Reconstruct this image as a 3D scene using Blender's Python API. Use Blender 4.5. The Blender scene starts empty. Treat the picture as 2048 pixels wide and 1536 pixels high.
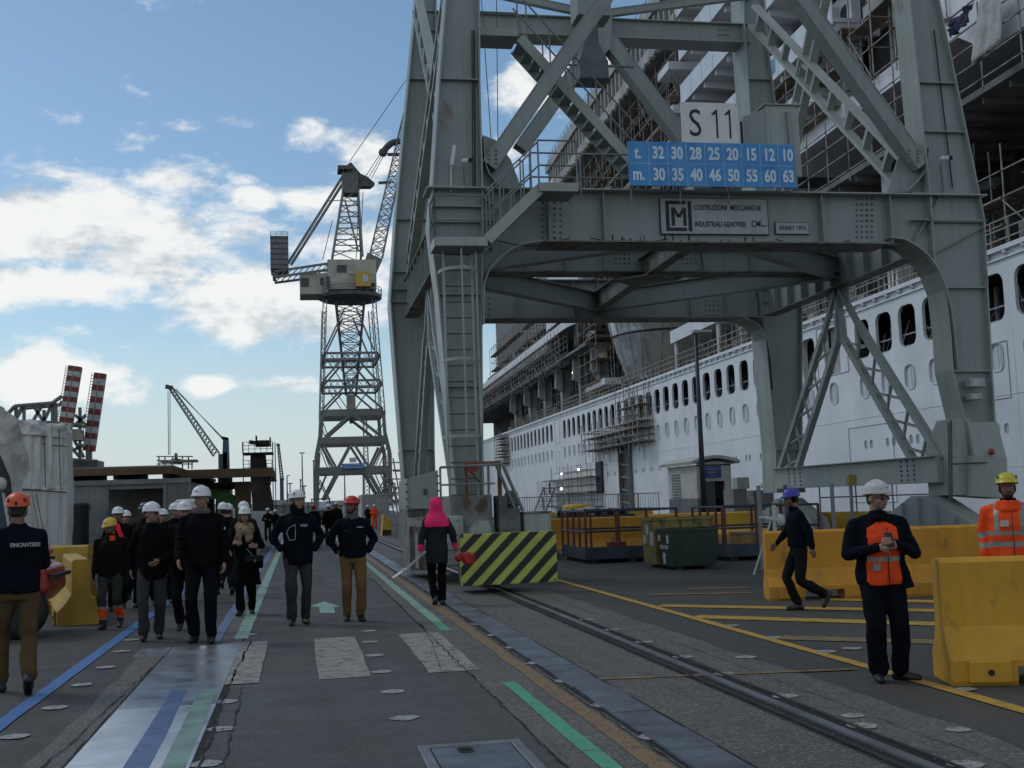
import bpy, bmesh, math, random
import numpy as np
from mathutils import Vector, Matrix, noise as mnoise
random.seed(11)
SC = bpy.context.scene
COL = SC.collection
rad = math.radians
# ------------------------------------------------------------------ camera
EYE = Vector((0, 0, 1.62)); FPX = 2350.0
YAW, PITCH, ROLL = rad(10.44086), rad(5.64642), 0.034
_f = Vector((math.sin(YAW)*math.cos(PITCH), math.cos(YAW)*math.cos(PITCH), math.sin(PITCH)))
_r0 = Vector((math.cos(YAW), -math.sin(YAW), 0)); _u0 = _r0.cross(_f)
_r = _r0*math.cos(ROLL) - _u0*math.sin(ROLL); _u = _r0*math.sin(ROLL) + _u0*math.cos(ROLL)
cam = bpy.data.cameras.new("camera"); camo = bpy.data.objects.new("camera", cam); COL.objects.link(camo)
cam.sensor_width = 36; cam.lens = FPX/2048*36; cam.clip_start = .1; cam.clip_end = 8000
camo.matrix_world = Matrix(((_r.x, _u.x, -_f.x, EYE.x), (_r.y, _u.y, -_f.y, EYE.y), (_r.z, _u.z, -_f.z, EYE.z), (0, 0, 0, 1)))
SC.camera = camo
def ray(x, y): return _f + _r*((x-1024)/FPX) - _u*((y-768)/FPX)
def at(x, y, Y):                       # survey: where the sight line through a photo point meets the plane Y
    d = ray(x, y); return EYE + d*(Y/d.y)
def gr(x, y, z=0):                     # ... and the ground
    d = ray(x, y); return EYE + d*((z-EYE.z)/d.z)
SA = rad(1.3); SD = Vector((math.sin(SA), math.cos(SA), 0)); SN = Vector((math.cos(SA), -math.sin(SA), 0))
SP0 = Vector((25, 60, 0))
def sh(s, n, z):                       # ship frame: s along the hull, n metres inboard of the hull side
    return SP0 + SD*(s-60) + SN*n + Vector((0, 0, z))
def shp(x, y, n=0):                    # photo point on the plane n metres inboard of the hull side
    d = ray(x, y); t = (SP0 + SN*n - EYE).dot(SN)/d.dot(SN); p = EYE + d*t
    return (p-SP0).dot(SD)+60, p.z
# ------------------------------------------------------------------ world, sun, exposure
SC.view_settings.view_transform = 'Standard'; SC.view_settings.look = 'None'
SC.view_settings.exposure = 0.22; SC.view_settings.gamma = 1.0
SUN_EL, SUN_AZ = rad(46), rad(-48)     # ahead, a little to the left; veiled by cloud
W = bpy.data.worlds.new("World"); SC.world = W; W.use_nodes = True
def build_world():
    nt = W.node_tree; N = nt.nodes; L = nt.links; N.clear()
    out = N.new('ShaderNodeOutputWorld'); bg = N.new('ShaderNodeBackground'); L.new(bg.outputs[0], out.inputs[0])
    sky = N.new('ShaderNodeTexSky'); sky.sky_type = 'NISHITA'; sky.sun_disc = False
    sky.sun_elevation = SUN_EL; sky.sun_rotation = SUN_AZ; sky.air_density = 1.0; sky.dust_density = .3; sky.ozone_density = 3.0
    tc = N.new('ShaderNodeTexCoord'); D = tc.outputs['Generated']
    def math_(op, a, b=None, c=None):
        m = N.new('ShaderNodeMath'); m.operation = op
        for i, v in enumerate((a, b, c)):
            if v is None: continue
            if isinstance(v, (int, float)): m.inputs[i].default_value = v
            else: L.new(v, m.inputs[i])
        return m.outputs[0]
    def vmath(op, a, b):
        m = N.new('ShaderNodeVectorMath'); m.operation = op; L.new(a, m.inputs[0])
        if isinstance(b, tuple): m.inputs[1].default_value = b
        else: L.new(b, m.inputs[1])
        return m
    def nz(vec, scale, detail, rough=.55, dist=0):
        n = N.new('ShaderNodeTexNoise'); L.new(vec, n.inputs['Vector']); n.inputs['Scale'].default_value = scale
        n.inputs['Detail'].default_value = detail; n.inputs['Roughness'].default_value = rough; n.inputs['Distortion'].default_value = dist
        return n.outputs['Fac']
    st = vmath('MULTIPLY', D, (1, 1, 2.0)).outputs[0]
    n1 = nz(st, 12, 10, .62, .15); n2 = nz(st, 46, 7, .65, .1)
    n1u = nz(vmath('ADD', st, (-.012, 0, .052)).outputs[0], 12, 10, .62, .15)
    # cloud banks: (photo x, y, half-width, half-height, weight)
    blobs = [(100, 460, 330, 135, .62), (300, 500, 280, 130, .62), (480, 600, 230, 105, .66), (60, 560, 260, 90, .52), (345, 362, 130, 48, .46),
             (500, 400, 70, 36, .40), (740, 300, 100, 70, .48), (620, 402, 80, 32, .44), (700, 500, 170, 200, .48), (40, 750, 190, 90, .58), (640, 630, 210, 80, .54),
             (412, 770, 55, 26, .52), (580, 770, 95, 26, .48), (1070, 165, 90, 70, .54), (1240, 100, 70, 55, .46), (1200, 290, 80, 80, .44), (1010, 330, 70, 70, .44),
             (250, 285, 75, 50, .30), (110, 235, 70, 32, .27), (478, 240, 60, 30, .28), (610, 275, 60, 50, .28), (370, 255, 60, 18, .26), (105, 352, 60, 18, .32), (480, 355, 50, 20, .32), (160, 660, 90, 24, .3), (250, 690, 60, 18, .28), (240, 800, 60, 20, .24)]
    tot = None
    for (x, y, sx, sy, w) in blobs:
        d = ray(x, y).normalized()
        v = vmath('SUBTRACT', D, tuple(d)).outputs[0]
        v = vmath('MULTIPLY', v, (FPX/sx*1.0, FPX/sx*.6, FPX/sy*1.0)).outputs[0]
        m = N.new('ShaderNodeVectorMath'); m.operation = 'LENGTH'; L.new(v, m.inputs[0])
        r = N.new('ShaderNodeMapRange'); r.interpolation_type = 'SMOOTHSTEP'; L.new(m.outputs['Value'], r.inputs[0])
        r.inputs[1].default_value = 0; r.inputs[2].default_value = 1.45; r.inputs[3].default_value = w; r.inputs[4].default_value = 0
        tot = r.outputs[0] if tot is None else math_('MAXIMUM', tot, r.outputs[0])
    # scattered cloud over the rest of the sky
    sep = N.new('ShaderNodeSeparateXYZ'); L.new(D, sep.inputs[0])
    back = N.new('ShaderNodeMapRange'); L.new(sep.outputs['Y'], back.inputs[0])
    back.inputs[1].default_value = .75; back.inputs[2].default_value = .3; back.inputs[3].default_value = 0; back.inputs[4].default_value = .28
    tot = math_('MAXIMUM', tot, back.outputs[0])
    dens = math_('ADD', tot, math_('MULTIPLY', math_('SUBTRACT', n1, .5), 1.30))
    dens = math_('ADD', dens, math_('MULTIPLY', math_('SUBTRACT', n2, .5), .34))
    mk = N.new('ShaderNodeMapRange'); mk.interpolation_type = 'SMOOTHSTEP'; L.new(dens, mk.inputs[0])
    mk.inputs[1].default_value = .16; mk.inputs[2].default_value = .48; mk.inputs[3].default_value = 0; mk.inputs[4].default_value = .96
    # self-shading of the cloud: thick parts greyer, broken up by slow noise
    n3 = nz(vmath('ADD', st, (3.1, 1.7, .06)).outputs[0], 7, 6, .55, .3)
    sh_ = N.new('ShaderNodeMapRange'); sh_.interpolation_type = 'SMOOTHSTEP'
    L.new(math_('ADD', math_('ADD', math_('MULTIPLY', dens, .42), math_('MULTIPLY', n3, .8)), math_('MULTIPLY', math_('SUBTRACT', n1u, n1), 2.2)), sh_.inputs[0])
    sh_.inputs[1].default_value = .50; sh_.inputs[2].default_value = 1.02; sh_.inputs[3].default_value = 0; sh_.inputs[4].default_value = 1
    cc = N.new('ShaderNodeMix'); cc.data_type = 'RGBA'; L.new(sh_.outputs[0], cc.inputs[0])
    cc.inputs[6].default_value = (.79, .80, .79, 1); cc.inputs[7].default_value = (.42, .48, .53, 1)
    sc = N.new('ShaderNodeMix'); sc.data_type = 'RGBA'; sc.blend_type = 'MULTIPLY'; sc.inputs[0].default_value = 1
    L.new(sky.outputs[0], sc.inputs[6]); sc.inputs[7].default_value = (.090, .094, .088, 1)
    # pale veil low over the horizon
    veil = N.new('ShaderNodeMapRange'); veil.interpolation_type = 'SMOOTHSTEP'; L.new(sep.outputs['Z'], veil.inputs[0])
    veil.inputs[1].default_value = -.02; veil.inputs[2].default_value = .20; veil.inputs[3].default_value = .92; veil.inputs[4].default_value = 0
    vm = N.new('ShaderNodeMix'); vm.data_type = 'RGBA'; L.new(veil.outputs[0], vm.inputs[0]); L.new(sc.outputs[2], vm.inputs[6]); vm.inputs[7].default_value = (.49, .55, .59, 1)
    mx = N.new('ShaderNodeMix'); mx.data_type = 'RGBA'; L.new(mk.outputs[0], mx.inputs[0]); L.new(vm.outputs[2], mx.inputs[6]); L.new(cc.outputs[2], mx.inputs[7])
    L.new(mx.outputs[2], bg.inputs[0]); bg.inputs[1].default_value = 1.0
build_world()
sl = bpy.data.lights.new("sun", 'SUN'); sl.energy = .5; sl.angle = rad(14); sl.color = (1, .95, .88)
so = bpy.data.objects.new("sun", sl); COL.objects.link(so)
so.rotation_euler = Vector((-math.sin(SUN_AZ)*math.cos(SUN_EL)*-1, math.cos(SUN_AZ)*math.cos(SUN_EL), math.sin(SUN_EL))).to_track_quat('Z', 'Y').to_euler()
# ------------------------------------------------------------------ materials
MATS = {}
def mat(name, col, rough=.6, metal=0., var=.18, scale=2.5, rust=0., rustcol=(.12, .055, .03), streak=0., fine=0., bump=0., bscale=40., col2=None, spec=.5, thr=.62, dirt=None):
    if name in MATS: return MATS[name]
    m = bpy.data.materials.new(name); MATS[name] = m; m.use_nodes = True
    nt = m.node_tree; N = nt.nodes; L = nt.links; b = N['Principled BSDF']
    b.inputs['Roughness'].default_value = rough; b.inputs['Metallic'].default_value = metal
    b.inputs['Specular IOR Level'].default_value = spec
    tc = N.new('ShaderNodeTexCoord'); O = tc.outputs['Object']
    def nz(scale, detail=5, mapsc=None, off=0):
        v = O
        mp = N.new('ShaderNodeMapping'); L.new(O, mp.inputs[0]); mp.inputs['Location'].default_value = (off, off*1.7, off*.6)
        if mapsc: mp.inputs['Scale'].default_value = mapsc
        n = N.new('ShaderNodeTexNoise'); L.new(mp.outputs[0], n.inputs['Vector']); n.inputs['Scale'].default_value = scale; n.inputs['Detail'].default_value = detail
        n.inputs['Roughness'].default_value = .6
        return n.outputs['Fac']
    def rng(x, a, b_, lo=0., hi=1.):
        r = N.new('ShaderNodeMapRange'); L.new(x, r.inputs[0]); r.inputs[1].default_value = a; r.inputs[2].default_value = b_
        r.inputs[3].default_value = lo; r.inputs[4].default_value = hi; return r.outputs[0]
    def mixc(f, a, b_):
        x = N.new('ShaderNodeMix'); x.data_type = 'RGBA'; L.new(f, x.inputs[0])
        for i, v in ((6, a), (7, b_)):
            if isinstance(v, tuple): x.inputs[i].default_value = (*v[:3], 1)
            else: L.new(v, x.inputs[i])
        return x.outputs[2]
    c2 = col2 or tuple(max(0, c*(1-var*1.6)) for c in col)
    c1 = tuple(min(1, c*(1+var)) for c in col) if not col2 else col
    c = mixc(rng(nz(scale), .3, .7), c1, c2)
    if fine: c = mixc(rng(nz(fine, 2, off=4), .35, .68), c, tuple(x*.62 for x in col))
    if streak:
        s = rng(nz(1.0, 5, (7, 7, .35), 9), .50, .78, 0, streak); c = mixc(s, c, dirt or tuple(x*.55 for x in col))
    if rust:
        s = rng(nz(scale*2.2, 8, (1, 1, .6), 17), thr, thr+.10, 0, rust); c = mixc(s, c, rustcol)
    L.new(c, b.inputs['Base Color'])
    rr = N.new('ShaderNodeMapRange'); L.new(nz(scale*3, 4, off=2), rr.inputs[0]); rr.inputs[1].default_value = .3; rr.inputs[2].default_value = .7
    rr.inputs[3].default_value = max(.03, rough-.1); rr.inputs[4].default_value = min(1, rough+.1); L.new(rr.outputs[0], b.inputs['Roughness'])
    if bump:
        bp = N.new('ShaderNodeBump'); bp.inputs['Strength'].default_value = min(1, bump); bp.inputs['Distance'].default_value = .02
        L.new(nz(bscale, 4, off=6), bp.inputs['Height']); L.new(bp.outputs[0], b.inputs['Normal'])
    return m
def emit(name, col, s):
    m = bpy.data.materials.new(name); m.use_nodes = True; b = m.node_tree.nodes['Principled BSDF']
    b.inputs['Base Color'].default_value = (*col, 1); b.inputs['Emission Color'].default_value = (*col, 1); b.inputs['Emission Strength'].default_value = s
    MATS[name] = m; return m
# ------------------------------------------------------------------ object helpers
ORG = {}
def tag(o, label=None, cat=None, group=None, kind=None):
    if label: o['label'] = label
    if cat: o['category'] = cat
    if group: o['group'] = group
    if kind: o['kind'] = kind
    return o
def thing(name, loc, label, cat, group=None):
    o = bpy.data.objects.new(name, None); COL.objects.link(o); o.location = Vector(loc); o.empty_display_size = .3
    ORG[o.name] = Vector(loc); return tag(o, label, cat, group)
def dup(o, parent=None, label=None, group=None):
    c = o.copy(); COL.objects.link(c); c.parent = parent
    if label: c['label'] = label
    if group: c['group'] = group
    ORG[c.name] = ORG.get(o.name, Vector())
    for ch in list(o.children): dup(ch, c)
    return c
SPLIT = {'wheel', 'stiffener', 'tread', 'rung', 'stringer', 'motor', 'support', 'ceiling_beam', 'mullion', 'deck_stanchion', 'door_hinge', 'screw', 'upright', 'grid_line', 'post', 'vent', 'weight_joint', 'rib', 'hoist_rope', 'conduit', 'hose_end', 'skid', 'flange', 'gusset_edge', 'foot', 'platform_leg', 'notice', 'backstay', 'iris', 'plank', 'window', 'emblem_bar', 'side_bar', 'stile', 'post_bar', 'cabin_door', 'partition', 'drain_plug', 'drain_foot', 'bracket', 'davit_arm', 'bag', 'stack', 'stringer'}
TMP = bpy.data.scenes.new('workbench')
class MB:
    def __init__(s): s.v = []; s.f = []; s.m = []; s.cm = 0; s.pc = []
    def mesh(s, vs, fs):
        s.pc.append((len(s.v), len(s.f), len(vs), len(fs))); o = len(s.v); s.v += [tuple(p) for p in vs]; s.f += [tuple(i+o for i in f) for f in fs]; s.m += [s.cm]*len(fs); return s
    def hexa(s, b):                    # 8 corners: bottom loop, top loop
        return s.mesh(b, [(3, 2, 1, 0), (4, 5, 6, 7), (0, 1, 5, 4), (1, 2, 6, 5), (2, 3, 7, 6), (3, 0, 4, 7)])
    def box(s, c, sz, M=None):
        x, y, z = (k/2 for k in sz); c = Vector(c)
        p = [Vector(q) for q in ((-x, -y, -z), (x, -y, -z), (x, y, -z), (-x, y, -z), (-x, -y, z), (x, -y, z), (x, y, z), (-x, y, z))]
        if M is not None: p = [M @ q for q in p]
        return s.hexa([c+q for q in p])
    def bb(s, x0, x1, y0, y1, z0, z1): return s.box(((x0+x1)/2, (y0+y1)/2, (z0+z1)/2), (abs(x1-x0), abs(y1-y0), abs(z1-z0)))
    def bar(s, a, b, w, h=None, up=(0, 0, 1), t=1.):   # rectangular bar, w across, h along "up"
        a = Vector(a); b = Vector(b); h = h or w; d = b-a
        if d.length < 1e-6: return s
        d.normalize(); up = Vector(up)
        if abs(d.dot(up)) > .98: up = Vector((0, 1, 0)) if abs(d.y) < .9 else Vector((1, 0, 0))
        x = d.cross(up).normalized()*(w/2); y = x.cross(d).normalized()*(h/2)
        return s.hexa([a-x-y, a+x-y, a+x+y, a-x+y, b-x*t-y*t, b+x*t-y*t, b+x*t+y*t, b-x*t+y*t])
    def tube(s, a, b, r, n=6, r2=None, cap=True):
        a = Vector(a); b = Vector(b); d = b-a
        if d.length < 1e-6: return s
        d.normalize(); u = Vector((0, 0, 1)) if abs(d.z) < .9 else Vector((1, 0, 0))
        x = d.cross(u).normalized(); y = d.cross(x); r2 = r if r2 is None else r2
        vs = [a+(x*math.cos(2*math.pi*i/n)+y*math.sin(2*math.pi*i/n))*r for i in range(n)] + [b+(x*math.cos(2*math.pi*i/n)+y*math.sin(2*math.pi*i/n))*r2 for i in range(n)]
        fs = [(i, (i+1) % n, n+(i+1) % n, n+i) for i in range(n)]
        if cap: fs += [tuple(range(n-1, -1, -1)), tuple(range(n, 2*n))]
        return s.mesh(vs, fs)
    def path(s, pts, r, n=6):
        for a, b in zip(pts, pts[1:]): s.tube(a, b, r, n)
        return s
    def prism(s, poly, off):           # closed outline extruded by vector off
        off = Vector(off); k = len(poly); poly = [Vector(p) for p in poly]
        vs = poly + [p+off for p in poly]
        return s.mesh(vs, [tuple(range(k-1, -1, -1)), tuple(range(k, 2*k))] + [(i, (i+1) % k, k+(i+1) % k, k+i) for i in range(k)])
    def ribbon(s, pts, off, th):       # strip along pts, width vector off, thickness th measured across
        off = Vector(off); pts = [Vector(p) for p in pts]
        nrm = []
        for i in range(len(pts)):
            a = pts[max(0, i-1)]; b = pts[min(len(pts)-1, i+1)]; nrm.append((b-a).cross(off).normalized()*th)
        for i in range(len(pts)-1):
            a, b = pts[i], pts[i+1]
            s.hexa([a, b, b+off, a+off, a+nrm[i], b+nrm[i+1], b+off+nrm[i+1], a+off+nrm[i]])
        return s
    def lathe(s, prof, c, n=20, M=None, cap=True):   # prof: (radius, z)
        c = Vector(c); vs = []
        for r, z in prof:
            for i in range(n):
                p = Vector((r*math.cos(2*math.pi*i/n), r*math.sin(2*math.pi*i/n), z))
                vs.append(c+(M @ p if M is not None else p))
        k = len(prof); fs = [(j*n+i, j*n+(i+1) % n, (j+1)*n+(i+1) % n, (j+1)*n+i) for j in range(k-1) for i in range(n)]
        if cap: fs += [tuple(range(n-1, -1, -1)), tuple(range((k-1)*n, k*n))]
        return s.mesh(vs, fs)
    def ball(s, c, r, n=10, k=6, M=None):
        r = Vector(r) if not isinstance(r, (int, float)) else Vector((r, r, r)); c = Vector(c)
        vs = []
        for j in range(k+1):
            t = math.pi*j/k
            for i in range(n):
                p = Vector((r.x*math.sin(t)*math.cos(2*math.pi*i/n), r.y*math.sin(t)*math.sin(2*math.pi*i/n), -r.z*math.cos(t)))
                vs.append(c+(M @ p if M is not None else p))
        return s.mesh(vs, [(j*n+i, j*n+(i+1) % n, (j+1)*n+(i+1) % n, (j+1)*n+i) for j in range(k) for i in range(n)])
    def quad(s, a, b, c, d): return s.mesh([a, b, c, d], [(0, 1, 2, 3)])
    def build(s, name, m, parent=None, smooth=False, label=None, org=None):
        if name in SPLIT and parent and 1 < len(s.pc) <= 90:      # one object per piece
            first = None
            for v0, f0, nv, nf in s.pc:
                q = MB(); q.mesh(s.v[v0:v0+nv], [tuple(i-v0 for i in f) for f in s.f[f0:f0+nf]]); o = q.build(name, m, parent, smooth, label); first = first or o
            return first
        me = bpy.data.meshes.new(name); o0 = ORG.get(parent.name, Vector()) if parent else Vector(org or (0, 0, 0))
        me.from_pydata([(p[0]-o0.x, p[1]-o0.y, p[2]-o0.z) for p in s.v], [], s.f)
        ms = m if isinstance(m, (list, tuple)) else [m]
        for q in ms: me.materials.append(q)
        if len(ms) > 1: me.polygons.foreach_set('material_index', s.m)
        bm = bmesh.new(); bm.from_mesh(me); bmesh.ops.remove_doubles(bm, verts=bm.verts, dist=1e-6) if smooth else None
        bmesh.ops.recalc_face_normals(bm, faces=bm.faces); bm.to_mesh(me); bm.free()
        if smooth: me.polygons.foreach_set('use_smooth', [True]*len(me.polygons))
        me.update(); o = bpy.data.objects.new(name, me); COL.objects.link(o)
        if parent: o.parent = parent
        else: o.location = o0
        ORG[o.name] = o0
        if label: o['label'] = label
        return o
def bevel(o, w=.02, seg=2):
    md = o.modifiers.new('bevel', 'BEVEL'); md.width = w; md.segments = seg; md.limit_method = 'ANGLE'; md.angle_limit = rad(40); return o
def struct(o): o['kind'] = 'structure'; return o
def text(name, body, p, right, up, size, m, parent, sx=1., bold=0., align='CENTER', depth=.004, space=1.):
    cu = bpy.data.curves.new(name, 'FONT'); cu.body = body; cu.size = size; cu.offset = bold; cu.extrude = depth; cu.align_x = align; cu.align_y = 'CENTER'; cu.space_character = space
    cu.resolution_u = 3
    t = bpy.data.objects.new(name, cu); TMP.collection.objects.link(t); TMP.view_layers[0].update()
    me = bpy.data.meshes.new_from_object(t.evaluated_get(TMP.view_layers[0].depsgraph))
    bpy.data.objects.remove(t); bpy.data.curves.remove(cu)
    right = Vector(right).normalized(); up = Vector(up).normalized(); nn = right.cross(up); p = Vector(p); o0 = ORG.get(parent.name, Vector())
    for v in me.vertices:
        q = p + right*(v.co.x*sx) + up*v.co.y + nn*v.co.z - o0; v.co = q
    me.materials.clear(); me.materials.append(m); me.update()
    o = bpy.data.objects.new(name, me); COL.objects.link(o); o.parent = parent; ORG[o.name] = o0; return o
def lerp(a, b, t): return a+(b-a)*t
def plerp(pl, y):                      # x on a polyline of (x, y) at height y
    for (x0, y0), (x1, y1) in zip(pl, pl[1:]):
        if min(y0, y1) <= y <= max(y0, y1): return lerp(x0, x1, (y-y0)/(y1-y0)) if y1 != y0 else x0
    return pl[-1][0]
# ================================================================== ground and markings
G = {}
def asphalt(name, c, agg, sc=1.):
    m = bpy.data.materials.new(name); m.use_nodes = True; nt = m.node_tree; N = nt.nodes; L = nt.links; b = N['Principled BSDF']
    tc = N.new('ShaderNodeTexCoord'); O = tc.outputs['Object']
    def nz(s, d=4, r=.6):
        n = N.new('ShaderNodeTexNoise'); L.new(O, n.inputs['Vector']); n.inputs['Scale'].default_value = s; n.inputs['Detail'].default_value = d; n.inputs['Roughness'].default_value = r; return n.outputs['Fac']
    def rng(x, a, b_, lo=0., hi=1.):
        r = N.new('ShaderNodeMapRange'); L.new(x, r.inputs[0]); r.inputs[1].default_value = a; r.inputs[2].default_value = b_; r.inputs[3].default_value = lo; r.inputs[4].default_value = hi; return r.outputs[0]
    def mx(f, a, b_, bt='MIX'):
        x = N.new('ShaderNodeMix'); x.data_type = 'RGBA'; x.blend_type = bt; L.new(f, x.inputs[0])
        for i, v in ((6, a), (7, b_)):
            if isinstance(v, tuple): x.inputs[i].default_value = (*v, 1)
            else: L.new(v, x.inputs[i])
        return x.outputs[2]
    big = mx(rng(nz(.45, 6), .3, .7), tuple(k*1.22 for k in c), tuple(k*.72 for k in c))
    mid = mx(rng(nz(3.1, 5), .52, .75, 0, .55), big, tuple(k*.55 for k in c))
    mp = N.new('ShaderNodeMapping'); L.new(O, mp.inputs[0]); mp.inputs['Scale'].default_value = (2.6, .09, 1)
    tn = N.new('ShaderNodeTexNoise'); L.new(mp.outputs[0], tn.inputs['Vector']); tn.inputs['Scale'].default_value = 1.3; tn.inputs['Detail'].default_value = 4
    mid = mx(rng(tn.outputs['Fac'], .52, .72, 0, .42), mid, tuple(k*.5 for k in c))
    mid = mx(rng(nz(1.15, 8, .7), .60, .70, 0, .5), mid, tuple(k*.42 for k in c)); mid = mx(rng(nz(.8, 7, .7), .28, .38, .45, 0), mid, tuple(k*1.6 for k in c))
    vo = N.new('ShaderNodeTexVoronoi'); L.new(O, vo.inputs['Vector']); vo.inputs['Scale'].default_value = 95*sc
    sepc = N.new('ShaderNodeSeparateColor'); L.new(vo.outputs['Color'], sepc.inputs[0])
    st = mx(rng(sepc.outputs[0], 1-agg, 1.0, 0, .9), mid, tuple(min(1, k*2.0+.02) for k in c))
    st = mx(rng(sepc.outputs[1], .7, 1., 0, .6), st, tuple(k*.45 for k in c))
    L.new(st, b.inputs['Base Color']); b.inputs['Roughness'].default_value = .8
    L.new(rng(nz(1.7, 4), .3, .7, .62, .9), b.inputs['Roughness'])
    bp = N.new('ShaderNodeBump'); bp.inputs['Strength'].default_value = .55; bp.inputs['Distance'].default_value = .006
    ad = N.new('ShaderNodeMath'); ad.operation = 'ADD'; L.new(vo.outputs['Distance'], ad.inputs[0]); L.new(nz(20, 3), ad.inputs[1]); L.new(ad.outputs[0], bp.inputs['Height']); L.new(bp.outputs[0], b.inputs['Normal'])
    MATS[name] = m; return m
A_OLD = asphalt('asphalt', (.052, .050, .045), .18)
A_NEW = asphalt('asphalt_lane', (.066, .067, .064), .12)
A_CON = asphalt('aggregate_concrete', (.096, .092, .083), .36, .62)
def sheet(name, pts, z, m, wob=0., step=.35, structure=True):
    b = MB()
    b.mesh([Vector((p[0], p[1], z)) for p in pts], [tuple(range(len(pts)))])
    o = b.build(name, m); 
    if structure: struct(o)
    return o
def strip(name, x0, x1, y0, y1, z, m, wob=.0, step=.4, wl=None):   # long sheet with worn edges
    n = max(1, int((y1-y0)/step)) if wob else 1
    b = MB(); vs = []
    for i in range(n+1):
        y = lerp(y0, y1, i/n); k = wob*mnoise.noise((x0*3.1, y*1.3, z*99)); k2 = wob*mnoise.noise((x1*5.3, y*1.3, 4))
        vs += [Vector((x0+k, y, z)), Vector((x1+k2, y, z))]
    b.mesh(vs, [(2*i, 2*i+1, 2*i+3, 2*i+2) for i in range(n)])
    return struct(b.build(name, m))
QX = 19.5
struct(MB().mesh([(-2500, -60, 0), (QX, -60, 0), (QX, 420, 0), (60, 700, 0), (60, 4000, 0), (-2500, 4000, 0)], [(0, 1, 2, 3, 4, 5)]).build('ground', A_OLD))
MW = mat('sea_water', (.03, .05, .06), .12, var=.1, bump=.5, bscale=1.5)
struct(MB().quad((QX-40, -300, -2.2), (2500, -300, -2.2), (2500, 4000, -2.2), (QX-40, 4000, -2.2)).build('water', MW))
MQ = mat('quay_concrete', (.22, .21, .2), .85, streak=.6)
struct(MB().bb(QX-.5, QX+.004, -60, 420, -4, -.01).build('quay_wall', MQ))
def paint(name, col, wear, sc=7.):
    m = bpy.data.materials.new(name); m.use_nodes = True; nt = m.node_tree; N = nt.nodes; L = nt.links; b = N['Principled BSDF']
    tc = N.new('ShaderNodeTexCoord')
    def nz(s, d=6):
        n = N.new('ShaderNodeTexNoise'); L.new(tc.outputs['Object'], n.inputs['Vector']); n.inputs['Scale'].default_value = s; n.inputs['Detail'].default_value = d; n.inputs['Roughness'].default_value = .7; return n.outputs['Fac']
    r = N.new('ShaderNodeMapRange'); L.new(nz(sc), r.inputs[0]); r.inputs[1].default_value = .62-wear*.3; r.inputs[2].default_value = .74-wear*.2; r.inputs[3].default_value = 0; r.inputs[4].default_value = .85
    r2 = N.new('ShaderNodeMapRange'); L.new(nz(60, 3), r2.inputs[0]); r2.inputs[1].default_value = .5; r2.inputs[2].default_value = .75; r2.inputs[3].default_value = 0; r2.inputs[4].default_value = .7
    mxm = N.new('ShaderNodeMath'); mxm.operation = 'MAXIMUM'; L.new(r.outputs[0], mxm.inputs[0]); L.new(r2.outputs[0], mxm.inputs[1])
    x = N.new('ShaderNodeMix'); x.data_type = 'RGBA'; L.new(mxm.outputs[0], x.inputs[0]); x.inputs[6].default_value = (*col, 1); x.inputs[7].default_value = (.075, .077, .078, 1)
    L.new(x.outputs[2], b.inputs['Base Color']); b.inputs['Roughness'].default_value = .65; MATS[name] = m; return m
P_BLUE = paint('blue_line_paint', (.045, .155, .40), .4); P_GREEN = paint('green_line_paint', (.08, .34, .21), .3)
P_PGREEN = paint('pale_green_paint', (.25, .42, .33), .45); P_ORANGE = paint('ochre_line_paint', (.24, .15, .06), .5)
P_YEL = paint('yellow_line_paint', (.46, .28, .03), .35); P_WHITE = paint('white_road_paint', (.30, .285, .245), .6); P_DOT = paint('white_dot_paint', (.34, .34, .325), .6, 12)
P_YOLD = paint('faded_yellow_paint', (.28, .18, .05), .75, 5); P_PBLUE = paint('pale_blue_paint', (.12, .19, .36), .55)
# lanes of different paving
strip('road', -.66, 1.57, -5, 150, .004, A_NEW, .05)
strip('kerb_strip', 1.575, 3.36, -5, 150, .004, A_CON, .0)
strip('kerb_strip', 3.74, 4.35, -5, 150, .004, A_CON, .08)
strip('kerb_strip', -1.05, -.72, 14.9, 90, .004, A_CON, .06)
strip('kerb_strip', -1.78, -1.52, -5, 14.2, .004, A_CON, .08)
# steel drain covers, each plate a slightly different height
MST = mat('blued_steel', (.20, .225, .25), .45, .6, var=.3, scale=1.6, rust=.25, thr=.66, streak=.2, bump=.08, bscale=60)
MSTL = mat('bright_steel', (.62, .64, .66), .33, .8, var=.2, scale=1.1, rust=.2, thr=.7, bump=.05, bscale=30)
MDK = mat('black_gap', (.008, .008, .008), .9, var=.1)
strip('drain_channel', 2.24, 2.64, -5, 120, .006, MDK)
b = MB(); y = -4
while y < 119:
    ln = random.uniform(.62, .72); h = .010+random.uniform(0, .008); dx = random.uniform(-.012, .012)
    b.bb(2.28+dx, 2.60+dx, y, y+ln-.012, .0065, h+.006); y += ln
struct(b.build('drain_cover', MST))
# crane rail in its slot
strip('rail_slot', 3.40, 3.72, -5, 190, .007, MDK)
MRAIL = mat('rail_steel', (.22, .24, .26), .36, .5, var=.2, scale=3)
MRUST = mat('rusty_rail', (.05, .04, .035), .7, .3, var=.3)
struct(MB().bb(3.515, 3.59, -5, 190, .008, .024).build('rail', MRAIL))
struct(MB().bb(3.405, 3.43, -5, 190, .008, .02).bb(3.69, 3.715, -5, 190, .008, .02).build('rail_edge', MRUST))
struct(MB().bb(14.45, 14.6, -5, 190, .004, .03).build('rail', MRAIL))
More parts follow.
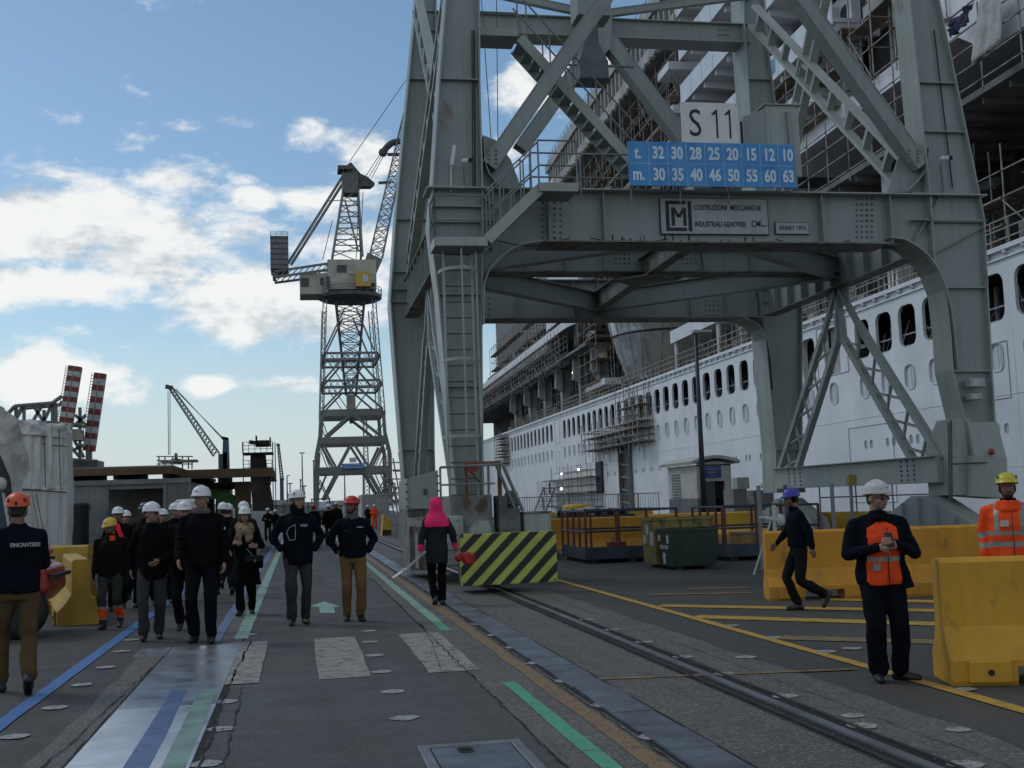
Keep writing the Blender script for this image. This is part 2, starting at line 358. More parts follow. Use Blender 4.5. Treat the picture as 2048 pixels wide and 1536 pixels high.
# long lines
strip('green_line', 1.76, 1.88, -4, 10.55, .009, P_GREEN, .012); strip('green_line', 1.76, 1.90, 16.2, 120, .009, P_PGREEN, .02)
strip('green_line', 1.755, 1.885, 15.0, 16.2, .0095, P_GREEN, .01)
strip('ochre_line', 2.03, 2.17, -4, 110, .009, P_ORANGE, .02)
strip('yellow_line', 5.0, 5.13, -4, 60, .009, P_YEL, .015)
strip('blue_line', -2.40, -2.255, 3, 70, .009, P_BLUE, .012)
strip('blue_line', -1.12, -.98, 15.1, 80, .009, P_PBLUE, .012); strip('green_line', -.82, -.65, 15.35, 80, .0095, P_PGREEN, .01)
for i, (a, b_, c, d) in enumerate((((440, 1284), (535, 1281), (520, 1369), (405, 1372)), ((625, 1279), (715, 1276), (738, 1356), (640, 1361)), ((800, 1272), (883, 1268), (957, 1342), (857, 1348)))):
    q = [gr(*p) for p in (a, b_, c, d)]; x0 = (q[0].x+q[3].x)/2; x1 = (q[1].x+q[2].x)/2
    strip('zebra_stripe', x0, x1, 11.4, 14.9, .0125 if i == 0 else .009, P_WHITE, .015, .12)
aw = [gr(*p) for p in ((649, 1204), (680, 1214), (668, 1215), (670, 1227), (640, 1227), (638, 1215), (617, 1214))]
sheet('road_arrow', [(p.x, p.y) for p in aw], .009, P_PGREEN)
for a, b_, w in (((1320, 1212), (1875, 1222), .36), ((1388, 1234), (1875, 1249), .38), ((1560, 1276), (1875, 1285), .36), ((1650, 1199), (1875, 1204), .36), ((1300, 1190), (1500, 1186), .25), ((1375, 1178), (1500, 1176), .25)):
    p, q = gr(*a), gr(*b_); d = (q-p).normalized(); n = Vector((-d.y, d.x, 0))*w/2; p = p+d*0; 
    sheet('yellow_hatching', [(v.x, v.y) for v in (p-n, q-n, q+n, p+n)], .0085, P_YEL if a[1] in (1212, 1199, 1234) else P_YOLD)
p, q = gr(1195, 1360), gr(1712, 1340); d = (q-p).normalized(); n = Vector((-d.y, d.x, 0))*.045
sheet('yellow_line', [(v.x, v.y) for v in (p-n, q-n, q+n, p+n)], .0105, P_YOLD)
dots = [(30, 1475), (110, 1417), (165, 1371), (212, 1336), (243, 1304), (262, 1281), (737, 1263), (740, 1285), (750, 1312), (763, 1345), (785, 1385), (810, 1438), (502, 1270), (452, 1405), (442, 1460), (412, 1530)]
dots += [(900+x*.5605, 1100+y*.5605) for x, y in ((90, 267), (157, 306), (225, 350), (305, 406), (410, 470), (548, 557), (725, 671), (487, 250), (580, 287), (693, 331), (832, 384), (982, 445), (1197, 525), (1470, 631), (1840, 770), (1005, 272), (1155, 314), (1340, 365), (1055, 385), (1435, 354), (1437, 595), (1815, 645), (1840, 500))]
for i, (x, y) in enumerate(dots):
    c = gr(x, y); r0 = .105 if i < 36 else .085; b = MB(); k = 18
    b.mesh([(c.x+r0*(1+.3*mnoise.noise((j*.9, i*3.3, 0)))*math.cos(2*math.pi*j/k), c.y+r0*(1+.3*mnoise.noise((j*.9, i*3.3, 5)))*math.sin(2*math.pi*j/k), .0104) for j in range(k)], [tuple(range(k))])
    struct(b.build('paint_dot', P_DOT))
# steel cover plates with the two lines painted across them
MPB = mat('blue_on_steel', (.085, .13, .27), .45, .3, rust=.3, thr=.6, var=.2); MPG = mat('green_on_steel', (.20, .32, .25), .45, .3, rust=.5, thr=.55, var=.2)
MPT = mat('polished_plate', (.36, .375, .40), .36, .8, var=.12, scale=.9, streak=.2)
for y0, y1, m in ((5.4, 8.12, MSTL), (8.13, 10.30, MSTL), (10.31, 14.75, MPT)):
    struct(bevel(MB().bb(-1.50, -.70, y0, y1, 0, .016).build('steel_plate', m), .004, 1))
struct(MB().bb(-1.86, -1.51, 14.02, 14.75, 0, .015).build('steel_plate', MPT))
strip('plate_joint', -1.53, -.66, 5.2, 14.8, .0055, MDK, .02)
sheet('blue_line', [(-1.10, 5.4), (-.93, 5.4), (-.97, 9.2), (-1.02, 11.2), (-1.15, 11.2), (-1.13, 9.2)], .0185, MPB)
sheet('green_line', [(-.92+.06, 5.4), (-.72, 5.4), (-.74, 11.0), (-.90, 11.0)], .0185, MPG)
# manhole cover, bottom centre
mh = [gr(835, 1500), gr(1040, 1487)]
bm_ = MB(); x0, x1, y1_ = mh[0].x, mh[1].x, 7.95
bm_.bb(x0, x1, 7.87, y1_, 0, .03); bm_.bb(x0, x0+.07, 6.6, 7.87, 0, .03); bm_.bb(x1-.07, x1, 6.6, 7.87, 0, .03); bm_.bb(x0, x1, 6.5, 6.6, 0, .03)
struct(bevel(bm_.build('manhole_frame', mat('manhole_iron', (.2, .21, .22), .55, .4, rust=.3)), .006, 1))
bm_ = MB(); bm_.bb(x0+.08, x1-.08, 6.61, 7.6, 0, .022); bm_.bb(x0+.08, x1-.08, 7.606, 7.86, 0, .022)
struct(bm_.build('manhole_cover', MST))
hb = MB()
for k in (7.70, 7.78): hb.lathe([(.001, 0), (.055, 0), (.055, .002), (.001, .002)], ((x0+x1)/2-.05, k, .0225), 14)
struct(hb.build('manhole_grip', MDK))
# grit swept along the joints and the rail
b = MB(); random.seed(77)
for i in range(1500):
    y = 5.5+random.random()**2*22; x = random.choice((1.55, 2.22, 2.68, 3.37, 3.76, -.62, -1.6))+random.gauss(0, .09); r = random.uniform(.003, .011); z = .012
    a = random.random()*6.28; q = [Vector((x+r*math.cos(a+k*2.09), y+r*math.sin(a+k*2.09), z)) for k in range(3)]+[Vector((x, y, z+r*1.1))]
    b.mesh(q, [(0, 1, 3), (1, 2, 3), (2, 0, 3), (0, 2, 1)])
o = b.build('grit', mat('grit_stone', (.15, .14, .12), .9, var=.5, scale=30)); tag(o, 'fine grit lying along the paving joints and the crane rail', 'grit', kind='stuff')
# cracks along the paving joints
def crack(pts, w, z=.0125):
    b = MB(); vs = []
    P = []
    for a, c in zip(pts, pts[1:]):
        n = max(2, int((Vector(c)-Vector(a)).length/.05))
        P += [Vector(a).lerp(Vector(c), i/n) for i in range(n)]
    P.append(Vector(pts[-1]))
    for i, p in enumerate(P):
        o = .03*mnoise.noise((p.x*9, p.y*4, 3)); ww = w*(.35+abs(mnoise.noise((p.x*7, p.y*5, 8)))*2.2)
        vs += [Vector((p.x+o-ww, p.y, z)), Vector((p.x+o+ww, p.y, z))]
    b.mesh(vs, [(2*i, 2*i+1, 2*i+3, 2*i+2) for i in range(len(P)-1)]); return struct(b.build('crack', MDK))
crack([(-.62, 5.5, 0), (-.66, 11.3, 0), (-.60, 15, 0)], .010); crack([(-.48, 6, 0), (-.52, 11.2, 0)], .005)
crack([(1.56, 5.5, 0), (1.56, 13, 0), (1.56, 26, 0)], .008); crack([(1.33, 11.5, 0), (1.50, 13.8, 0), (1.52, 14.8, 0)], .004)
crack([(-1.75, 5.5, 0), (-1.62, 9, 0), (-1.53, 13, 0)], .006, .013); crack([(3.95, 5, 0), (4.05, 12, 0), (4.0, 22, 0)], .004)
crack([(2.22, 5.5, 0), (2.2, 10, 0), (2.22, 17, 0)], .006); crack([(3.38, 5, 0), (3.38, 22, 0)], .003, .0118)
# ================================================================== the near portal crane
CP = mat('crane_paint', (.262, .302, .292), .5, scale=.55, rust=.75, thr=.665, streak=.55, dirt=(.145, .158, .142), col2=(.222, .25, .232), bump=.06, bscale=6)
CP2 = mat('crane_paint_pale', (.325, .365, .345), .5, scale=.8, rust=.8, thr=.64, streak=.55, dirt=(.19, .20, .17), col2=(.265, .295, .265))
CPR = mat('crane_paint_rusty', (.20, .21, .19), .7, var=.3, scale=1.5, rust=.9, thr=.52, rustcol=(.10, .055, .035), streak=.4)
MBOLT = mat('bolt_dark', (.07, .08, .08), .6, var=.3)
MGALV = mat('rail_pipe', (.19, .21, .21), .5, .2, var=.2)
MBLACK = mat('black_rubber', (.012, .012, .013), .7, var=.2)
MWHITE = mat('white_enamel', (.62, .64, .63), .5, var=.06, rust=.25, thr=.72, streak=.12)
MYELB = mat('barrier_yellow', (.56, .29, .015), .6, var=.14, scale=1.6, streak=.45, dirt=(.30, .15, .02), rust=.8, thr=.60, rustcol=(.20, .115, .035), bump=.10, bscale=18)
crane = thing('portal_crane', (9, 24, 0), 'huge grey green portal crane with an S11 board above its front beam', 'crane')
YN, YB = 23.95, 24.70          # front edge and back edge of the near frame
XT = 0
def P(x, y, Y=24.1): return at(x, y, Y)
L_L = [(900, -160), (891, 0), (878, 160), (864, 384), (858, 443), (876, 590), (903, 900), (914, 1008)]
L_R = [(958, -160), (960, 0), (961, 160), (967, 384), (966, 569), (965, 650), (967, 900), (969, 1008)]
R_L = [(1805, -160), (1820, 0), (1849, 291), (1860, 387), (1868, 520), (1890, 581), (1900, 665), (1905, 740), (1944, 900), (1950, 990)]
R_R = [(1851, -160), (1880, 0), (1915, 166), (1960, 385), (1971, 440), (1977, 575), (1986, 742), (1992, 844), (2010, 911), (2015, 992)]
def leg(Ls, Rs, stiff, rusty=None):
    web = MB(); pts = [P(*p, 24.10) for p in Ls] + [P(*p, 24.10) for p in reversed(Rs)]
    web.prism(pts, (0, .03, 0)); web.prism([p+Vector((0, .45, 0)) for p in pts], (0, .03, 0))
    o = web.build('leg', CP, crane)
    fl = MB()
    for pl, s in ((Ls, 1), (Rs, -1)):
        q = [P(*p, YN) for p in pl]; q = [Vector((v.x, YN, v.z)) for v in q]
        for a, c in zip(q, q[1:]):
            w = .035*s
            fl.hexa([a, a+Vector((w, 0, 0)), a+Vector((w, YB-YN, 0)), a+Vector((0, YB-YN, 0)), c, c+Vector((w, 0, 0)), c+Vector((w, YB-YN, 0)), c+Vector((0, YB-YN, 0))])
    fl.build('flange', CP2, o)
    st = MB()
    for y in stiff:
        a = P(plerp(Ls, y), y, 24.0); c = P(plerp(Rs, y), y, 24.0)
        st.bb(a.x+.036, c.x-.036, YN+.03, 24.10, (a.z+c.z)/2-.015, (a.z+c.z)/2+.015)
    st.build('stiffener', CP, o)
    return o
legs = [leg(L_L, L_R, (158, 412, 443, 588, 772)), leg(R_L, R_R, (-60, 165, 263, 443, 575, 742, 911))]
# light patch box at the bottom of the right leg
b = MB(); a = [P(1935, 844, 23.93), P(1994, 844, 23.93), P(2014, 917, 23.75), P(1949, 911, 23.75)]
b.prism(a, (0, .12, 0)); b.prism([P(1944, 911, 23.75), P(2014, 917, 23.75), P(2015, 997, 23.75), P(1944, 992, 23.75)], (0, .9, 0))
b.build('leg_foot', CP2, crane)
# near portal beam -------------------------------------------------------------
ZT, ZB = 8.17, 7.07
b = MB(); xa, xb = P(966, 430).x, P(1868, 430).x
b.bb(xa+.03, xb-.03, 24.16, 24.19, ZB, ZT); b.bb(xa, xb, 24.55, 24.58, ZB, ZT)
beam = b.build('portal_beam', CP, crane)
b = MB(); b.bb(P(852, 387).x, P(1963, 387).x, 23.86, 24.78, ZT, ZT+.03); b.build('flange', CP2, beam)
x1, x2 = P(1085, 486).x, P(1770, 479).x
b = MB(); b.bb(x1, x2, 23.86, 24.78, ZB-.035, ZB-.003); b.build('bottom_flange', CPR, beam)
b = MB()
for x in (1095, 1205, 1640, 1776): b.bb(P(x, 430).x-.012, P(x, 430).x+.012, 23.95, 24.158, ZB, ZT-.003)
for a, c in (((1880, 390), (1826, 485)), ((1963, 455), (1845, 520)), ((960, 390), (995, 420)), ((966, 455), (985, 500))):
    b.bar(P(*a, 24.06), P(*c, 24.06), .02, .12, (0, 1, 0))
b.bb(P(1818, 436).x, P(1966, 436).x, 23.95, 24.12, 7.60, 7.625)
b.bb(P(862, 443).x, P(990, 443).x, 23.98, 24.12, 7.50, 7.52)
b.build('stiffener', CP, beam)
def bolts(x0, x1, y0, y1, nx, ny, Y, n=beam):
    b = MB()
    for i in range(nx):
        for j in range(ny):
            p = P(lerp(x0, x1, i/max(1, nx-1)), lerp(y0, y1, j/max(1, ny-1)), Y)
            b.lathe([(.030, 0), (.024, .028), (.001, .030)], p, 6, Matrix.Rotation(rad(90), 3, 'X'), False)
    return b.build('bolt_group', CPR, n)
bolts(1085, 1122, 405, 476, 4, 7, 24.155); bolts(1714, 1744, 398, 474, 4, 8, 24.155)
# corner knees: arc flange and web
def knee(arc, corner, name='knee'):
    arc = [P(*p, 24.12) for p in arc]; b = MB()
    c = P(*corner, 24.12)
    for a, d in zip(arc, arc[1:]): b.prism([c, a, d], (0, .03, 0))
    o = b.build(name, CP, crane)
    q = [Vector((v.x, YN-.06, v.z)) for v in arc]
    MB().ribbon(q, (0, YB-YN+.1, 0), .03).build('knee_flange', CP2, o); return o
knee([(966, 650), (966, 600), (967, 570), (976, 545), (996, 521), (1020, 503), (1050, 491), (1090, 486)], (964, 470))
knee([(1770, 479), (1800, 483), (1822, 495), (1848, 516), (1868, 545), (1882, 580), (1892, 620), (1898, 665), (1905, 740)], (1880, 470))
# diagonals of the near frame --------------------------------------------------
def diag(a, b_, w, Y, dep, m=CP, name='diagonal_brace', holes=True):
    a = P(*a, Y); c = P(*b_, Y); d = (c-a).normalized(); b = MB()
    side = d.cross(Vector((0, 1, 0))).normalized()
    for s in (-1, 1): b.bar(a+side*s*w/2, c+side*s*w/2, dep, .03, side)      # flanges
    b.bar(a+Vector((0, -dep/2+.03, 0)), c+Vector((0, -dep/2+.03, 0)), w-.034, .03, (0, 1, 0)); b.bar(a+Vector((0, dep/2-.03, 0)), c+Vector((0, dep/2-.03, 0)), w-.034, .03, (0, 1, 0))
    return b.build(name, m, crane)
apex = (1404, -270)
d1 = diag((976, 335), (1395, -270), .30, 24.18, .42); d2 = diag((1838, 335), (1412, -262), .30, 24.18, .42)
bolts(978, 992, 300, 326, 2, 4, 23.965, d1); bolts(1818, 1836, 300, 322, 2, 4, 23.965, d2)
def gusset(poly, arc, m=CP):
    o = MB().prism([P(*p, 24.26) for p in poly], (0, .03, 0)).build('gusset_plate', m, crane)
    MB().ribbon([Vector((P(*p, 24.1).x, 24.02, P(*p, 24.1).z)) for p in arc], (0, .4, 0), .02).build('gusset_edge', CP2, o)
gusset([(965, 270), (992, 280), (1022, 320), (1046, 384), (965, 384)], [(966, 273), (968, 325), (976, 347), (988, 363), (1008, 380)])
gusset([(1855, 295), (1826, 288), (1800, 305), (1774, 384), (1858, 384)], [(1855, 295), (1853, 320), (1846, 345), (1830, 366), (1812, 382)])
# far frame, Y = 34 --------------------------------------------------------------
YF = 34.2
F_L = [(842, -160), (831, 0), (790, 440), (779, 603), (802, 900), (807, 962)]
F_Rr = [(880, -160), (872, 0), (868, 440), (866, 603), (868, 900), (870, 962)]
G_L = [(1478, -160), (1484, 60), (1503, 330), (1515, 560), (1524, 660), (1546, 900), (1549, 985)]
G_R = [(1517, -160), (1528, 60), (1562, 330), (1600, 560), (1600, 660), (1600, 900), (1606, 985)]
for Ls, Rs in ((F_L, F_Rr), (G_L, G_R)):
    pf = [P(*p, YF) for p in Ls] + [P(*p, YF) for p in reversed(Rs)]
    o = MB().prism(pf, (0, .03, 0)).prism([p+Vector((0, .7, 0)) for p in pf], (0, .03, 0)).build('leg', CP, crane)
    fl = MB()
    for pl, s in ((Ls, 1), (Rs, -1)):
        q = [Vector((P(*p, YF).x, YF-.2, P(*p, YF).z)) for p in pl]
        for a, c in zip(q, q[1:]):
            w = .035*s; e = Vector((0, 1.1, 0)); ww = Vector((w, 0, 0)); fl.hexa([a, a+ww, a+ww+e, a+e, c, c+ww, c+ww+e, c+e])
    fl.build('flange', CP2, o)
    st = MB()
    for y in (160, 440, 545, 580, 605, 900):
        a = P(plerp(Ls, y), y, YF); c = P(plerp(Rs, y), y, YF); st.bb(a.x+.036, c.x-.036, YF-.15, YF, a.z-.015, a.z+.015)
    st.build('stiffener', CP, o)
zt, zb = 8.15, 7.02
b = MB(); xa, xb = P(868, 600, YF).x, P(1516, 600, YF).x
b.bb(xa, xb, YF+.05, YF+.08, zb, zt); b.bb(xa, xb, YF+.5, YF+.53, zb, zt)
fb = b.build('portal_beam', CP, crane)
MB().bb(xa, xb, YF-.2, YF+.75, zt, zt+.03).bb(xa, xb, YF-.2, YF+.75, zb-.03, zb-.002).build('flange', CPR, fb)
b = MB()
for x in (1035, 1145, 1195, 1380, 1450): b.bb(P(x, 600, YF).x-.012, P(x, 600, YF).x+.012, YF-.12, YF+.048, zb, zt-.003)
b.build('stiffener', CP, fb); bolts(1411, 1436, 572, 630, 4, 7, YF+.045, fb); bolts(968, 978, 572, 630, 2, 6, YF+.045, fb)
b = MB(); arc = [(1478, 637), (1500, 645), (1517, 660), (1529, 685), (1536, 720), (1541, 780)]
for a, c in zip(arc, arc[1:]): b.prism([P(1530, 630, YF+.1), P(*a, YF+.1), P(*c, YF+.1)], (0, .03, 0))
o = b.build('knee', CP, crane); MB().ribbon([Vector((P(*p, YF).x, YF-.25, P(*p, YF).z)) for p in arc], (0, 1.0, 0), .03).build('knee_flange', CP2, o)
# side beams, diamond of ties between the two portals -------------------------------
XL, XR = 3.35, 14.45
for X in (XL, XR):
    o = MB().bb(X-.02, X+.02, 24.72, YF-.22, 7.05, 8.1).build('side_beam', CP, crane)
    MB().bb(X-.22, X+.22, 24.72, YF-.22, 7.015, 7.047).bb(X-.22, X+.22, 24.72, YF-.22, 8.103, 8.135).build('flange', CPR, o)
    b = MB()
    for k in range(9): b.bb(X-.2, X-.022, 25.5+k*.95, 25.52+k*.95, 7.05, 8.1)
    b.build('stiffener', CP, o)
NC, FC = Vector((9.0, 24.6, 7.55)), Vector((9.0, YF, 7.5)); SL, SR_ = Vector((XL+.1, 29.2, 7.55)), Vector((XR-.1, 29.2, 7.55))
def ibeam(a, c, w, h, name, m=CP):
    b = MB(); up = Vector((0, 0, 1)); b.bar(a, c, .03, h, up)
    for s in (-1, 1): b.bar(a+up*s*(h/2+.012), c+up*s*(h/2+.012), w, .02, up)
    return b.build(name, m, crane)
for q in (SL, SR_): ibeam(FC, q, .34, .52, 'horizontal_tie'); ibeam(NC, q, .34, .52, 'horizontal_tie')
ibeam(NC, FC, .30, .5, 'horizontal_tie', CPR)
o = MB().bb(XL+.03, XR-.03, 29.25, 29.28, 7.46, 8.05).bb(XL+.03, XR-.03, 29.6, 29.63, 7.46, 8.05).build('cross_girder', CP, crane)
MB().bb(XL+.03, XR-.03, 29.05, 29.85, 7.43, 7.457).build('flange', CPR, o); MB().bb(XL+.03, XR-.03, 29.05, 29.85, 8.053, 8.08).build('flange', CP2, o)
for x in (1050, 1130, 1208, 1310, 1405, 1500): p = at(x, 510, 29.2); MB().bb(p.x-.012, p.x+.012, 29.1, 29.248, 7.46, 8.05).build('stiffener', CP, o)
bolts(1232, 1258, 500, 526, 4, 4, 29.245, o); bolts(1366, 1392, 500, 526, 4, 4, 29.245, o); bolts(1620, 1645, 500, 526, 4, 4, 29.245, o)
MB().prism([(8.1, 29.2, 7.22), (9, 28.3, 7.22), (9.9, 29.2, 7.22), (9, 30.1, 7.22)], (0, 0, .03)).build('gusset_plate', CPR, crane)
# lattice A-frames under the side beams, battened struts above ----------------------
def lattice(a0, a1, b0, b1, n, name, m=CP, w=.17, th=.06):
    a0, a1, b0, b1 = (Vector(v) for v in (a0, a1, b0, b1)); b = MB(); b.bar(a0, a1, w); b.bar(b0, b1, w)
    for i in range(n):
        t0, t1 = (i+.15)/n, (i+.95)/n
        b.bar(a0.lerp(a1, t0), b0.lerp(b1, t1), th); b.bar(b0.lerp(b1, t0), a0.lerp(a1, t1), th)
    return b.build(name, m, crane)
for X in (XL, XR):
    top = Vector((X, 29.3, 7.0))
    for Yf_, s in ((24.9, -1), (33.6, 1)):
        ft = Vector((X, Yf_, 2.0)); k1 = Vector((X, top.y+s*.75, 5.9)); k2 = Vector((X, top.y+s*.2, 5.6))
        mk1 = MB().bar(top+Vector((0, s*.1, 0)), k1+Vector((0, s*.28, 0)), .13).bar(top, k2, .13)
        mk1.build('brace_head', CP, crane)
        lattice(k1+Vector((0, s*.28, 0)), ft+Vector((0, -s*.05+s*.35, .2)), k2, ft+Vector((0, -s*.75, -.05)), 5, 'lattice_brace')
    MB().bb(X-.02, X+.02, 28.7, 29.9, 6.5, 7.01).build('gusset_plate', CP, crane)
def battened(a, c, w, n, name='battened_strut'):
    a, c = Vector(a), Vector(c); d = (c-a).normalized(); s = Vector((0, 1, 0)).cross(d).normalized() if abs(d.y) < .5 else d.cross(Vector((1, 0, 0))).normalized()
    b = MB()
    for k in (-1, 1): b.bar(a+s*k*w/2, c+s*k*w/2, .1, .24, (1, 0, 0) if abs(d.x) < .7 else (0, 1, 0))
    for i in range(n):
        t = (i+.5)/n; p = a.lerp(c, t); b.bar(p-s*w/2, p+s*w/2, .12, .2, (1, 0, 0))
    return b.build(name, CP2, crane)
battened((14.0, 24.9, 9.0), (14.3, 33.6, 16.5), .62, 9); battened((14.3, 33.6, 8.6), (14.2, 27.5, 16.5), .55, 9)
battened((3.4, 25.0, 9.0), (3.7, 33.6, 16.5), .62, 9); battened((3.3, 33.6, 8.4), (3.5, 25.2, 13.0), .5, 11)
# upper cross beam of the far frame, hub and far diagonals
z0 = at(1230, 75, YF).z; z1 = at(1230, 40, YF).z
o = MB().bb(3.9, 14.4, YF+.05, YF+.6, z0, z1).build('upper_beam', CP, crane); MB().bb(3.9, 14.4, YF-.1, YF+.75, z1+.002, z1+.03).bb(3.9, 14.4, YF-.1, YF+.75, z0-.03, z0-.002).build('flange', CP2, o)
bolts(1438, 1456, 50, 70, 4, 3, YF+.045, o)
for a in ((1370, 288), (1040, 300)):
    diag(a, (1204, 68), .42, YF-.35, .5)
for a in ((956, -20), (1500, -10)): diag(a, (1190, 30), .2, YF-.1, .2)
MB().prism([P(*p, YF-.66) for p in ((1160, 25), (1225, 25), (1222, 95), (1205, 112), (1175, 112), (1155, 90))], (0, 1.0, 0)).build('hub_plate', CP, crane)
lc = at(1181, 140, 29.0)
b = MB(); n4 = [(-.32, -.32), (.32, -.32), (.32, .32), (-.32, .32)]
def frus(b, c, r0, z0, r1, z1): b.hexa([Vector((c.x+x*r0, c.y+y*r0, z0)) for x, y in n4]+[Vector((c.x+x*r1, c.y+y*r1, z1)) for x, y in n4])
zc = lc.z; frus(b, lc, 1.2, zc-.35, 1.2, zc+.1); frus(b, lc, 1.2, zc+.102, .72, zc+.6); b.bb(lc.x-.2, lc.x+.2, lc.y-.2, lc.y+.2, zc+.6, zc+2.2)
b.build('cable_drum_housing', mat('dark_housing', (.10, .115, .12), .55), crane)
b = MB(); b.tube(lc+Vector((-1.2, 0, .12)), lc+Vector((1.2, 0, .12)), .03); b.build('cross_rod', MGALV, crane)
b = MB(); wp = at(1181, 20, 29.0); b.bb(wp.x-.45, wp.x+.45, 28.6, 29.4, wp.z-.3, wp.z+1.5); b.build('pivot_post', CP, crane)
# sill beam between the right legs
o = MB().bb(XR-.18, XR+.18, 24.6, 33.9, 1.72, 2.28).build('sill_beam', CP2, crane)
MB().bb(XR-.3, XR+.3, 24.6, 33.9, 2.282, 2.31).bb(XR-.3, XR+.3, 24.6, 33.9, 1.69, 1.718).build('flange', CP, o)
b = MB()
for Y in (25.6, 25.9, 26.2, 32.0, 32.4, 32.8):
    for k in range(5): b.ball((XR-.185, Y, 1.78+k*.11), .03, 6, 4)
b.build('bolt_group', MBOLT, o)
MB().prism([(XR-.02, 23.98, 1.4), (XR-.02, 25.3, 1.4), (XR-.02, 25.3, 2.5), (XR-.02, 24.75, 3.1), (XR-.02, 23.98, 3.1)], (.37, 0, 0)).build('sill_gusset', CP2, crane)
for Y in (25.3, 33.3):             # travelling gear on the right rail
    b = MB()
    b.prism([(XR-.25, Y-2.2, .50), (XR-.25, Y+2.2, .50), (XR-.25, Y+2.0, .80), (XR-.25, Y+.4, 1.40), (XR-.25, Y-.4, 1.40), (XR-.25, Y-2.0, .80)], (.5, 0, 0))
    for k in (-1.5, -.75, 0, .75, 1.5): b.bb(XR-.34, XR+.34, Y+k-.02, Y+k+.02, .50, 1.36-max(0, abs(k)-.4)*.375)
    o = b.build('bogie', CP, crane); w = MB()
    for k in (-1.4, -.5, .5, 1.4): w.lathe([(.3, -.08), (.3, .08), (.24, .1), (.05, .1)], (XR+.06, Y+k, .33), 16, Matrix.Rotation(rad(90), 3, 'Y'))
    w.build('wheel', MRUST, o)
# --------------------------------------------------------------- boards and plates
MBLUE = mat('blue_board', (.022, .165, .46), .45, var=.12, scale=2, col2=(.055, .29, .60), rust=.5, rustcol=(.16, .34, .50), thr=.57)
MLET = mat('board_lettering', (.62, .70, .74), .55, var=.08)
MBLK = mat('black_lettering', (.012, .014, .016), .6, var=.1)
MPLATE = mat('maker_plate_grey', (.34, .36, .36), .5, var=.12, streak=.35)
YS = 23.6
def board(name, x0, x1, y0, y1, m, Y=YS, th=.04, label=None):
    p, q = at(x0, y1, Y), at(x1, y0, Y); o = MB().bb(p.x, q.x, Y, Y+th, p.z, q.z).build(name, m, crane); 
    if label: o['label'] = label
    return o, p, q
UX, UZ = (1, 0, 0), (0, 0, 1)
o, p, q = board('number_board', 1365.5, 1475, 207, 288.5, MWHITE, label='white S11 number board')
w, h = q.x-p.x, q.z-p.z
text('lettering', 'S', (lerp(p.x, q.x, .235), YS-.002, lerp(p.z, q.z, .48)), UX, UZ, h*.92, MBLK, o, .80, -.001)
for fx in (.60, .83):
    x = lerp(p.x, q.x, fx); za, zb_ = lerp(p.z, q.z, .16), lerp(p.z, q.z, .84); st = .042
    MB().prism([(x, YS-.004, za), (x+st, YS-.004, za), (x+st, YS-.004, zb_), (x+st*.3, YS-.004, zb_), (x-.09, YS-.004, zb_-.09), (x-.09, YS-.004, zb_-.135), (x, YS-.004, zb_-.10)], (0, .003, 0)).build('lettering', MBLK, o)
b = MB()
for fx in (.03, .97):
    for fz in (.04, .96): b.ball((lerp(p.x, q.x, fx), YS, lerp(p.z, q.z, fz)), .014, 6, 4)
b.build('screw', MBOLT, o)
o, p, q = board('load_table', 1259.5, 1588.5, 289.5, 370.5, MBLUE, Y=YS-.08, label='blue load table in tonnes and metres')
YL = YS-.08; W9 = (q.x-p.x); ln = MB()
for k in range(1, 9): ln.bb(p.x+W9*k/9-.008+.03, p.x+W9*k/9+.008+.03, YL-.003, YL-.0005, p.z, q.z)
ln.bb(p.x, q.x, YL-.0045, YL-.0032, (p.z+q.z)/2-.008, (p.z+q.z)/2+.008)
ln.build('grid_line', mat('board_line', (.25, .42, .58), .5), o)
for r, row in enumerate((['t.', '32', '30', '28', '25', '20', '15', '12', '10'], ['m.', '30', '35', '40', '46', '50', '55', '60', '63'])):
    for k, s in enumerate(row):
        text('lettering', s, (p.x+W9*(k+.5)/9+.03*(k > 0), YL-.003, lerp(q.z, p.z, .265+.49*r)), UX, UZ, .37, MLET, o, .72, .011)
b = MB()
for x in (1275, 1425, 1575): b.bar(Vector((at(x, 340, YS).x, YS+.03, 8.2)), Vector((at(x, 340, YS).x, YS+.03, 8.95)), .09)
b.bb(p.x+.3, q.x-.2, YS+.02, YS+.06, 8.22, 8.30); b.bar(Vector((q.x+.05, YS+.1, 8.2)), Vector((q.x-.02, YS+.1, 9.95)), .09); b.bar(Vector((p.x+.1, YS+.3, 8.2)), Vector((p.x+.5, YS+.3, 9.1)), .07)
b.build('board_post', CP, crane)
YP = 24.09
o, p, q = board('maker_plate', 1323, 1533.5, 399, 467, MPLATE, Y=YP, th=.06, label="grey maker's plate on the front beam")
w, h = q.x-p.x, q.z-p.z; b = MB(); Yp = YP-.004
def rc(x0, x1, z0, z1): b.bb(p.x+w*x0, p.x+w*x1, Yp, Yp+.003, p.z+h*z0, p.z+h*z1)
rc(.045, .235, .83, .93); rc(.045, .235, .07, .17); rc(.045, .08, .17, .83); rc(.252, .287, .07, .93)
for x in (.098, .205): rc(x, x+.032, .22, .74)
for s in ((.098, .130, .1515, .183), (.237, .205, .1835, .152)):
    x0, x1, x2, x3 = (p.x+w*k for k in s); b.prism([(x0, Yp-.0005, p.z+h*.74), (x1, Yp-.0005, p.z+h*.74), (x3, Yp-.0005, p.z+h*.46), (x2, Yp-.0005, p.z+h*.46)], (0, .003, 0))
b.build('emblem', MBLK, o)
text('lettering', 'COSTRUZIONI  MECCANICHE', (p.x+w*.31, Yp, p.z+h*.74), UX, UZ, .165, MBLK, o, .665, .0035, 'LEFT', space=1.06)
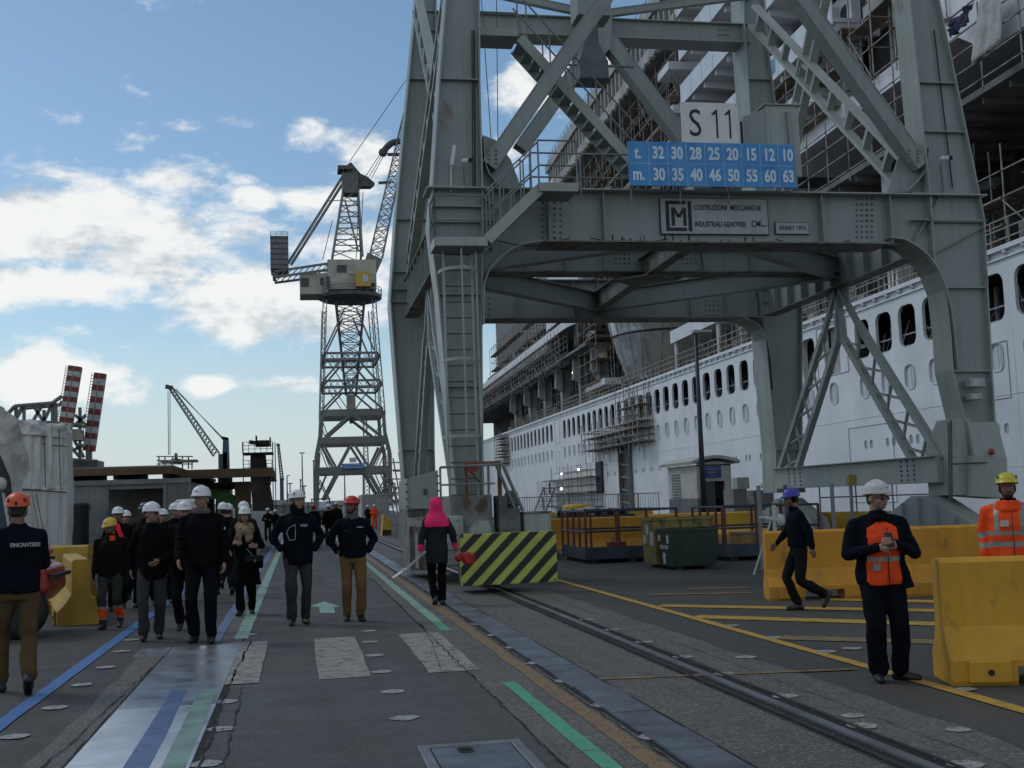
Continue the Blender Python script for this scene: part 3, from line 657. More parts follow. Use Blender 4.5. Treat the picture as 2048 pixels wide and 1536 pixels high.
text('lettering', 'INDUSTRIALI GENOVESI', (p.x+w*.31, Yp, p.z+h*.27), UX, UZ, .165, MBLK, o, .64, .0035, 'LEFT', space=1.04)
text('lettering', 'CMI', (p.x+w*.84, Yp, p.z+h*.29), UX, UZ, .20, MBLK, o, .72, .0005, 'LEFT'); text('lettering', 'S.p.A', (p.x+w*.93, Yp, p.z+h*.25), UX, UZ, .085, MBLK, o, .8, 0, 'LEFT')
fr = MB(); e = .012
for a in ((p.x-e, q.x+e, q.z, q.z+e), (p.x-e, q.x+e, p.z-e, p.z), (p.x-e, p.x, p.z, q.z), (q.x, q.x+e, p.z, q.z)): fr.bb(a[0], a[1], YP-.008, YP+.055, a[2], a[3])
fr.build('plate_rim', MBLK, o)
o, p, q = board('year_plate', 1552.5, 1617, 446, 467, MPLATE, Y=YP+.01, th=.05, label='small plate dated 1974')
text('lettering', 'ANNO 1974', ((p.x+q.x)/2, YP+.006, (p.z+q.z)/2), UX, UZ, .15, MBLK, o, .80, 0)
fr = MB()
for a in ((p.x-e, q.x+e, q.z, q.z+e), (p.x-e, q.x+e, p.z-e, p.z), (p.x-e, p.x, p.z, q.z), (q.x, q.x+e, p.z, q.z)): fr.bb(a[0], a[1], YP+.012, YP+.055, a[2], a[3])
fr.build('plate_rim', MBLK, o)
# rust runs under the beam and drips
b = MB(); random.seed(5)
for x in [1208, 1225, 1232, 1244, 1248, 1258, 1262, 1276, 1281, 1288]+list(range(1330, 1525, 16)):
    hh = random.uniform(.03, .16); ww = random.uniform(.012, .035); pp = P(x, 470, 24.15); b.bb(pp.x-ww/2, pp.x+ww/2, 24.150, 24.1595, ZB+random.uniform(0, .03), ZB+.03+hh)
b.build('rust_run', mat('rust_run', (.035, .025, .02), .9, var=.4), beam)
# cabinet beside the number board
p, q = at(1530, 290, 23.9), at(1590, 217, 23.9)
o = MB().bb(p.x, q.x, 23.75, 24.5, 8.5, q.z).build('switch_cabinet', CP2, crane)
MB().bb(p.x-.05, q.x+.06, 23.7, 24.55, q.z+.002, q.z+.03).build('cabinet_roof', CP, o)
a, c = at(1488, 290, 24.05), at(1528, 228, 24.05); MB().prism([(a.x, 24.05, 8.5), (c.x, 23.74, 8.5), (c.x, 23.74, c.z+.05), (a.x, 24.05, c.z-.08)], (0, .03, 0)).build('cabinet_door', CP, o)
MB().bb(a.x+.05, p.x-.03, 24.3, 24.35, 8.5, c.z-.1).build('cabinet_back', MBLK, o)
b = MB(); zc_ = ZT+.07
b.path([(3.95, 24.3, zc_), (8.0, 24.3, zc_), (8.05, 24.3, zc_+.02), (13.2, 24.3, zc_)], .025); b.build('cable', MBLACK, crane)
b = MB()
for x0, y0, sag in ((4.0, 23.9, .18), (6.2, 23.9, .10), (10.4, 23.9, .14)):
    pts = [Vector((x0+i*.22, y0, ZB+.05-sag*math.sin(math.pi*i/8))) for i in range(9)]; b.path(pts, .012, 5)
b.build('cable', MBLACK, crane); b = MB()
b.path([P(948, 60, 24.0), P(950, 375, 24.0)], .018, 5).path([P(944, 60, 24.0), P(946, 375, 24.0)], .012, 5).path([P(1868, 60, 24.05), P(1905, 375, 24.05)], .016, 5); b.build('cable', MBLACK, crane)
# cameras and lamps on the legs
MCAM = mat('camera_white', (.6, .6, .58), .4, var=.05)
for (x, y, s) in ((928, 323, 1), (1885, 318, 1)):
    pp = P(x, y, 23.8); o = MB().ball(pp, (.07, .09, .07), 12, 8).tube(pp, pp+Vector((.10, -.13, -.01)), .055, 12).build('security_camera', MCAM, crane, True)
    MB().tube(pp+Vector((.101, -.132, -.01)), pp+Vector((.13, -.17, -.015)), .05, 12).build('lens', MBLACK, o); MB().tube(pp+Vector((0, .1, -.1)), P(x+2, 384, 24.05), .018).build('conduit', MGALV, o)
pp = P(904, 310, 23.85); MB().bar(pp+Vector((-.03, -.1, -.25)), pp+Vector((.04, -.1, .17)), .07).bar(P(902, 384, 24.05), P(902, 325, 24.05), .03).build('tube_lamp', MCAM, crane)
for x, y, w_, h_ in ((1950, 766, .36, .2), (1948, 794, .28, .14)):
    pp = P(x, y, 23.85); o = MB().box(pp, (w_, .25, h_)).build('work_light', MPLATE, crane); bevel(o, .02); MB().box(pp+Vector((-.05, -.128, 0)), (w_*.3, .004, h_*.7)).build('lens', mat('lamp_glass', (.4, .42, .4), .2), o)
pp = P(1984, 909, 23.7); MB().lathe([(.06, 0), (.055, .09), (.035, .13), (.001, .14)], pp, 12).build('beacon', mat('red_lens', (.35, .04, .02), .3), crane, True)
b = MB(); b.path([P(1897, 845, 23.9), P(1899, 1000, 23.9)], .022).path([P(1902, 840, 23.88), P(1904, 1000, 23.88)], .022); b.path([P(1903, 928, 23.85), P(1975, 925, 23.65)], .02); b.build('conduit', MBOLT, crane)
# --------------------------------------------------------------- platforms, stairs, ladder
def railing(pts, hgt, b, mid=1, post=1.0, r=.02):
    pts = [Vector(p) for p in pts]; U = Vector((0, 0, hgt))
    for a, c in zip(pts, pts[1:]):
        for k in range(mid+1): b.tube(a+U*(1-k/(mid+1)), c+U*(1-k/(mid+1)), r)
        n = max(1, int((c-a).length/post))
        for i in range(n+1): b.tube(a.lerp(c, i/n), a.lerp(c, i/n)+U, r)
def stair(a, c, w, n, name, railh=1.0, both=True):
    a, c = Vector(a), Vector(c); d = c-a; W_ = Vector((0, w, 0)); b = MB()
    for k in (0, 1): b.bar(a+W_*k, c+W_*k, .04, .22, (0, 0, 1))
    o = b.build('stringer', CP2, crane); t = MB()
    for i in range(n):
        p = a.lerp(c, (i+.5)/n); t.bb(p.x-.13, p.x+.13, a.y+.02, a.y+w-.02, p.z-.015, p.z+.015)
    t.build('tread', CP, o); r = MB()
    for k in ((0, 1) if both else (0,)):
        for hh in (railh, railh*.5): r.tube(a+W_*k+Vector((0, 0, hh)), c+W_*k+Vector((0, 0, hh)), .02)
        for i in range(5): p = a.lerp(c, (i+.3)/5)+W_*k; r.tube(p, p+Vector((0, 0, railh)), .018)
    r.build('handrail', MGALV, o); return o
YSf = 22.9
def platform(x0, x1, ybot, Y0, Y1, posts, th=.16):
    p, q = at(x0, ybot, Y0), at(x1, ybot, Y0); o = MB().bb(p.x, q.x, Y0, Y1, p.z, p.z+.05).build('platform', CP, crane)
    f = MB(); f.bb(p.x, q.x, Y0-.012, Y0-.001, p.z-.02, p.z+th); f.bb(p.x-.012, p.x-.001, Y0, Y1, p.z-.02, p.z+th); f.build('toe_board', CP2, o)
    return o, p, q
o, p, q = platform(871, 975, 489, 23.0, 23.9, 0)
r = MB(); railing([(p.x, 23.85, p.z), (p.x, 23.02, p.z), (q.x, 23.02, p.z)], 1.02, r); r.build('handrail', MGALV, o)
LB = q
o, p, q = platform(1079, 1156, 380, 22.95, 23.85, 0)
r = MB(); railing([(p.x, 22.97, p.z), (q.x, 22.97, p.z)], 1.05, r, 1, .8); railing([(p.x, 23.84, p.z), (q.x+3.6, 23.84, p.z)], 1.05, r, 1, .9); r.build('handrail', MGALV, o)
st1 = stair((LB.x, 23.0, LB.z+.1), (p.x, 23.0, p.z+.02), .8, 9, 'stair_flight')
o2, p2, q2 = platform(950, 1036, 68, 24.8, 25.6, 0)
r = MB(); railing([(p2.x, 24.82, p2.z), (q2.x, 24.82, p2.z)], 1.05, r); r.build('handrail', MGALV, o2)
e0 = at(1040, 75, 24.9); e1 = at(1275, 335, 24.9); stair(e0, e1, .75, 15, 'stair_flight')
e0 = at(950, -10, 25.2); e1 = at(1200, 190, 27.5)
# ladder with hoops on the left leg
xl0, xl1 = at(892, 600, 23.75), at(952, 600, 23.75)
lad = MB(); zt_, zb_ = LB.z-.05, .9
XA, XB = 3.02, 3.60
for X in (XA, XB): lad.bar((X, 23.72, zb_), (X, 23.72, zt_), .05, .03)
o = lad.build('ladder', CP2, crane); rg = MB()
z = zb_+.2
while z < zt_: rg.tube((XA, 23.72, z), (XB, 23.72, z), .015); z += .33
rg.build('rung', MBOLT, o)
cg = MB(); cx = (XA+XB)/2
for z in (2.9, 4.45, 6.3):
    arc = [Vector((cx-.40*math.cos(t), 23.72-.62*math.sin(t), z)) for t in [math.pi*i/12 for i in range(13)]]
    cg.ribbon(arc, (0, 0, .06), .012)
for t in (.18, .5, .82):
    pt = Vector((cx-.40*math.cos(math.pi*t), 23.72-.62*math.sin(math.pi*t), 0)); cg.bar(pt+Vector((0, 0, 2.9)), pt+Vector((0, 0, zt_)), .035, .012)
cg.build('safety_cage', CP2, o)
# mooring wires in the opening
MB().tube(at(963, 0, 30), at(985, 320, 30), .012).tube(at(993, 0, 30), at(996, 300, 30), .012).build('hoist_rope', MBOLT, crane)
# --------------------------------------------------------------- travelling gear, left rail
def gear():
    X = 3.5
    o = MB().bb(X-.45, X+.35, 23.6, 25.4, .95, 1.75).build('leg_foot', CPR, crane)
    hs = MB(); hs.bb(2.62, 3.25, 23.5, 24.5, .35, 1.35); h = bevel(hs.build('gearbox', CP2, crane), .04)
    for (x, z, w, hh) in ((2.93, .98, .44, .62), (3.62, .98, .28, .5)):
        pl = MB(); pl.box((x, 23.48 if x < 3.3 else 23.34, z), (w, .03, hh)); c = bevel(pl.build('cover_plate', CP2, h), .02)
        bl = MB()
        for i in (-1, 1):
            for k in (-1, 0, 1): bl.ball((x+i*w*.42, 23.462 if x < 3.3 else 23.322, z+k*hh*.43), .016, 6, 4)
        bl.build('bolt_group', MBOLT, c)
    MB().lathe([(.26, -.35), (.28, -.2), (.28, .25), (.2, .35), (.1, .4)], (3.62, 23.75, .95), 20, Matrix.Rotation(rad(90), 3, 'X')).build('motor', CP2, crane, True)
    MB().lathe([(.2, 0), (.2, .5), (.15, .55), (.02, .56)], (3.35, 23.4, .62), 16, Matrix.Rotation(rad(90), 3, 'Y')).build('motor', CPR, crane, True)
    br = MB(); br.bb(3.95, 4.12, 23.3, 24.0, .5, 1.72); br.bb(4.12, 4.38, 23.35, 23.9, .98, 1.45); br.lathe([(.14, 0), (.14, .3), (.1, .36), (.01, .37)], (4.25, 23.55, 1.45), 14); br.bb(4.14, 4.36, 23.36, 23.8, 1.55, 1.68)
    br.build('brake_unit', mat('oily_grey', (.10, .11, .11), .5, var=.4), crane)
    MB().bb(4.15, 4.36, 23.28, 23.5, .66, .96).build('brake_cover', CP2, crane)
    ab = MB(); ab.bb(4.45, 5.0, 23.3, 23.9, .35, 1.35); a = bevel(ab.build('electrical_box', CP2, crane), .03); MB().bb(4.43, 5.02, 23.27, 23.93, 1.352, 1.38).build('box_lid', CPR, a)
    bg = MB(); bg.prism([(X-.3, 21.6, .35), (X-.3, 26.2, .35), (X-.3, 26.2, .8), (X-.3, 24.6, 1.0), (X-.3, 23.3, 1.0), (X-.3, 21.6, .75)], (.6, 0, 0)); bgo = bg.build('bogie', CPR, crane)
    w = MB()
    for Y in (22.3, 23.3, 24.5, 25.5): w.lathe([(.33, -.09), (.33, .09), (.27, .1), (.05, .1)], (X+.06, Y, .35), 18, Matrix.Rotation(rad(90), 3, 'Y'))
    w.build('wheel', MRUST, bgo)
    wl = MB(); wl.bb(2.62, 2.66, 23.5, 24.5, .1, .95)
    # covered box toward the road and flanged guard
    g = MB(); g.prism([(2.35, 25.6, .18), (2.35, 27.2, .18), (2.35, 27.2, 1.12), (2.35, 26.9, 1.3), (2.35, 25.9, 1.3), (2.35, 25.6, 1.12)], (.78, 0, 0)); go = g.build('wheel_guard', CPR, crane)
    MB().bb(2.9, 3.14, 25.50, 25.59, .3, 1.05).build('vent_grille', MBOLT, go)
    g = MB(); g.prism([(2.45, 24.7, .25), (2.45, 25.5, .25), (2.45, 25.5, 1.0), (2.45, 24.7, .8)], (.5, 0, 0)); g.build('bogie_cover', CPR, crane)
    cb = MB(); p0, p1 = at(815, 1018, 30), at(876, 952, 30); cb.prism([(p0.x, 30, p0.z), (p1.x, 30, p0.z), (p1.x, 30, p1.z+.15), (p0.x, 30, p1.z-.05)], (0, 2.4, 0)); c = cb.build('machine_house', CP2, crane)
    bb_ = MB()
    for k in range(5): z = lerp(p0.z+.06, p1.z, k/4); bb_.box((p0.x-.01, 29.97, z), (.07, .05, .04)); bb_.box((p1.x+.0, 29.97, z), (.07, .05, .04))
    bb_.bb((p0.x+p1.x)/2+.02, (p0.x+p1.x)/2+.1, 29.95, 29.99, p0.z+.35, p0.z+.5); bb_.build('door_hinge', MBOLT, c)
    f = MB(); f.bb(XL-.4, XL+.4, 32.6, 35.4, .3, 1.9); f.build('leg_foot', CPR, crane)
    f = MB(); f.prism([(XL-.3, 31.2, .35), (XL-.3, 36.5, .35), (XL-.3, 36.5, .9), (XL-.3, 34, 1.4), (XL-.3, 31.2, .9)], (.6, 0, 0)); fo = f.build('bogie', CPR, crane)
    w = MB()
    for Y in (31.8, 33, 34.6, 35.8): w.lathe([(.33, -.09), (.33, .09), (.27, .1), (.05, .1)], (XL+.2, Y, .35), 18, Matrix.Rotation(rad(90), 3, 'Y'))
    w.build('wheel', MRUST, fo)
    # railing round the gear
    r = MB(); za, zb2 = at(880, 935, 23.2).z, at(880, 970, 23.2).z; xa_, xb_ = at(880, 935, 23.2).x, at(1006, 930, 23.2).x
    r.tube((xa_, 23.2, za), (xb_, 23.2, za+.03), .03); r.tube((xa_, 23.2, zb2), (at(990, 968, 23.2).x, 23.2, zb2), .022)
    r.bar((xb_, 23.2, za), (4.45, 23.4, 1.4), .05); r.bar((xb_-.13, 23.2, za), (4.30, 23.4, 1.4), .05); r.bar((xb_-.3, 23.2, za), (xb_-.28, 23.4, 1.4), .05); r.tube((xa_, 23.2, za), (xa_, 23.2, 1.2), .025)
    r.build('handrail', MGALV, crane)
    q = MB(); q.bb(3.3, 3.36, 23.5, 23.6, 1.5, 2.35); q.bb(3.3, 4.05, 23.5, 23.6, 2.36, 2.42); q.bb(3.98, 4.05, 23.5, 23.6, 1.2, 2.35); q.bar((3.36, 23.5, 2.3), (3.65, 23.5, 1.95), .04); q.build('rusty_bracket', mat('rust_brown', (.17, .09, .04), .8, var=.35), crane)
    q = MB(); pr = at(945, 935, 23.4); q.box(pr, (.2, .05, .17)); q.build('red_sign', mat('red_plate', (.30, .03, .03), .5), crane)
    # trailing cables and pipe
    q = MB(); q.path([(3.0, 22.8, .73), (3.9, 22.7, .72), (4.9, 22.4, .70)], .03); q.build('pipe', MGALV, crane)
    # yellow and black board at the buffer
    p0, p1 = at(922, 1173, 20.6), at(1112, 1061, 20.6)
    bo = MB().bb(p0.x, p1.x, 20.6, 20.64, p0.z, p1.z); bdo = bo.build('hazard_board', mat('hazard_yellow', (.44, .47, .085), .45, var=.12, streak=.25), crane, label='yellow board with black diagonal stripes'); bevel(bdo, .015)
    w, hh = p1.x-p0.x, p1.z-p0.z; s = MB()
    per = w/5.15; slope = w/hh*.565/ (w/hh) 
    run = hh*1.0
    for k in range(-7, 14):                       # stripes leaning right, clipped to the board
        x0 = k*per*1.0+.02; poly = [(x0, 0), (x0+per*.5, 0), (x0+per*.5+run, hh), (x0+run, hh)]
        def clip(poly, val, lo):
            out = []
            for (ax, az), (bx, bz) in zip(poly, poly[1:]+poly[:1]):
                ia, ib = (ax >= val) if lo else (ax <= val), (bx >= val) if lo else (bx <= val)
                if ia: out.append((ax, az))
                if ia != ib: t = (val-ax)/(bx-ax); out.append((val, az+(bz-az)*t))
            return out
        poly = clip(poly, .004, True)
        if len(poly) > 2: poly = clip(poly, w-.004, False)
        if len(poly) > 2: s.prism([(p0.x+x, 20.5975, p0.z+max(.004, min(hh-.004, z))) for x, z in poly], (0, .002, 0))
    s.build('stripe', mat('hazard_black', (.012, .014, .013), .5), bdo)
    b2 = MB()
    for fx in (.03, .97):
        for fz in (.05, .95): b2.ball((p0.x+w*fx, 20.598, p0.z+hh*fz), .018, 8, 5)
    b2.build('screw', MBOLT, bdo)
    MB().bar((3.5, 20.65, .6), (3.5, 21.7, .6), .25, .3).bar((3.2, 20.65, .35), (3.2, 21.7, .45), .1).bar((4.2, 20.65, .8), (3.7, 21.9, .7), .08).build('board_bracket', CPR, crane)
    MB().prism([(2.86, 20.7, .16), (2.86, 21.6, .10), (2.86, 21.6, .5), (2.86, 20.7, .5)], (1.1, 0, 0)).build('rail_sweep', MBLACK, crane)
gear()
# ================================================================== the cruise ship under construction
HW = mat('hull_white', (.68, .705, .73), .42, var=.09, scale=.35, streak=.42, dirt=(.50, .53, .56), rust=.22, thr=.64, rustcol=(.40, .40, .38), bump=.03, bscale=1.2)
HW2 = mat('ship_white', (.66, .68, .70), .5, var=.10, scale=.6, streak=.3)
SG = mat('ship_primer', (.17, .17, .165), .7, var=.3, scale=.5, rust=.5, thr=.62, streak=.4)
SGL = mat('ship_primer_pale', (.36, .36, .345), .7, var=.25, scale=.6, rust=.35, thr=.66, streak=.4)
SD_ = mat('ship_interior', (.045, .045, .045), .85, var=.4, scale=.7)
SB = mat('scaffold_tube', (.34, .32, .30), .55, .4, var=.3, scale=1.5, rust=.6, thr=.5)
SP = mat('scaffold_plank', (.27, .23, .18), .8, var=.35, scale=2)
PANE = mat('cabin_pane', (.50, .54, .57), .2, var=.06)
ship = thing('cruise_ship', sh(70, 0, -2), 'unfinished white cruise ship with rows of windows moored behind the quay', 'cruise ship')
def dz(s, z): return max(0, s-55)*.0065*max(0, z-4.5)/5.3
def nb(s): return max(0, (s-178)/20)**2*6.5
def H(s, n, z): return sh(s, n+nb(s), z+dz(s, z))
cols = [(33.5, 1), (35.6, 1), (37.7, 1), (39.9, 1), (42.0, 1), (44.0, 1), (46.05, 1), (48.1, 1), (51.3, 3), (54.0, 2)]
cols += [(56.5, 1), (58.7, 1)] + [(60.9+2.23*i, 1) for i in range(25)] + [(118.2, 0)] + [(121.3+2.43*i, 1) for i in range(12)]
edges = [32.4] + [(a[0]+b_[0])/2 for a, b_ in zip(cols, cols[1:])] + [149.5]
def rr(w, h, r, n=5):                  # rounded rectangle, counter-clockwise
    pts = []
    for cx, cy, a0 in ((w/2-r, h/2-r, 0), (-w/2+r, h/2-r, 90), (-w/2+r, -h/2+r, 180), (w/2-r, -h/2+r, 270)):
        for i in range(n+1): a = rad(a0+90*i/n); pts.append((cx+r*math.cos(a), cy+r*math.sin(a)))
    return pts
def rim(pt, s0, s1, z0, z1, c):        # outward onto the cell rectangle
    dx, dy = pt[0]-c[0], pt[1]-c[1]
    t = min(((s1-c[0])/dx if dx > 0 else (s0-c[0])/dx) if abs(dx) > 1e-9 else 1e9, ((z1-c[1])/dy if dy > 0 else (z0-c[1])/dy) if abs(dy) > 1e-9 else 1e9)
    return (c[0]+dx*t, c[1]+dy*t)
hull = MB(); openings = []; ports = []
def cell(s0, s1, z0, z1, hole, depth):
    c = (hole[0], hole[1]); lp = [(c[0]+x, c[1]+y) for x, y in rr(*hole[2:5])]; k = len(lp)
    out = [rim(p, s0, s1, z0, z1, c) for p in lp]
    vs = [H(p[0], 0, p[1]) for p in lp] + [H(p[0], 0, p[1]) for p in out] + [H(p[0], depth, p[1]) for p in lp]
    hull.mesh(vs, [(i, (i+1) % k, k+(i+1) % k, k+i) for i in range(k)] + [(i, (i+1) % k, 2*k+(i+1) % k, 2*k+i) for i in range(k)])
    for i in range(k):                 # a whole side skipped between two neighbours
        a, b_ = out[i], out[(i+1) % k]
        ez = lambda p: z0 if abs(p[1]-z0) < 1e-6 else z1 if abs(p[1]-z1) < 1e-6 else None
        es = lambda p: s0 if abs(p[0]-s0) < 1e-6 else s1 if abs(p[0]-s1) < 1e-6 else None
        if None not in (ez(a), ez(b_)) and ez(a) != ez(b_): s_ = s1 if a[0] > c[0] else s0; hull.mesh([H(a[0], 0, a[1]), H(s_, 0, a[1]), H(s_, 0, b_[1]), H(b_[0], 0, b_[1])], [(0, 1, 2, 3)])
        elif None not in (es(a), es(b_)) and es(a) != es(b_): z_ = z1 if a[1] > c[1] else z0; hull.mesh([H(a[0], 0, a[1]), H(a[0], 0, z_), H(b_[0], 0, z_), H(b_[0], 0, b_[1])], [(0, 1, 2, 3)])
    for sx, sz in ((s0, z0), (s1, z0), (s1, z1), (s0, z1)):      # corner fills
        best = sorted(range(k), key=lambda i: (out[i][0]-sx)**2+(out[i][1]-sz)**2)
        for i in range(k):
            a, b_ = out[i], out[(i+1) % k]
            on = lambda p: (abs(p[0]-sx) < 1e-6, abs(p[1]-sz) < 1e-6)
            if (on(a)[0] and on(b_)[1]) or (on(a)[1] and on(b_)[0]): hull.mesh([H(*[a[0], 0, a[1]]), H(sx, 0, sz), H(b_[0], 0, b_[1])], [(0, 1, 2)])
    return lp
def pl(s0, s1, z0, z1):
    n = max(1, int((s1-s0)/2)) if s1 > 150 else 1
    for i in range(n):
        a, b_ = lerp(s0, s1, i/n), lerp(s0, s1, (i+1)/n); hull.quad(H(a, 0, z0), H(b_, 0, z0), H(b_, 0, z1), H(a, 0, z1))
for (s, k), a, b_ in zip(cols, edges, edges[1:]):
    pl(a, b_, -3, 3.0); pl(a, b_, 4.1, 5.35); pl(a, b_, 9.3, 9.75)
    if k in (1,) and s < 115:
        m_ = (a+b_)/2; cell(a, s, 3.0, 4.1, (s-.27, 3.53, .30, .40, .149), .05); cell(s, b_, 3.0, 4.1, (s+.27, 3.53, .30, .40, .149), .05)
        ports += [(s-.27, 3.53, .30, .40), (s+.27, 3.53, .30, .40)]
    else: pl(a, b_, 3.0, 4.1)
    if k: cell(a, b_, 5.35, 6.85, (s, 6.08, .78, .95, .28), .07); ports.append((s, 6.08, .78, .95))
    else: pl(a, b_, 5.35, 6.85)
    if k == 1: cell(a, b_, 6.85, 9.3, (s, 8.2, 1.42, 1.72, .42), .13); openings.append((s, 8.2, 1.42, 1.72))
    elif k == 3: cell(a, b_, 6.85, 9.3, (s, 8.1, 1.75, 2.2, .18), .28)
    elif k == 2: cell(a, b_, 6.85, 9.3, (s, 8.0, 1.5, 2.1, .4), .28)
    else: pl(a, b_, 6.85, 9.3)
pl(18, 32.4, -3, 9.75); pl(149.5, 205, -3, 9.75)
hull.build('hull', HW, ship)
# closed panes in the portholes, one part each row of marks kept on the hull
for i, (s, z, w, h) in enumerate([p for p in ports if p[2] > .5][:60]):
    b = MB(); b.mesh([H(s+x, .05, z+y) for x, y in rr(w-.02, h-.02, .26)], [tuple(range(24))])
    b.bar(H(s, .045, z-h*.45), H(s, .045, z+h*.45), .05, .02, SN); b.bar(H(s-.19, .045, z-h*.43), H(s-.19, .045, z+h*.43), .03, .02, SN)
    fr = [H(s+x, -.012, z+y) for x, y in rr(w+.07, h+.07, .3)]; fr.append(fr[0]); b.path(fr, .02, 4)
    b.build('porthole', PANE, ship)
b = MB()
for (s, z, w, h) in [p for p in ports if p[2] < .5]: b.mesh([H(s+x, .04, z+y) for x, y in rr(w-.005, h-.005, .14)], [tuple(range(24))])
o = b.build('small_porthole', mat('porthole_shade', (.34, .37, .40), .3), ship); o['kind'] = 'stuff'
# promenade behind the openings
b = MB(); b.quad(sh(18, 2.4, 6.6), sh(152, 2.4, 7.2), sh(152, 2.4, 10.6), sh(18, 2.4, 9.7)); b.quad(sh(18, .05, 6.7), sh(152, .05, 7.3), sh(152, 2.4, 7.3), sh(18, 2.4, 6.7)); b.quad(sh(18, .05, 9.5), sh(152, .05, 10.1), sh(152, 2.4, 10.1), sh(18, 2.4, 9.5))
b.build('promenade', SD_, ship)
random.seed(3)
MFR = mat('opening_frame', (.30, .32, .34), .5, var=.1)
for i, (s, z, w, h) in enumerate(openings):
    b = MB(); b.bar(H(s-w/2, .2, z-.32), H(s+w/2, .2, z-.32), .05, .07, SN); b.bar(H(s-w/2, .2, z-h/2+.06), H(s+w/2, .2, z-h/2+.06), .05, .09, SN)
    for k in range(random.randint(2, 4)):
        q = random.uniform(-.5, .5)*w*.8; b.tube(H(s+q, .3+random.random()*1.2, z-h/2), H(s+q, .3+random.random()*1.2, z+random.uniform(-.2, .5)), .025, 5)
    if random.random() < .5: q = random.uniform(-.4, .4)*w; b.tube(H(s+q, 1.6, z-h/2), H(s+q, 1.6, z+h/2), .1, 8)
    b.build('window_frame', MFR, ship)
b = MB(); b.bb(0, 0, 0, 0, 0, 0) if False else None
b.hexa([sh(50.55, .35, 7.0), sh(52.1, .35, 7.0), sh(52.1, .42, 7.0), sh(50.55, .42, 7.0), sh(50.55, .35, 9.2), sh(52.1, .35, 9.2), sh(52.1, .42, 9.2), sh(50.55, .42, 9.2)])
o = b.build('door', SGL, ship); MB().lathe([(.2, 0), (.2, .03), (.16, .03), (.16, .01)], sh(51.0, .33, 8.5), 14, Matrix.Rotation(rad(-90), 3, 'Y')).build('porthole', SD_, o)
def groove(s0, s1, z0, z1, nm='door_outline', r=.025):
    p = [H(a, -.006, c) for a, c in rr(1, 1, .06)] if False else [H(s0, -.006, z0), H(s1, -.006, z0), H(s1, -.006, z1), H(s0, -.006, z1), H(s0, -.006, z0)]
    b = MB(); b.path(p, r, 4); b.build(nm, mat('seam_shade', (.40, .43, .46), .6, var=.05), ship)
groove(45.8, 50.0, 1.0, 4.35) ; groove(116.9, 119.2, 7.1, 9.3); groove(117.2, 119, 4.2, 6.3); groove(37.0, 39.5, 4.6, 6.6); groove(49.6, 52.9, 6.95, 9.35, r=.03); groove(97, 98.3, 3.0, 4.4)
b = MB()
for s0 in range(32, 150, 4): b.bar(H(s0, -.004, 4.72), H(s0+4, -.004, 4.72), .02, .03, SN); b.bar(H(s0, -.002, 2.2), H(s0+4, -.002, 2.2), .012, .02, SN)
for s0 in range(36, 150, 9): b.bar(H(s0+.6, -.001, -2), H(s0+.6, -.001, 6.9), .012, .012, SN)
b.build('weld_seam', HW2, ship)
for s, z0, z1 in ((130, 1.7, 3.6), (123.3, 2.2, 3.4), (126.5, 2.0, 3.0)):
    b = MB(); b.mesh([H(s+x, -.02, (z0+z1)/2+y) for x, y in rr(1.15 if z1 > 3.1 else .8, z1-z0, .3)], [tuple(range(24))]); b.build('side_door', SD_, ship)
    if s == 130: MB().mesh([H(s-.25+x, -.03, (z0+z1)/2+y) for x, y in rr(1.1, z1-z0-.1, .3)], [tuple(range(24))]).build('door_leaf', HW2, ship)
# cap of the hull side with its brackets, rail above
b = MB()
for s0 in range(18, 204, 4): 
    b.hexa([H(s0, -.16, 9.75), H(s0+4, -.16, 9.75), H(s0+4, .5, 9.75), H(s0, .5, 9.75), H(s0, -.16, 9.92), H(s0+4, -.16, 9.92), H(s0+4, .5, 9.92), H(s0, .5, 9.92)])
    b.bar(H(s0, -.05, 9.5), H(s0+4, -.05, 9.5), .07, .06, SN)
b.build('cap_rail', HW, ship)
b = MB(); s = 30
while s < 150: b.ball(H(s, -.05, 9.66), (.16, .1, .1), 6, 4); s += 1.1
o = b.build('rail_bracket', HW2, ship); o['kind'] = 'stuff'
MRB = mat('deck_rail_beige', (.30, .27, .22), .6, .2, var=.25)
b = MB(); s = 28.
while s < 150:
    if not 116 < s < 119:
        b.bar(H(s, .25, 9.92), H(s, .25, 10.98), .06, .05)
        if s < 120 or random.random() < .5:
            for k in (.35, .7, 1.05): b.bar(H(s, .25, 9.92+k), H(s+1.1, .25, 9.92+k), .045, .045)
    s += 1.1
b.build('deck_railing', MRB, ship)['kind'] = 'stuff'
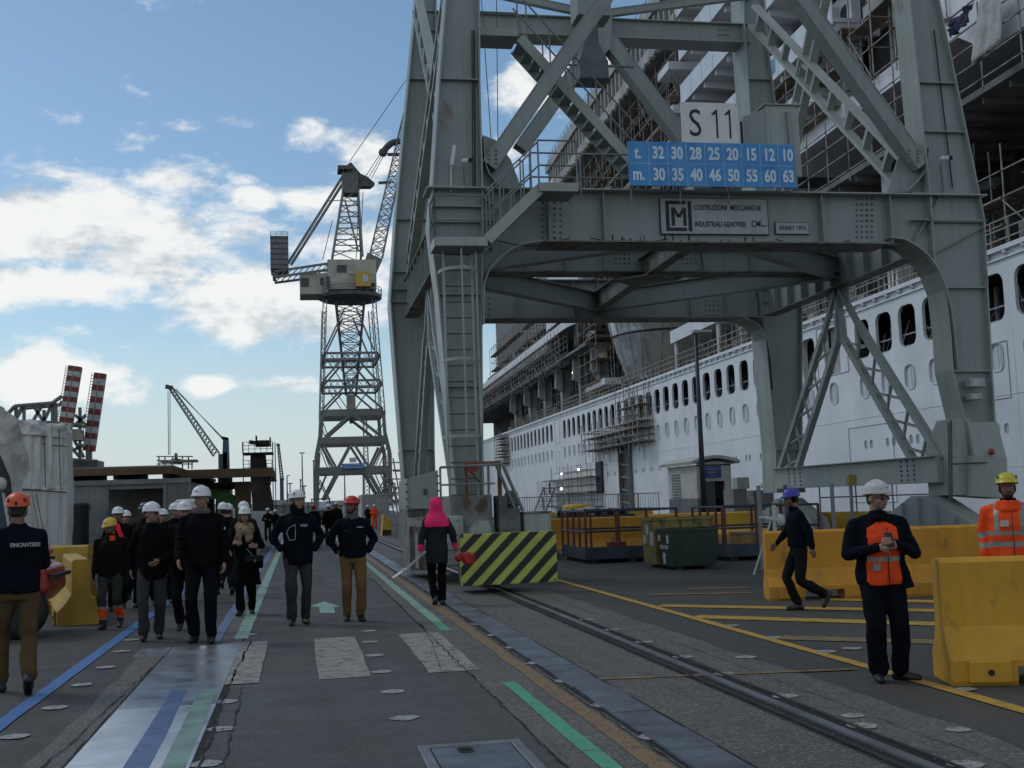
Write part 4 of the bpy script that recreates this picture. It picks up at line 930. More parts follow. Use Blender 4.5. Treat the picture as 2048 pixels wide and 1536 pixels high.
# lifeboat deck: floor, dark back wall, ceiling, pillars and davits
b = MB(); b.quad(sh(16, .1, 9.4), sh(205, .1, 10.2), sh(205, 12, 10.2), sh(16, 12, 9.4)); b.build('boat_deck', SG, ship)
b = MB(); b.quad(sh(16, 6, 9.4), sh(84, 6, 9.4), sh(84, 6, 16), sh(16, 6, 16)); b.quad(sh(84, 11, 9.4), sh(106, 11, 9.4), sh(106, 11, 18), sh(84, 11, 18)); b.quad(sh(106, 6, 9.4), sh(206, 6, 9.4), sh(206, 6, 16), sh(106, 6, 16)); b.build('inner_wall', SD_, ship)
def slab(s0, s1, n0, n1, z, th, m, nm, fascia=0, mf=None, curve=None, edge=.06):
    b = MB(); pts = []
    k = max(1, int((s1-s0)/2)) if curve else 1
    for i in range(k):
        a, c = lerp(s0, s1, i/k), lerp(s0, s1, (i+1)/k); na, nc = (n0+curve(a), n0+curve(c)) if curve else (n0, n0)
        b.hexa([sh(a, na, z), sh(c, nc, z), sh(c, n1, z), sh(a, n1, z), sh(a, na, z+th), sh(c, nc, z+th), sh(c, n1, z+th), sh(a, n1, z+th)])
        pts.append((a, c, na, nc))
    o = b.build(nm, m, ship)
    if fascia:
        b = MB()
        for a, c, na, nc in pts: b.hexa([sh(a, na-edge, z-.02), sh(c, nc-edge, z-.02), sh(c, nc-.002, z-.02), sh(a, na-.002, z-.02), sh(a, na-edge, z+fascia), sh(c, nc-edge, z+fascia), sh(c, nc-.002, z+fascia), sh(a, na-.002, z+fascia)])
        b.build('deck_fascia', mf or HW2, o)
    return o
slab(16, 58, .2, 12, 15.75, .25, SG, 'deck_slab'); b = MB()
for k in range(24): b.bar(sh(17+k*1.75, .4, 15.62), sh(17+k*1.75, 6, 15.62), .1, .26)
b.build('ceiling_beam', SG, ship)
slab(58, 80, 1.6, 12, 16.6, .25, SG, 'deck_slab')
slab(102.5, 206, -.2, 12, 15.35, .25, SG, 'deck_slab')
for s, w in ((47, .9), (52.6, .9), (57.5, 1.1), (64.2, .9), (104, .9), (112, .9), (121, 1.1), (131, 1.1), (141, 1.2), (152, 1.2)):
    b = MB(); zt_ = 15.3 if s > 97 else 15.7; b.hexa([sh(s, 1.3, 9.8), sh(s+w, 1.3, 9.8), sh(s+w, 2.1, 9.8), sh(s, 2.1, 9.8), sh(s, 1.3, zt_), sh(s+w, 1.3, zt_), sh(s+w, 2.1, zt_), sh(s, 2.1, zt_)])
    o = b.build('davit_pillar', SGL if s > 100 else HW2, ship)
    if s > 97 or s in (57.5, 64.2):
        c = MB(); c.hexa([sh(s-.5, .5, 13.2), sh(s+.2, .5, 13.2), sh(s+.2, 1.29, 12.8), sh(s-.5, 1.29, 12.8), sh(s-.5, .6, 15.2), sh(s+.2, .6, 15.2), sh(s+.2, 1.29, 15.2), sh(s-.5, 1.29, 15.2)])
        c.hexa([sh(s-.3, .3, 9.95), sh(s+.1, .3, 9.95), sh(s+.1, .7, 9.95), sh(s-.3, .7, 9.95), sh(s-.3, .3, 11.2), sh(s+.1, .3, 11.2), sh(s+.1, .7, 11.2), sh(s-.3, .7, 11.2)])
        c.build('davit_arm', SGL, o)
    c = MB()
    for k in range(5): c.tube(sh(s-1-.3*k, 2.5+k*.3, 9.6), sh(s-1-.3*k, 2.5+k*.3, 15.3), .06, 6)
    c.tube(sh(s-3, 3.5, 12.5), sh(s+3, 3.5, 12.6), .14, 8); c.tube(sh(s-3, 4.5, 14.3), sh(s+3, 4.4, 14.4), .2, 8); c.build('pipe', SG, o)
# clutter along the boat deck
random.seed(8)
b = MB()
for i in range(260):
    s = random.uniform(30, 150); n = random.uniform(.8, 5.5); z = 9.6+random.random()*.6; k = random.random()
    if k < .4: b.box(sh(s, n, z+.4), (random.uniform(.3, 1.4), random.uniform(.3, 1.2), random.uniform(.3, 1.3)))
    else: b.tube(sh(s, n, z), sh(s+random.uniform(-.5, .5), n, z+random.uniform(1, 5)), .04, 5)
o = b.build('deck_clutter', SG, ship); o['kind'] = 'stuff'
b = MB()
for i in range(60):
    s = random.uniform(34, 150); n = random.uniform(.6, 4); b.box(sh(s, n, 10.2), (random.uniform(.3, 1.), random.uniform(.3, .8), random.uniform(.3, 1.)))
o = b.build('pale_clutter', SGL, ship); o['kind'] = 'stuff'
# white canopy platform
b = MB(); b.hexa([sh(68.4, .3, 12.1), sh(78, .3, 12.1), sh(78, 5, 12.1), sh(68.4, 5, 12.1), sh(68.4, .3, 12.95), sh(78, .3, 12.95), sh(78, 5, 12.95), sh(68.4, 5, 12.95)])
o = b.build('platform', HW2, ship); c = MB(); 
for s in (68.7, 77.6): c.tube(sh(s, .6, 9.9), sh(s, .6, 12.1), .15, 8)
c.build('platform_leg', HW2, o)
b = MB(); b.hexa([sh(99, .6, 11.4), sh(107, .6, 11.4), sh(107, 5, 11.4), sh(99, 5, 11.4), sh(99, .6, 12.0), sh(107, .6, 12.0), sh(107, 5, 12.0), sh(99, 5, 12.0)]); b.build('platform', HW2, ship)
# mirror-clad drum
MDR = mat('mirror_cladding', (.72, .76, .79), .24, .8, var=.25, scale=.8, bump=.25, bscale=1.4)
MDB = mat('matt_cladding', (.40, .375, .34), .55, .1, var=.12, scale=1)
ct = sh(95.0, 5.4, 0); b = MB(); prof = [(3.3, 9.4), (3.6, 11.2), (4.2, 12.8), (4.9, 15.0), (5.4, 17.4), (5.5, 18.1)]; n = 40
def ringp(r, z, a): return Vector((ct.x+r*math.cos(a), ct.y+r*math.sin(a), z))
m1, m2 = MB(), MB()
for j in range(len(prof)-1):
    for i in range(n):
        a0, a1 = 2*math.pi*i/n, 2*math.pi*(i+1)/n; q = [ringp(prof[j][0], prof[j][1], a0), ringp(prof[j][0], prof[j][1], a1), ringp(prof[j+1][0], prof[j+1][1], a1), ringp(prof[j+1][0], prof[j+1][1], a0)]
        (m1 if 140 < math.degrees(a0) < 232 else m2).quad(*q)
o = m1.build('mirror_cladding', MDR, ship); m2.build('cladding', MDB, o); r = MB()
for (R, z) in ((3.62, 11.2), (4.92, 15.0), (5.42, 17.4)): r.path([ringp(R, z, 2*math.pi*i/40) for i in range(41)], .09, 5)
r.build('joint_ring', SD_, o); r = MB()
for i in range(20):
    a = 2*math.pi*i/20
    for j in range(len(prof)-1): r.tube(ringp(prof[j][0]+.01, prof[j][1], a+j*.07), ringp(prof[j+1][0]+.01, prof[j+1][1], a+j*.07+.07), .035, 4)
r.build('panel_seam', SGL, o)
# ---------------------------------------------------- superstructure
LV = [18.3, 22.3, 25.4, 28.4, 31.4, 34.6]
# near bay s 18..57: open decks behind scaffolding
slab(16, 57.5, .0, 12, 18.25, .2, HW2, 'deck_slab', .85, HW2)
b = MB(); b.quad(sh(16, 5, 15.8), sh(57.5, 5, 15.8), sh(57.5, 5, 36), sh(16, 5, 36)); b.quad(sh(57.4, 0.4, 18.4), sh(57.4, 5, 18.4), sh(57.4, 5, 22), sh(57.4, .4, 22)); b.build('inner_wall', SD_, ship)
# white plated side right of the crane leg
b = MB(); b.hexa([sh(16, -.1, 19.15), sh(39.8, -.1, 19.15), sh(39.8, .3, 19.15), sh(16, .3, 19.15), sh(16, -.1, 21.0), sh(40.6, -.1, 21.0), sh(40.6, .3, 21.0), sh(16, .3, 21.0)])
b.hexa([sh(16, -.15, 16.9), sh(36.5, -.15, 16.9), sh(36.5, .0, 16.9), sh(16, .0, 16.9), sh(16, -.15, 18.2), sh(38.5, -.15, 18.2), sh(38.5, .0, 18.2), sh(16, .0, 18.2)])
b.build('side_plating', HW2, ship)
for z in (22.3, 25.4, 28.4):
    slab(16, 46.5, .3, 12, z, .25, SG, 'deck_slab', .5, SGL)
b = MB()
for s in range(18, 47, 3):
    b.hexa([sh(s, .8, 19.2), sh(s+.35, .8, 19.2), sh(s+.35, 1.15, 19.2), sh(s, 1.15, 19.2), sh(s, .8, 30), sh(s+.35, .8, 30), sh(s+.35, 1.15, 30), sh(s, 1.15, 30)])
b.build('deck_stanchion', SG, ship)
b = MB()
for s in (24.5, 27.0, 29.5, 32.0, 34.5):
    b.hexa([sh(s, .05, 21.3), sh(s+.7, .05, 21.3), sh(s+.7, .25, 21.3), sh(s, .25, 21.3), sh(s, .05, 25.2), sh(s+.7, .05, 25.2), sh(s+.7, .25, 25.2), sh(s, .25, 25.2)])
b.bar(sh(22, .1, 22.0), sh(40, .1, 22.0), .3, .5, SN); b.bar(sh(22, .1, 25.0), sh(40, .1, 25.0), .3, .5, SN); b.build('window_wall', HW2, ship)
# balcony stacks
MBW = mat('balcony_white', (.62, .66, .70), .4, var=.05, streak=.2); MFILM = mat('blue_film', (.10, .24, .36), .3)
def balconies(s0, s1, z, n0=-.2, fh=1.35, wall=2.1, bay=2.15):
    o = slab(s0, s1, n0, wall+1, z, .2, HW2, 'balcony', 0)
    b = MB(); b.hexa([sh(s0, n0-.07, z-.12), sh(s1, n0-.07, z-.12), sh(s1, n0-.003, z-.12), sh(s0, n0-.003, z-.12), sh(s0, n0-.07, z+fh-.12), sh(s1, n0-.07, z+fh-.12), sh(s1, n0-.003, z+fh-.12), sh(s0, n0-.003, z+fh-.12)]); b.build('balcony_front', MBW, o)
    g = MB(); p = MB(); d = MB(); s = s0+.1
    while s < s1-.2:
        p.hexa([sh(s, n0+.1, z-.42), sh(s+.18, n0+.1, z-.42), sh(s+.18, wall, z-.55), sh(s, wall, z-.55), sh(s, n0+.1, z-.002), sh(s+.18, n0+.1, z-.002), sh(s+.18, wall, z-.002), sh(s, wall, z-.002)])
        p.hexa([sh(s-.15, wall-.35, z+.2), sh(s+.35, wall-.35, z+.2), sh(s+.35, wall, z+.2), sh(s-.15, wall, z+.2), sh(s-.15, wall-.35, z+2.6), sh(s+.35, wall-.35, z+2.6), sh(s+.35, wall, z+2.6), sh(s-.15, wall, z+2.6)])
        g.bar(sh(s, n0-.074, z-.1), sh(s, n0-.074, z+fh-.14), .025, .008, SN)
        d.mesh([sh(s+bay/2+.08+x, wall+.01, z+1.35+y) for x, y in rr(1.35, 2.1, .3)], [tuple(range(24))]); s += bay
    p.build('partition', HW2, o); g.build('panel_joint', SG, o); d.build('cabin_door', SD_, o)
    w = MB(); w.quad(sh(s0, wall+.03, z), sh(s1, wall+.03, z), sh(s1, wall+.03, z+3), sh(s0, wall+.03, z+3)); w.build('cabin_wall', HW2, o); return o
balconies(47.5, 71.3, 27.0); balconies(47.5, 71.3, 30.0); balconies(47.5, 71.5, 33.0)
o = balconies(48.5, 66.5, 23.0); b = MB(); b.mesh([sh(56+x, -.28, 23.6+y) for x, y in rr(1.2, .8, .1)], [tuple(range(24))]); b.build('blue_film', MFILM, o)
balconies(50.5, 60, 20.2, fh=1.1)
slab(47, 72, 2.4, 12, 36, .3, SG, 'deck_slab')
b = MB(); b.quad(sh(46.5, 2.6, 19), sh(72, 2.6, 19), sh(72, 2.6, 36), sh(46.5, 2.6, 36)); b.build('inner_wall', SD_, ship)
# decks s 72..118, stepping back upward, curved fronts
cv = lambda s: max(0, (s-100)/18)**2*2.5
for z, n0 in ((16.7, .9), (18.9, .6), (21.4, .6), (24.0, 1.0), (26.6, 1.4)):
    slab(72 if z > 18.5 else 103, 119, n0, 14, z, .22, SG, 'deck_slab', .62, SGL if z > 18 else HW2, cv)
for z in (29.3, 32.0): slab(72, 112, 2.2, 14, z, .22, SG, 'deck_slab', .6, SGL)
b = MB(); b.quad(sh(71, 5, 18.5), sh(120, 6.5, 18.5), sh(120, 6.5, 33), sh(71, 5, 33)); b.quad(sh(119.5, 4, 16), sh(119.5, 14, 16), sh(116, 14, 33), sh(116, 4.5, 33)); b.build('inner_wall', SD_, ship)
for z, s, w in ((30.2, 73.5, 2.6), (27.0, 73.0, 3.0), (24.2, 74.5, 3.0)):
    b = MB(); b.hexa([sh(s, -.3, z), sh(s+w, -.3, z), sh(s+w, 2.4, z), sh(s, 2.4, z), sh(s, -.3, z+.55), sh(s+w, -.3, z+.55), sh(s+w, 2.4, z+.55), sh(s, 2.4, z+.55)]); b.build('side_platform', HW2, ship)
b = MB(); b.hexa([sh(72, 2.2, 22), sh(80, 2.2, 22), sh(80, 3, 22), sh(72, 3, 22), sh(72, 2.2, 32.8), sh(79, 2.2, 32.8), sh(79, 3, 32.8), sh(72, 3, 32.8)]); b.build('stair_tower_wall', SGL, ship)
# top gallery with mullions
slab(72, 118, -.2, 14, 32.6, .5, SGL, 'gallery_sill', .9, SGL); slab(70, 118, -.2, 14, 35.6, .5, SGL, 'roof', .9, SGL)
b = MB(); s = 72.
while s < 118: b.hexa([sh(s, -.1, 33.4), sh(s+.32, -.1, 33.4), sh(s+.32, .3, 33.4), sh(s, .3, 33.4), sh(s, -.1, 35.6), sh(s+.32, -.1, 35.6), sh(s+.32, .3, 35.6), sh(s, .3, 35.6)]); s += 1.25
b.build('mullion', SGL, ship)
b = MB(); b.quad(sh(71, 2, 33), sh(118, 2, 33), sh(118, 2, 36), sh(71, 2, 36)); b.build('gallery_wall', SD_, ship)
b = MB(); s = 72.
while s < 118: b.ball(sh(s, -.35, 32.35), (.3, .3, .16), 6, 4); s += 1.25
o = b.build('bracket', SGL, ship)
b = MB(); s = 70.
while s < 117:
    b.tube(sh(s, 0, 36.1), sh(s, 0, 37.4), .03, 4)
    for k in (.45, .9, 1.3): b.tube(sh(s, 0, 36.1+k), sh(s+1.5, 0, 36.1+k), .025, 4)
    s += 1.5
b.build('roof_railing', SB, ship)['kind'] = 'stuff'
# white blocks and fins at the far shoulder
b = MB()
for s, z0, z1, w in ((113, 28.2, 33.8, 5), ): b.hexa([sh(s, -.5, z0), sh(s+w, -.5, z0), sh(s+w, 3, z0), sh(s, 3, z0), sh(s, -.5, z1), sh(s+w, -.5, z1), sh(s+w, 3, z1), sh(s, 3, z1)])
b.build('bridge_wing', HW2, ship)
b = MB(); b.hexa([sh(106, -.6, 26.6), sh(117, -.6, 26.6), sh(117, 3, 26.6), sh(106, 3, 26.6), sh(106, -.6, 28.1), sh(117, -.6, 28.1), sh(117, 3, 28.1), sh(106, 3, 28.1)]); b.build('bridge_wing', HW2, ship)
b = MB(); b.hexa([sh(103, -.4, 19.2), sh(120, -.4, 19.2), sh(120, 2, 19.2), sh(103, 2, 19.2), sh(104, -.4, 24.6), sh(118, -.4, 26.2), sh(118, 2, 26.2), sh(104, 2, 24.6)]); b.build('side_plating', HW2, ship)
# far end: lower open decks
cv2 = lambda s: (max(0, (112-s)/14)**2*5)
o = slab(100.5, 206, -.2, 14, 18.2, .25, SG, 'deck_slab', .75, HW2, cv2)
for z in (20.6, 22.8): slab(119, 206, 3.0+(z-20)*.8, 14, z, .2, SG, 'deck_slab', .5, SG)
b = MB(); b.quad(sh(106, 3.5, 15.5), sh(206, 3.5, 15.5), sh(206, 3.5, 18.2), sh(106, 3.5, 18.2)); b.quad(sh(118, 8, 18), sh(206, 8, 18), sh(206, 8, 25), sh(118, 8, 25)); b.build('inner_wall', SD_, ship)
b = MB()
for i in range(60):
    s = 121+i*.95; b.hexa([sh(s, -.35, 17.1), sh(s+.5, -.35, 17.1), sh(s+.5, .2, 17.3), sh(s, .2, 17.3), sh(s, -.2, 17.9), sh(s+.5, -.2, 17.9), sh(s+.5, .3, 18.1), sh(s, .3, 18.1)])
o = b.build('ventilation_cowl', SGL, ship)
b = MB(); b.hexa([sh(118, 7, 18.3), sh(206, 7, 18.3), sh(206, 13, 18.3), sh(118, 13, 18.3), sh(122, 7, 29), sh(206, 7, 38), sh(206, 13, 38), sh(122, 13, 29)]); o = b.build('deck_house', SG, ship)
b = MB()
for k in range(9): s = 124+k*9; b.hexa([sh(s, 6.9, 19.6), sh(s+5, 6.9, 19.6), sh(s+5, 6.98, 19.6), sh(s, 6.98, 19.6), sh(s, 6.9, 22), sh(s+5, 6.9, 22), sh(s+5, 6.98, 22), sh(s, 6.98, 22)]); b.hexa([sh(s+2, 6.9, 23.2), sh(s+7, 6.9, 23.2), sh(s+7, 6.98, 23.2), sh(s+2, 6.98, 23.2), sh(s+2, 6.9, 25.6), sh(s+7, 6.9, 25.6), sh(s+7, 6.98, 25.6), sh(s+2, 6.98, 25.6)])
b.build('deck_opening', SD_, o)
# temporary lamps left burning on the decks
ML = emit('work_lamp_glow', (1, .93, .8), 6.)
for s, n, z in ((104.5, 1.2, 18.9), (101.5, 1.6, 18.4), (112, .6, 13.9), (103.5, 1.5, 14.2), (88, 1, 22.5), (110.7, -1.2, 4.0), (103.0, -1.2, 4.15), (111.0, -1.2, 2.55), (96, .7, 20.4), (79, .8, 19.8), (94, .4, 25.2)):
    MB().ball(sh(s, n, z), .11, 8, 6).build('work_lamp', ML, ship)
# ---------------------------------------------------- scaffolding hung along the ship, each stretch its own thing
def scaffold(label, s0, s1, z0, z1, n, bay=2.0, lift=2.0, depth=0., group=None, plank=True, jit=.15, brace=True, skip=.0, r=.035, cat='scaffolding', curve=None):
    t = thing('scaffolding', sh((s0+s1)/2, n, z0), label, cat, group); N = curve or (lambda s: 0)
    st, le, pk = MB(), MB(), MB(); ss = [s0+i*bay for i in range(int((s1-s0)/bay)+1)]
    for s in ss:
        for d in ((0, depth) if depth else (0,)): st.tube(sh(s, n+N(s)+d, z0-random.random()*jit*3), sh(s, n+N(s)+d, z1+random.random()*jit*4), r, 5)
    z = z0+.1; row = 0
    while z <= z1+.01:
        for s, s2 in zip(ss, ss[1:]):
            for d in ((0, depth) if depth else (0,)):
                if random.random() >= skip: le.tube(sh(s-.2, n+N(s)+d-.05, z), sh(s2+.2, n+N(s2)+d-.05, z), r*.9, 5)
            if depth and plank and row % 2 == 0 and random.random() > skip*.6: pk.hexa([sh(s, n+N(s)+.05, z+.04), sh(s2, n+N(s2)+.05, z+.04), sh(s2, n+N(s2)+depth-.05, z+.04), sh(s, n+N(s)+depth-.05, z+.04), sh(s, n+N(s)+.05, z+.1), sh(s2, n+N(s2)+.05, z+.1), sh(s2, n+N(s2)+depth-.05, z+.1), sh(s, n+N(s)+depth-.05, z+.1)])
            if depth and random.random() > .3: le.tube(sh(s, n+N(s)-.2, z), sh(s, n+N(s)+depth+.2, z), r*.9, 5)
        z += lift/2; row += 1
    if brace:
        for s, s2 in zip(ss[::3], ss[1::3]): le.tube(sh(s, n+N(s)-.08, z0), sh(s2, n+N(s2)-.08, min(z1, z0+lift)), r*.9, 5)
    st.build('upright', SB, t).__setitem__('kind', 'stuff') if len(st.pc) > 90 else st.build('upright', SB, t); le.build('ledger', SB, t)['kind'] = 'stuff'
    if pk.v: pk.build('plank', SP, t)
    return t
GS = 'scaffolding along the ship'
random.seed(21)
scaffold('long scaffolding with horizontal rails under the white deck edge behind the S11 crane', 40.5, 58, 15.5, 18.4, -.55, 2.2, 1.6, 0, GS, brace=False)
scaffold('scaffolding on the ship at the top right corner, hung with torn tarpaulin', 22, 40.5, 15.7, 18.4, -.55, 2.4, 1.4, 0, GS, brace=False)
scaffold('scaffolding seen between the battened strut and the right crane leg', 39, 47.5, 19, 31, -.2, 2.0, 2.6, .9, GS, skip=.1)
scaffold('brown scaffolding beside the grey cabinet on the crane beam', 47, 60, 18.9, 22.0, -.6, 1.6, 1.5, .9, GS, skip=.15)
scaffold('scaffolding on the curved decks behind the blue load table', 74, 119, 16.6, 27.8, -.2, 2.2, 2.6, .9, GS, skip=.25, curve=cv)
scaffold('scaffolding against the top gallery of the ship', 74, 116, 29.0, 33.0, .4, 2.4, 2.6, .9, GS, skip=.3)
scaffold('dense scaffolding over the far open decks left of the mirror drum', 113, 204, 14.9, 18.0, -.55, 1.9, 1.1, .9, GS, skip=.1, plank=False)
scaffold('scaffolding rising over the far deck edge above the dense scaffolding', 119, 176, 18.6, 24.2, 1.2, 2.2, 2.2, .9, GS, skip=.35)
scaffold('scaffolding of the stair tower left of the mirror drum', 100.5, 108, 11.8, 18.1, .3, 2.4, 2.0, 1.6, GS)
scaffold('scaffolding on the lifeboat deck behind the beige railing', 36, 75, 10.0, 14.0, 1.2, 2.4, 2.0, 1.0, GS, skip=.45)
scaffold('scaffolding among the davits at the far end of the lifeboat deck', 106, 150, 10.2, 15.0, 1.8, 2.6, 1.8, .8, GS, skip=.4)
scaffold('rusty scaffolding hung on the hull over the dark fender column', 82, 101, 5.5, 7.2, -1.25, 1.35, 1.0, 1.15, GS, jit=.4)
scaffold('small upper scaffolding bay in front of the promenade openings', 82.5, 90.5, 7.0, 9.2, -1.0, 1.35, 1.2, .85, GS, jit=.3)
scaffold('narrow dark scaffolding tower near the far end of the hull', 150, 157, 6.4, 10.2, -1.1, 1.5, .8, 1.0, GS)
scaffold('lower scaffolding landing with a stair by the side doors of the hull', 98.9, 115.8, .7, 4.6, -1.3, 4.1, 1.3, 1.2, GS, jit=.05, brace=False)
t = scaffold('open scaffolding bay left of the stair by the side doors', 116, 121.1, .7, 3.4, -1.3, 2.4, 1.3, 1.2, GS, jit=.05, brace=False)
st = thing('access_stair', sh(113, -2.6, .1), 'steep grey metal access stair against the white hull', 'stair'); b = MB()
for n in (-2.7, -1.5): b.bar(sh(118.5, n, .2), sh(112.5, n, 2.7), .08, .22)
b.build('stringer', SB, st); b = MB()
for i in range(10): p = lerp(118.2, 112.8, i/9); z = .35+i*.25; b.hexa([sh(p, -2.66, z), sh(p+.5, -2.66, z), sh(p+.5, -1.54, z), sh(p, -1.54, z), sh(p, -2.66, z+.06), sh(p+.5, -2.66, z+.06), sh(p+.5, -1.54, z+.06), sh(p, -1.54, z+.06)])
b.build('tread', SB, st)
b = MB(); b.hexa([sh(98.4, -.2, 2.0), sh(100.6, -.2, 2.0), sh(100.6, -.02, 2.0), sh(98.4, -.02, 2.0), sh(98.4, -.2, 4.7), sh(100.6, -.2, 4.7), sh(100.6, -.02, 4.7), sh(98.4, -.02, 4.7)]); b.build('side_door', SD_, ship)
fc = thing('fender_column', sh(90.2, -.2, -2), 'tall dark steel fender column standing against the white hull', 'fender'); b = MB(); 
b.hexa([sh(88.6, -.05, -2.5), sh(91.8, -.05, -2.5), sh(91.8, -.02, -2.5), sh(88.6, -.02, -2.5), sh(88.8, -.05, 6.2), sh(91.8, -.05, 6.2), sh(91.8, -.02, 6.2), sh(88.8, -.02, 6.2)]); b.build('back_plate', mat('fender_dark', (.05, .055, .058), .7, var=.4, scale=1), fc)
b = MB()
for s in (88.7, 91.7): b.bar(sh(s, -.2, -2.5), sh(s, -.2, 6.2), .15, .3, SN)
b.build('side_bar', SG, fc); b = MB()
for k in range(9): b.bar(sh(88.8, -.12, -2+k*1.0), sh(91.7, -.12, -1.8+k*1.0), .14, .12, SN)
b.build('rung', SG, fc)
# torn tarpaulins on the scaffolding
MTP = mat('tarpaulin', (.42, .42, .40), .75, var=.2, scale=2, bump=.5, bscale=5); MTB = mat('dark_blue_cloth', (.045, .045, .10), .8, var=.4)
def cloth(nm, label, quad, m, nu=14, nv=14, amp=.12, cat='tarpaulin', seed=0, tear=0., thick=.012):
    a, b_, c, d = [Vector(q) for q in quad]; nn = (b_-a).cross(d-a).normalized(); vs = []; fs = []
    for j in range(nv+1):
        for i in range(nu+1):
            u, v = i/nu, j/nv; p = a.lerp(b_, u).lerp(d.lerp(c, u), v); q = (u*6+seed, v*1.2, seed*1.3)
            p = p + nn*amp*(mnoise.noise(q)*1.6+.5*mnoise.noise((u*15, v*6, seed)))
            if tear: p = p+(a-d).normalized()*tear*mnoise.noise((u*4, seed, j*.3))*(1-v)
            vs.append(p)
    fs = [(j*(nu+1)+i, j*(nu+1)+i+1, (j+1)*(nu+1)+i+1, (j+1)*(nu+1)+i) for j in range(nv) for i in range(nu)]
    b = MB(); b.mesh(vs, fs); o = b.build(nm, m, None, True, org=a)
    md = o.modifiers.new('thickness', 'SOLIDIFY'); md.thickness = thick; return tag(o, label, cat)
cloth('tarpaulin', 'pale torn tarpaulin draped over the top right scaffolding', (sh(36.8, -.7, 16.5), sh(34.9, -.7, 16.6), sh(34.6, -.7, 18.7), sh(36.0, -.7, 18.6)), MTP, amp=.07, seed=3)
cloth('cloth', 'bunched dark blue cloth tied to the top right scaffolding', (sh(37.9, -.75, 17.9), sh(36.7, -.75, 18.0), sh(36.4, -.75, 18.6), sh(37.8, -.75, 18.45)), MTB, amp=.22, seed=7, cat='cloth')
# ================================================================== quay furniture on the right
def jersey(p0, p1, hgt, m, label, group=None, nm='traffic_barrier', base=.62, top=.26, feet=True):
    """water-filled barrier between two ground points"""
    a, c = Vector((p0[0], p0[1], 0)), Vector((p1[0], p1[1], 0)); L = (c-a).length; d = (c-a)/L; n = Vector((-d.y, d.x, 0)); U = Vector((0, 0, 1))
    t = thing(nm, a.lerp(c, .5), label, 'barrier', group); h = hgt
    prof = [(base/2*.96, .0), (base/2, .04), (base/2, .20), (base/2*.62, .34), (top/2*1.05, .46), (top/2, h-.03), (top/2-.03, h)]
    b = MB(); sec = prof+[(-x, z) for x, z in reversed(prof)]
    ends = [0, .02, .5, L*.5, L-.5, L-.02, L]
    # slots at the foot: sections with the base cut away
    def ring(x, sc=1., lift=0): return [a+d*x+n*(y*sc)+U*max(z, lift) for y, z in sec]
    xs = [(0, .93, 0), (.03, 1, 0), (L-.03, 1, 0), (L, .93, 0)]
    segs = []
    s1, s2, s3, s4 = .52, 1.1, L-1.1, L-.52
    pts = [(0, .94, 0), (.03, 1, 0), (s1, 1, 0), (s1+.001, 1, .15), (s2, 1, .15), (s2+.001, 1, 0), (s3, 1, 0), (s3+.001, 1, .16), (s4, 1, .16), (s4+.001, 1, 0), (L-.03, 1, 0), (L, .94, 0)]
    vs = []; k = len(sec)
    for x, sc, lf in pts: vs += ring(x, sc, lf)
    fs = [(i*k+j, i*k+(j+1) % k, (i+1)*k+(j+1) % k, (i+1)*k+j) for i in range(len(pts)-1) for j in range(k)]
    fs += [tuple(range(k-1, -1, -1)), tuple(range((len(pts)-1)*k, len(pts)*k))]
    b.mesh(vs, fs); o = b.build('barrier_body', m, t); bevel(o, .018, 2)
    if feet:
        f = MB()
        for x in (.10, L-.55):
            for s in (-1, 1): q = a+d*(x+.20)+n*s*(base/2-.03)+U*.115; f.box(q, (.34, .13, .19), Matrix((tuple(d), tuple(n), (0, 0, 1))).transposed())
        bevel(f.build('drain_foot', m, t), .02); g = MB()
        for x in (.10, L-.55):
            for s in (-1, 1): g.lathe([(.025, 0), (.025, .01)], a+d*(x+.20)+n*s*(base/2+.036)+U*.11, 10, Matrix((tuple(d), (0, 0, 1), tuple(n*s))).transposed())
        g.build('drain_plug', MBLACK, t)
    return t
GB = 'yellow barriers along the quay'
MY2 = mat('barrier_amber', (.52, .235, .012), .6, var=.14, scale=1.5, streak=.45, dirt=(.28, .125, .02), rust=.75, thr=.60, rustcol=(.17, .09, .03), bump=.05, bscale=14)
MY3 = mat('barrier_lemon', (.54, .335, .035), .65, var=.15, scale=1.4, streak=.5, rust=.5, thr=.63)
# nearest, cut by the right edge of the view; hides the legs of the man in hi-vis
jersey((5.27, 9.22), (7.6, 8.55), 1.01, MYELB, 'nearest yellow plastic barrier at the right edge, in front of the hi-vis worker', GB)
jersey((6.95, 17.05), (10.9, 16.1), 1.02, MY2, 'long amber barrier behind the man in the blue helmet and the man in sunglasses', GB)
def gx(x, y, z=0): p = gr(x, y, z); return (p.x, p.y)
# the row across the quay farther back
rows = [((1057, 1036), 33.5, (1430, 1030), 31.0, 1.05, MY2, 'amber barrier behind the blue and red railed pallet'), ((1030, 1021), 44, (1305, 1022), 42, 1.05, MY3, 'long yellow barrier in the back row, nearest the striped crane board'), ((1300, 1024), 41.5, (1600, 1024), 38, 1.05, MY3, 'yellow barrier in the back row in front of the small switch cabin'), ((1590, 1019), 33, (1860, 1027), 29, 1.05, MY3, 'yellow barrier behind the man in sunglasses, under the crane sill beam'), ((1858, 1028), 29, (2048, 1034), 26.5, 1.05, MY3, 'farthest right yellow barrier, behind the hi-vis worker')]
for (a, ya, c, yc, h, m, lb) in rows:
    p, q = at(a[0], a[1], ya), at(c[0], c[1], yc); jersey((p.x, p.y), (q.x, q.y), (p.z+q.z)/2, m, lb, GB)
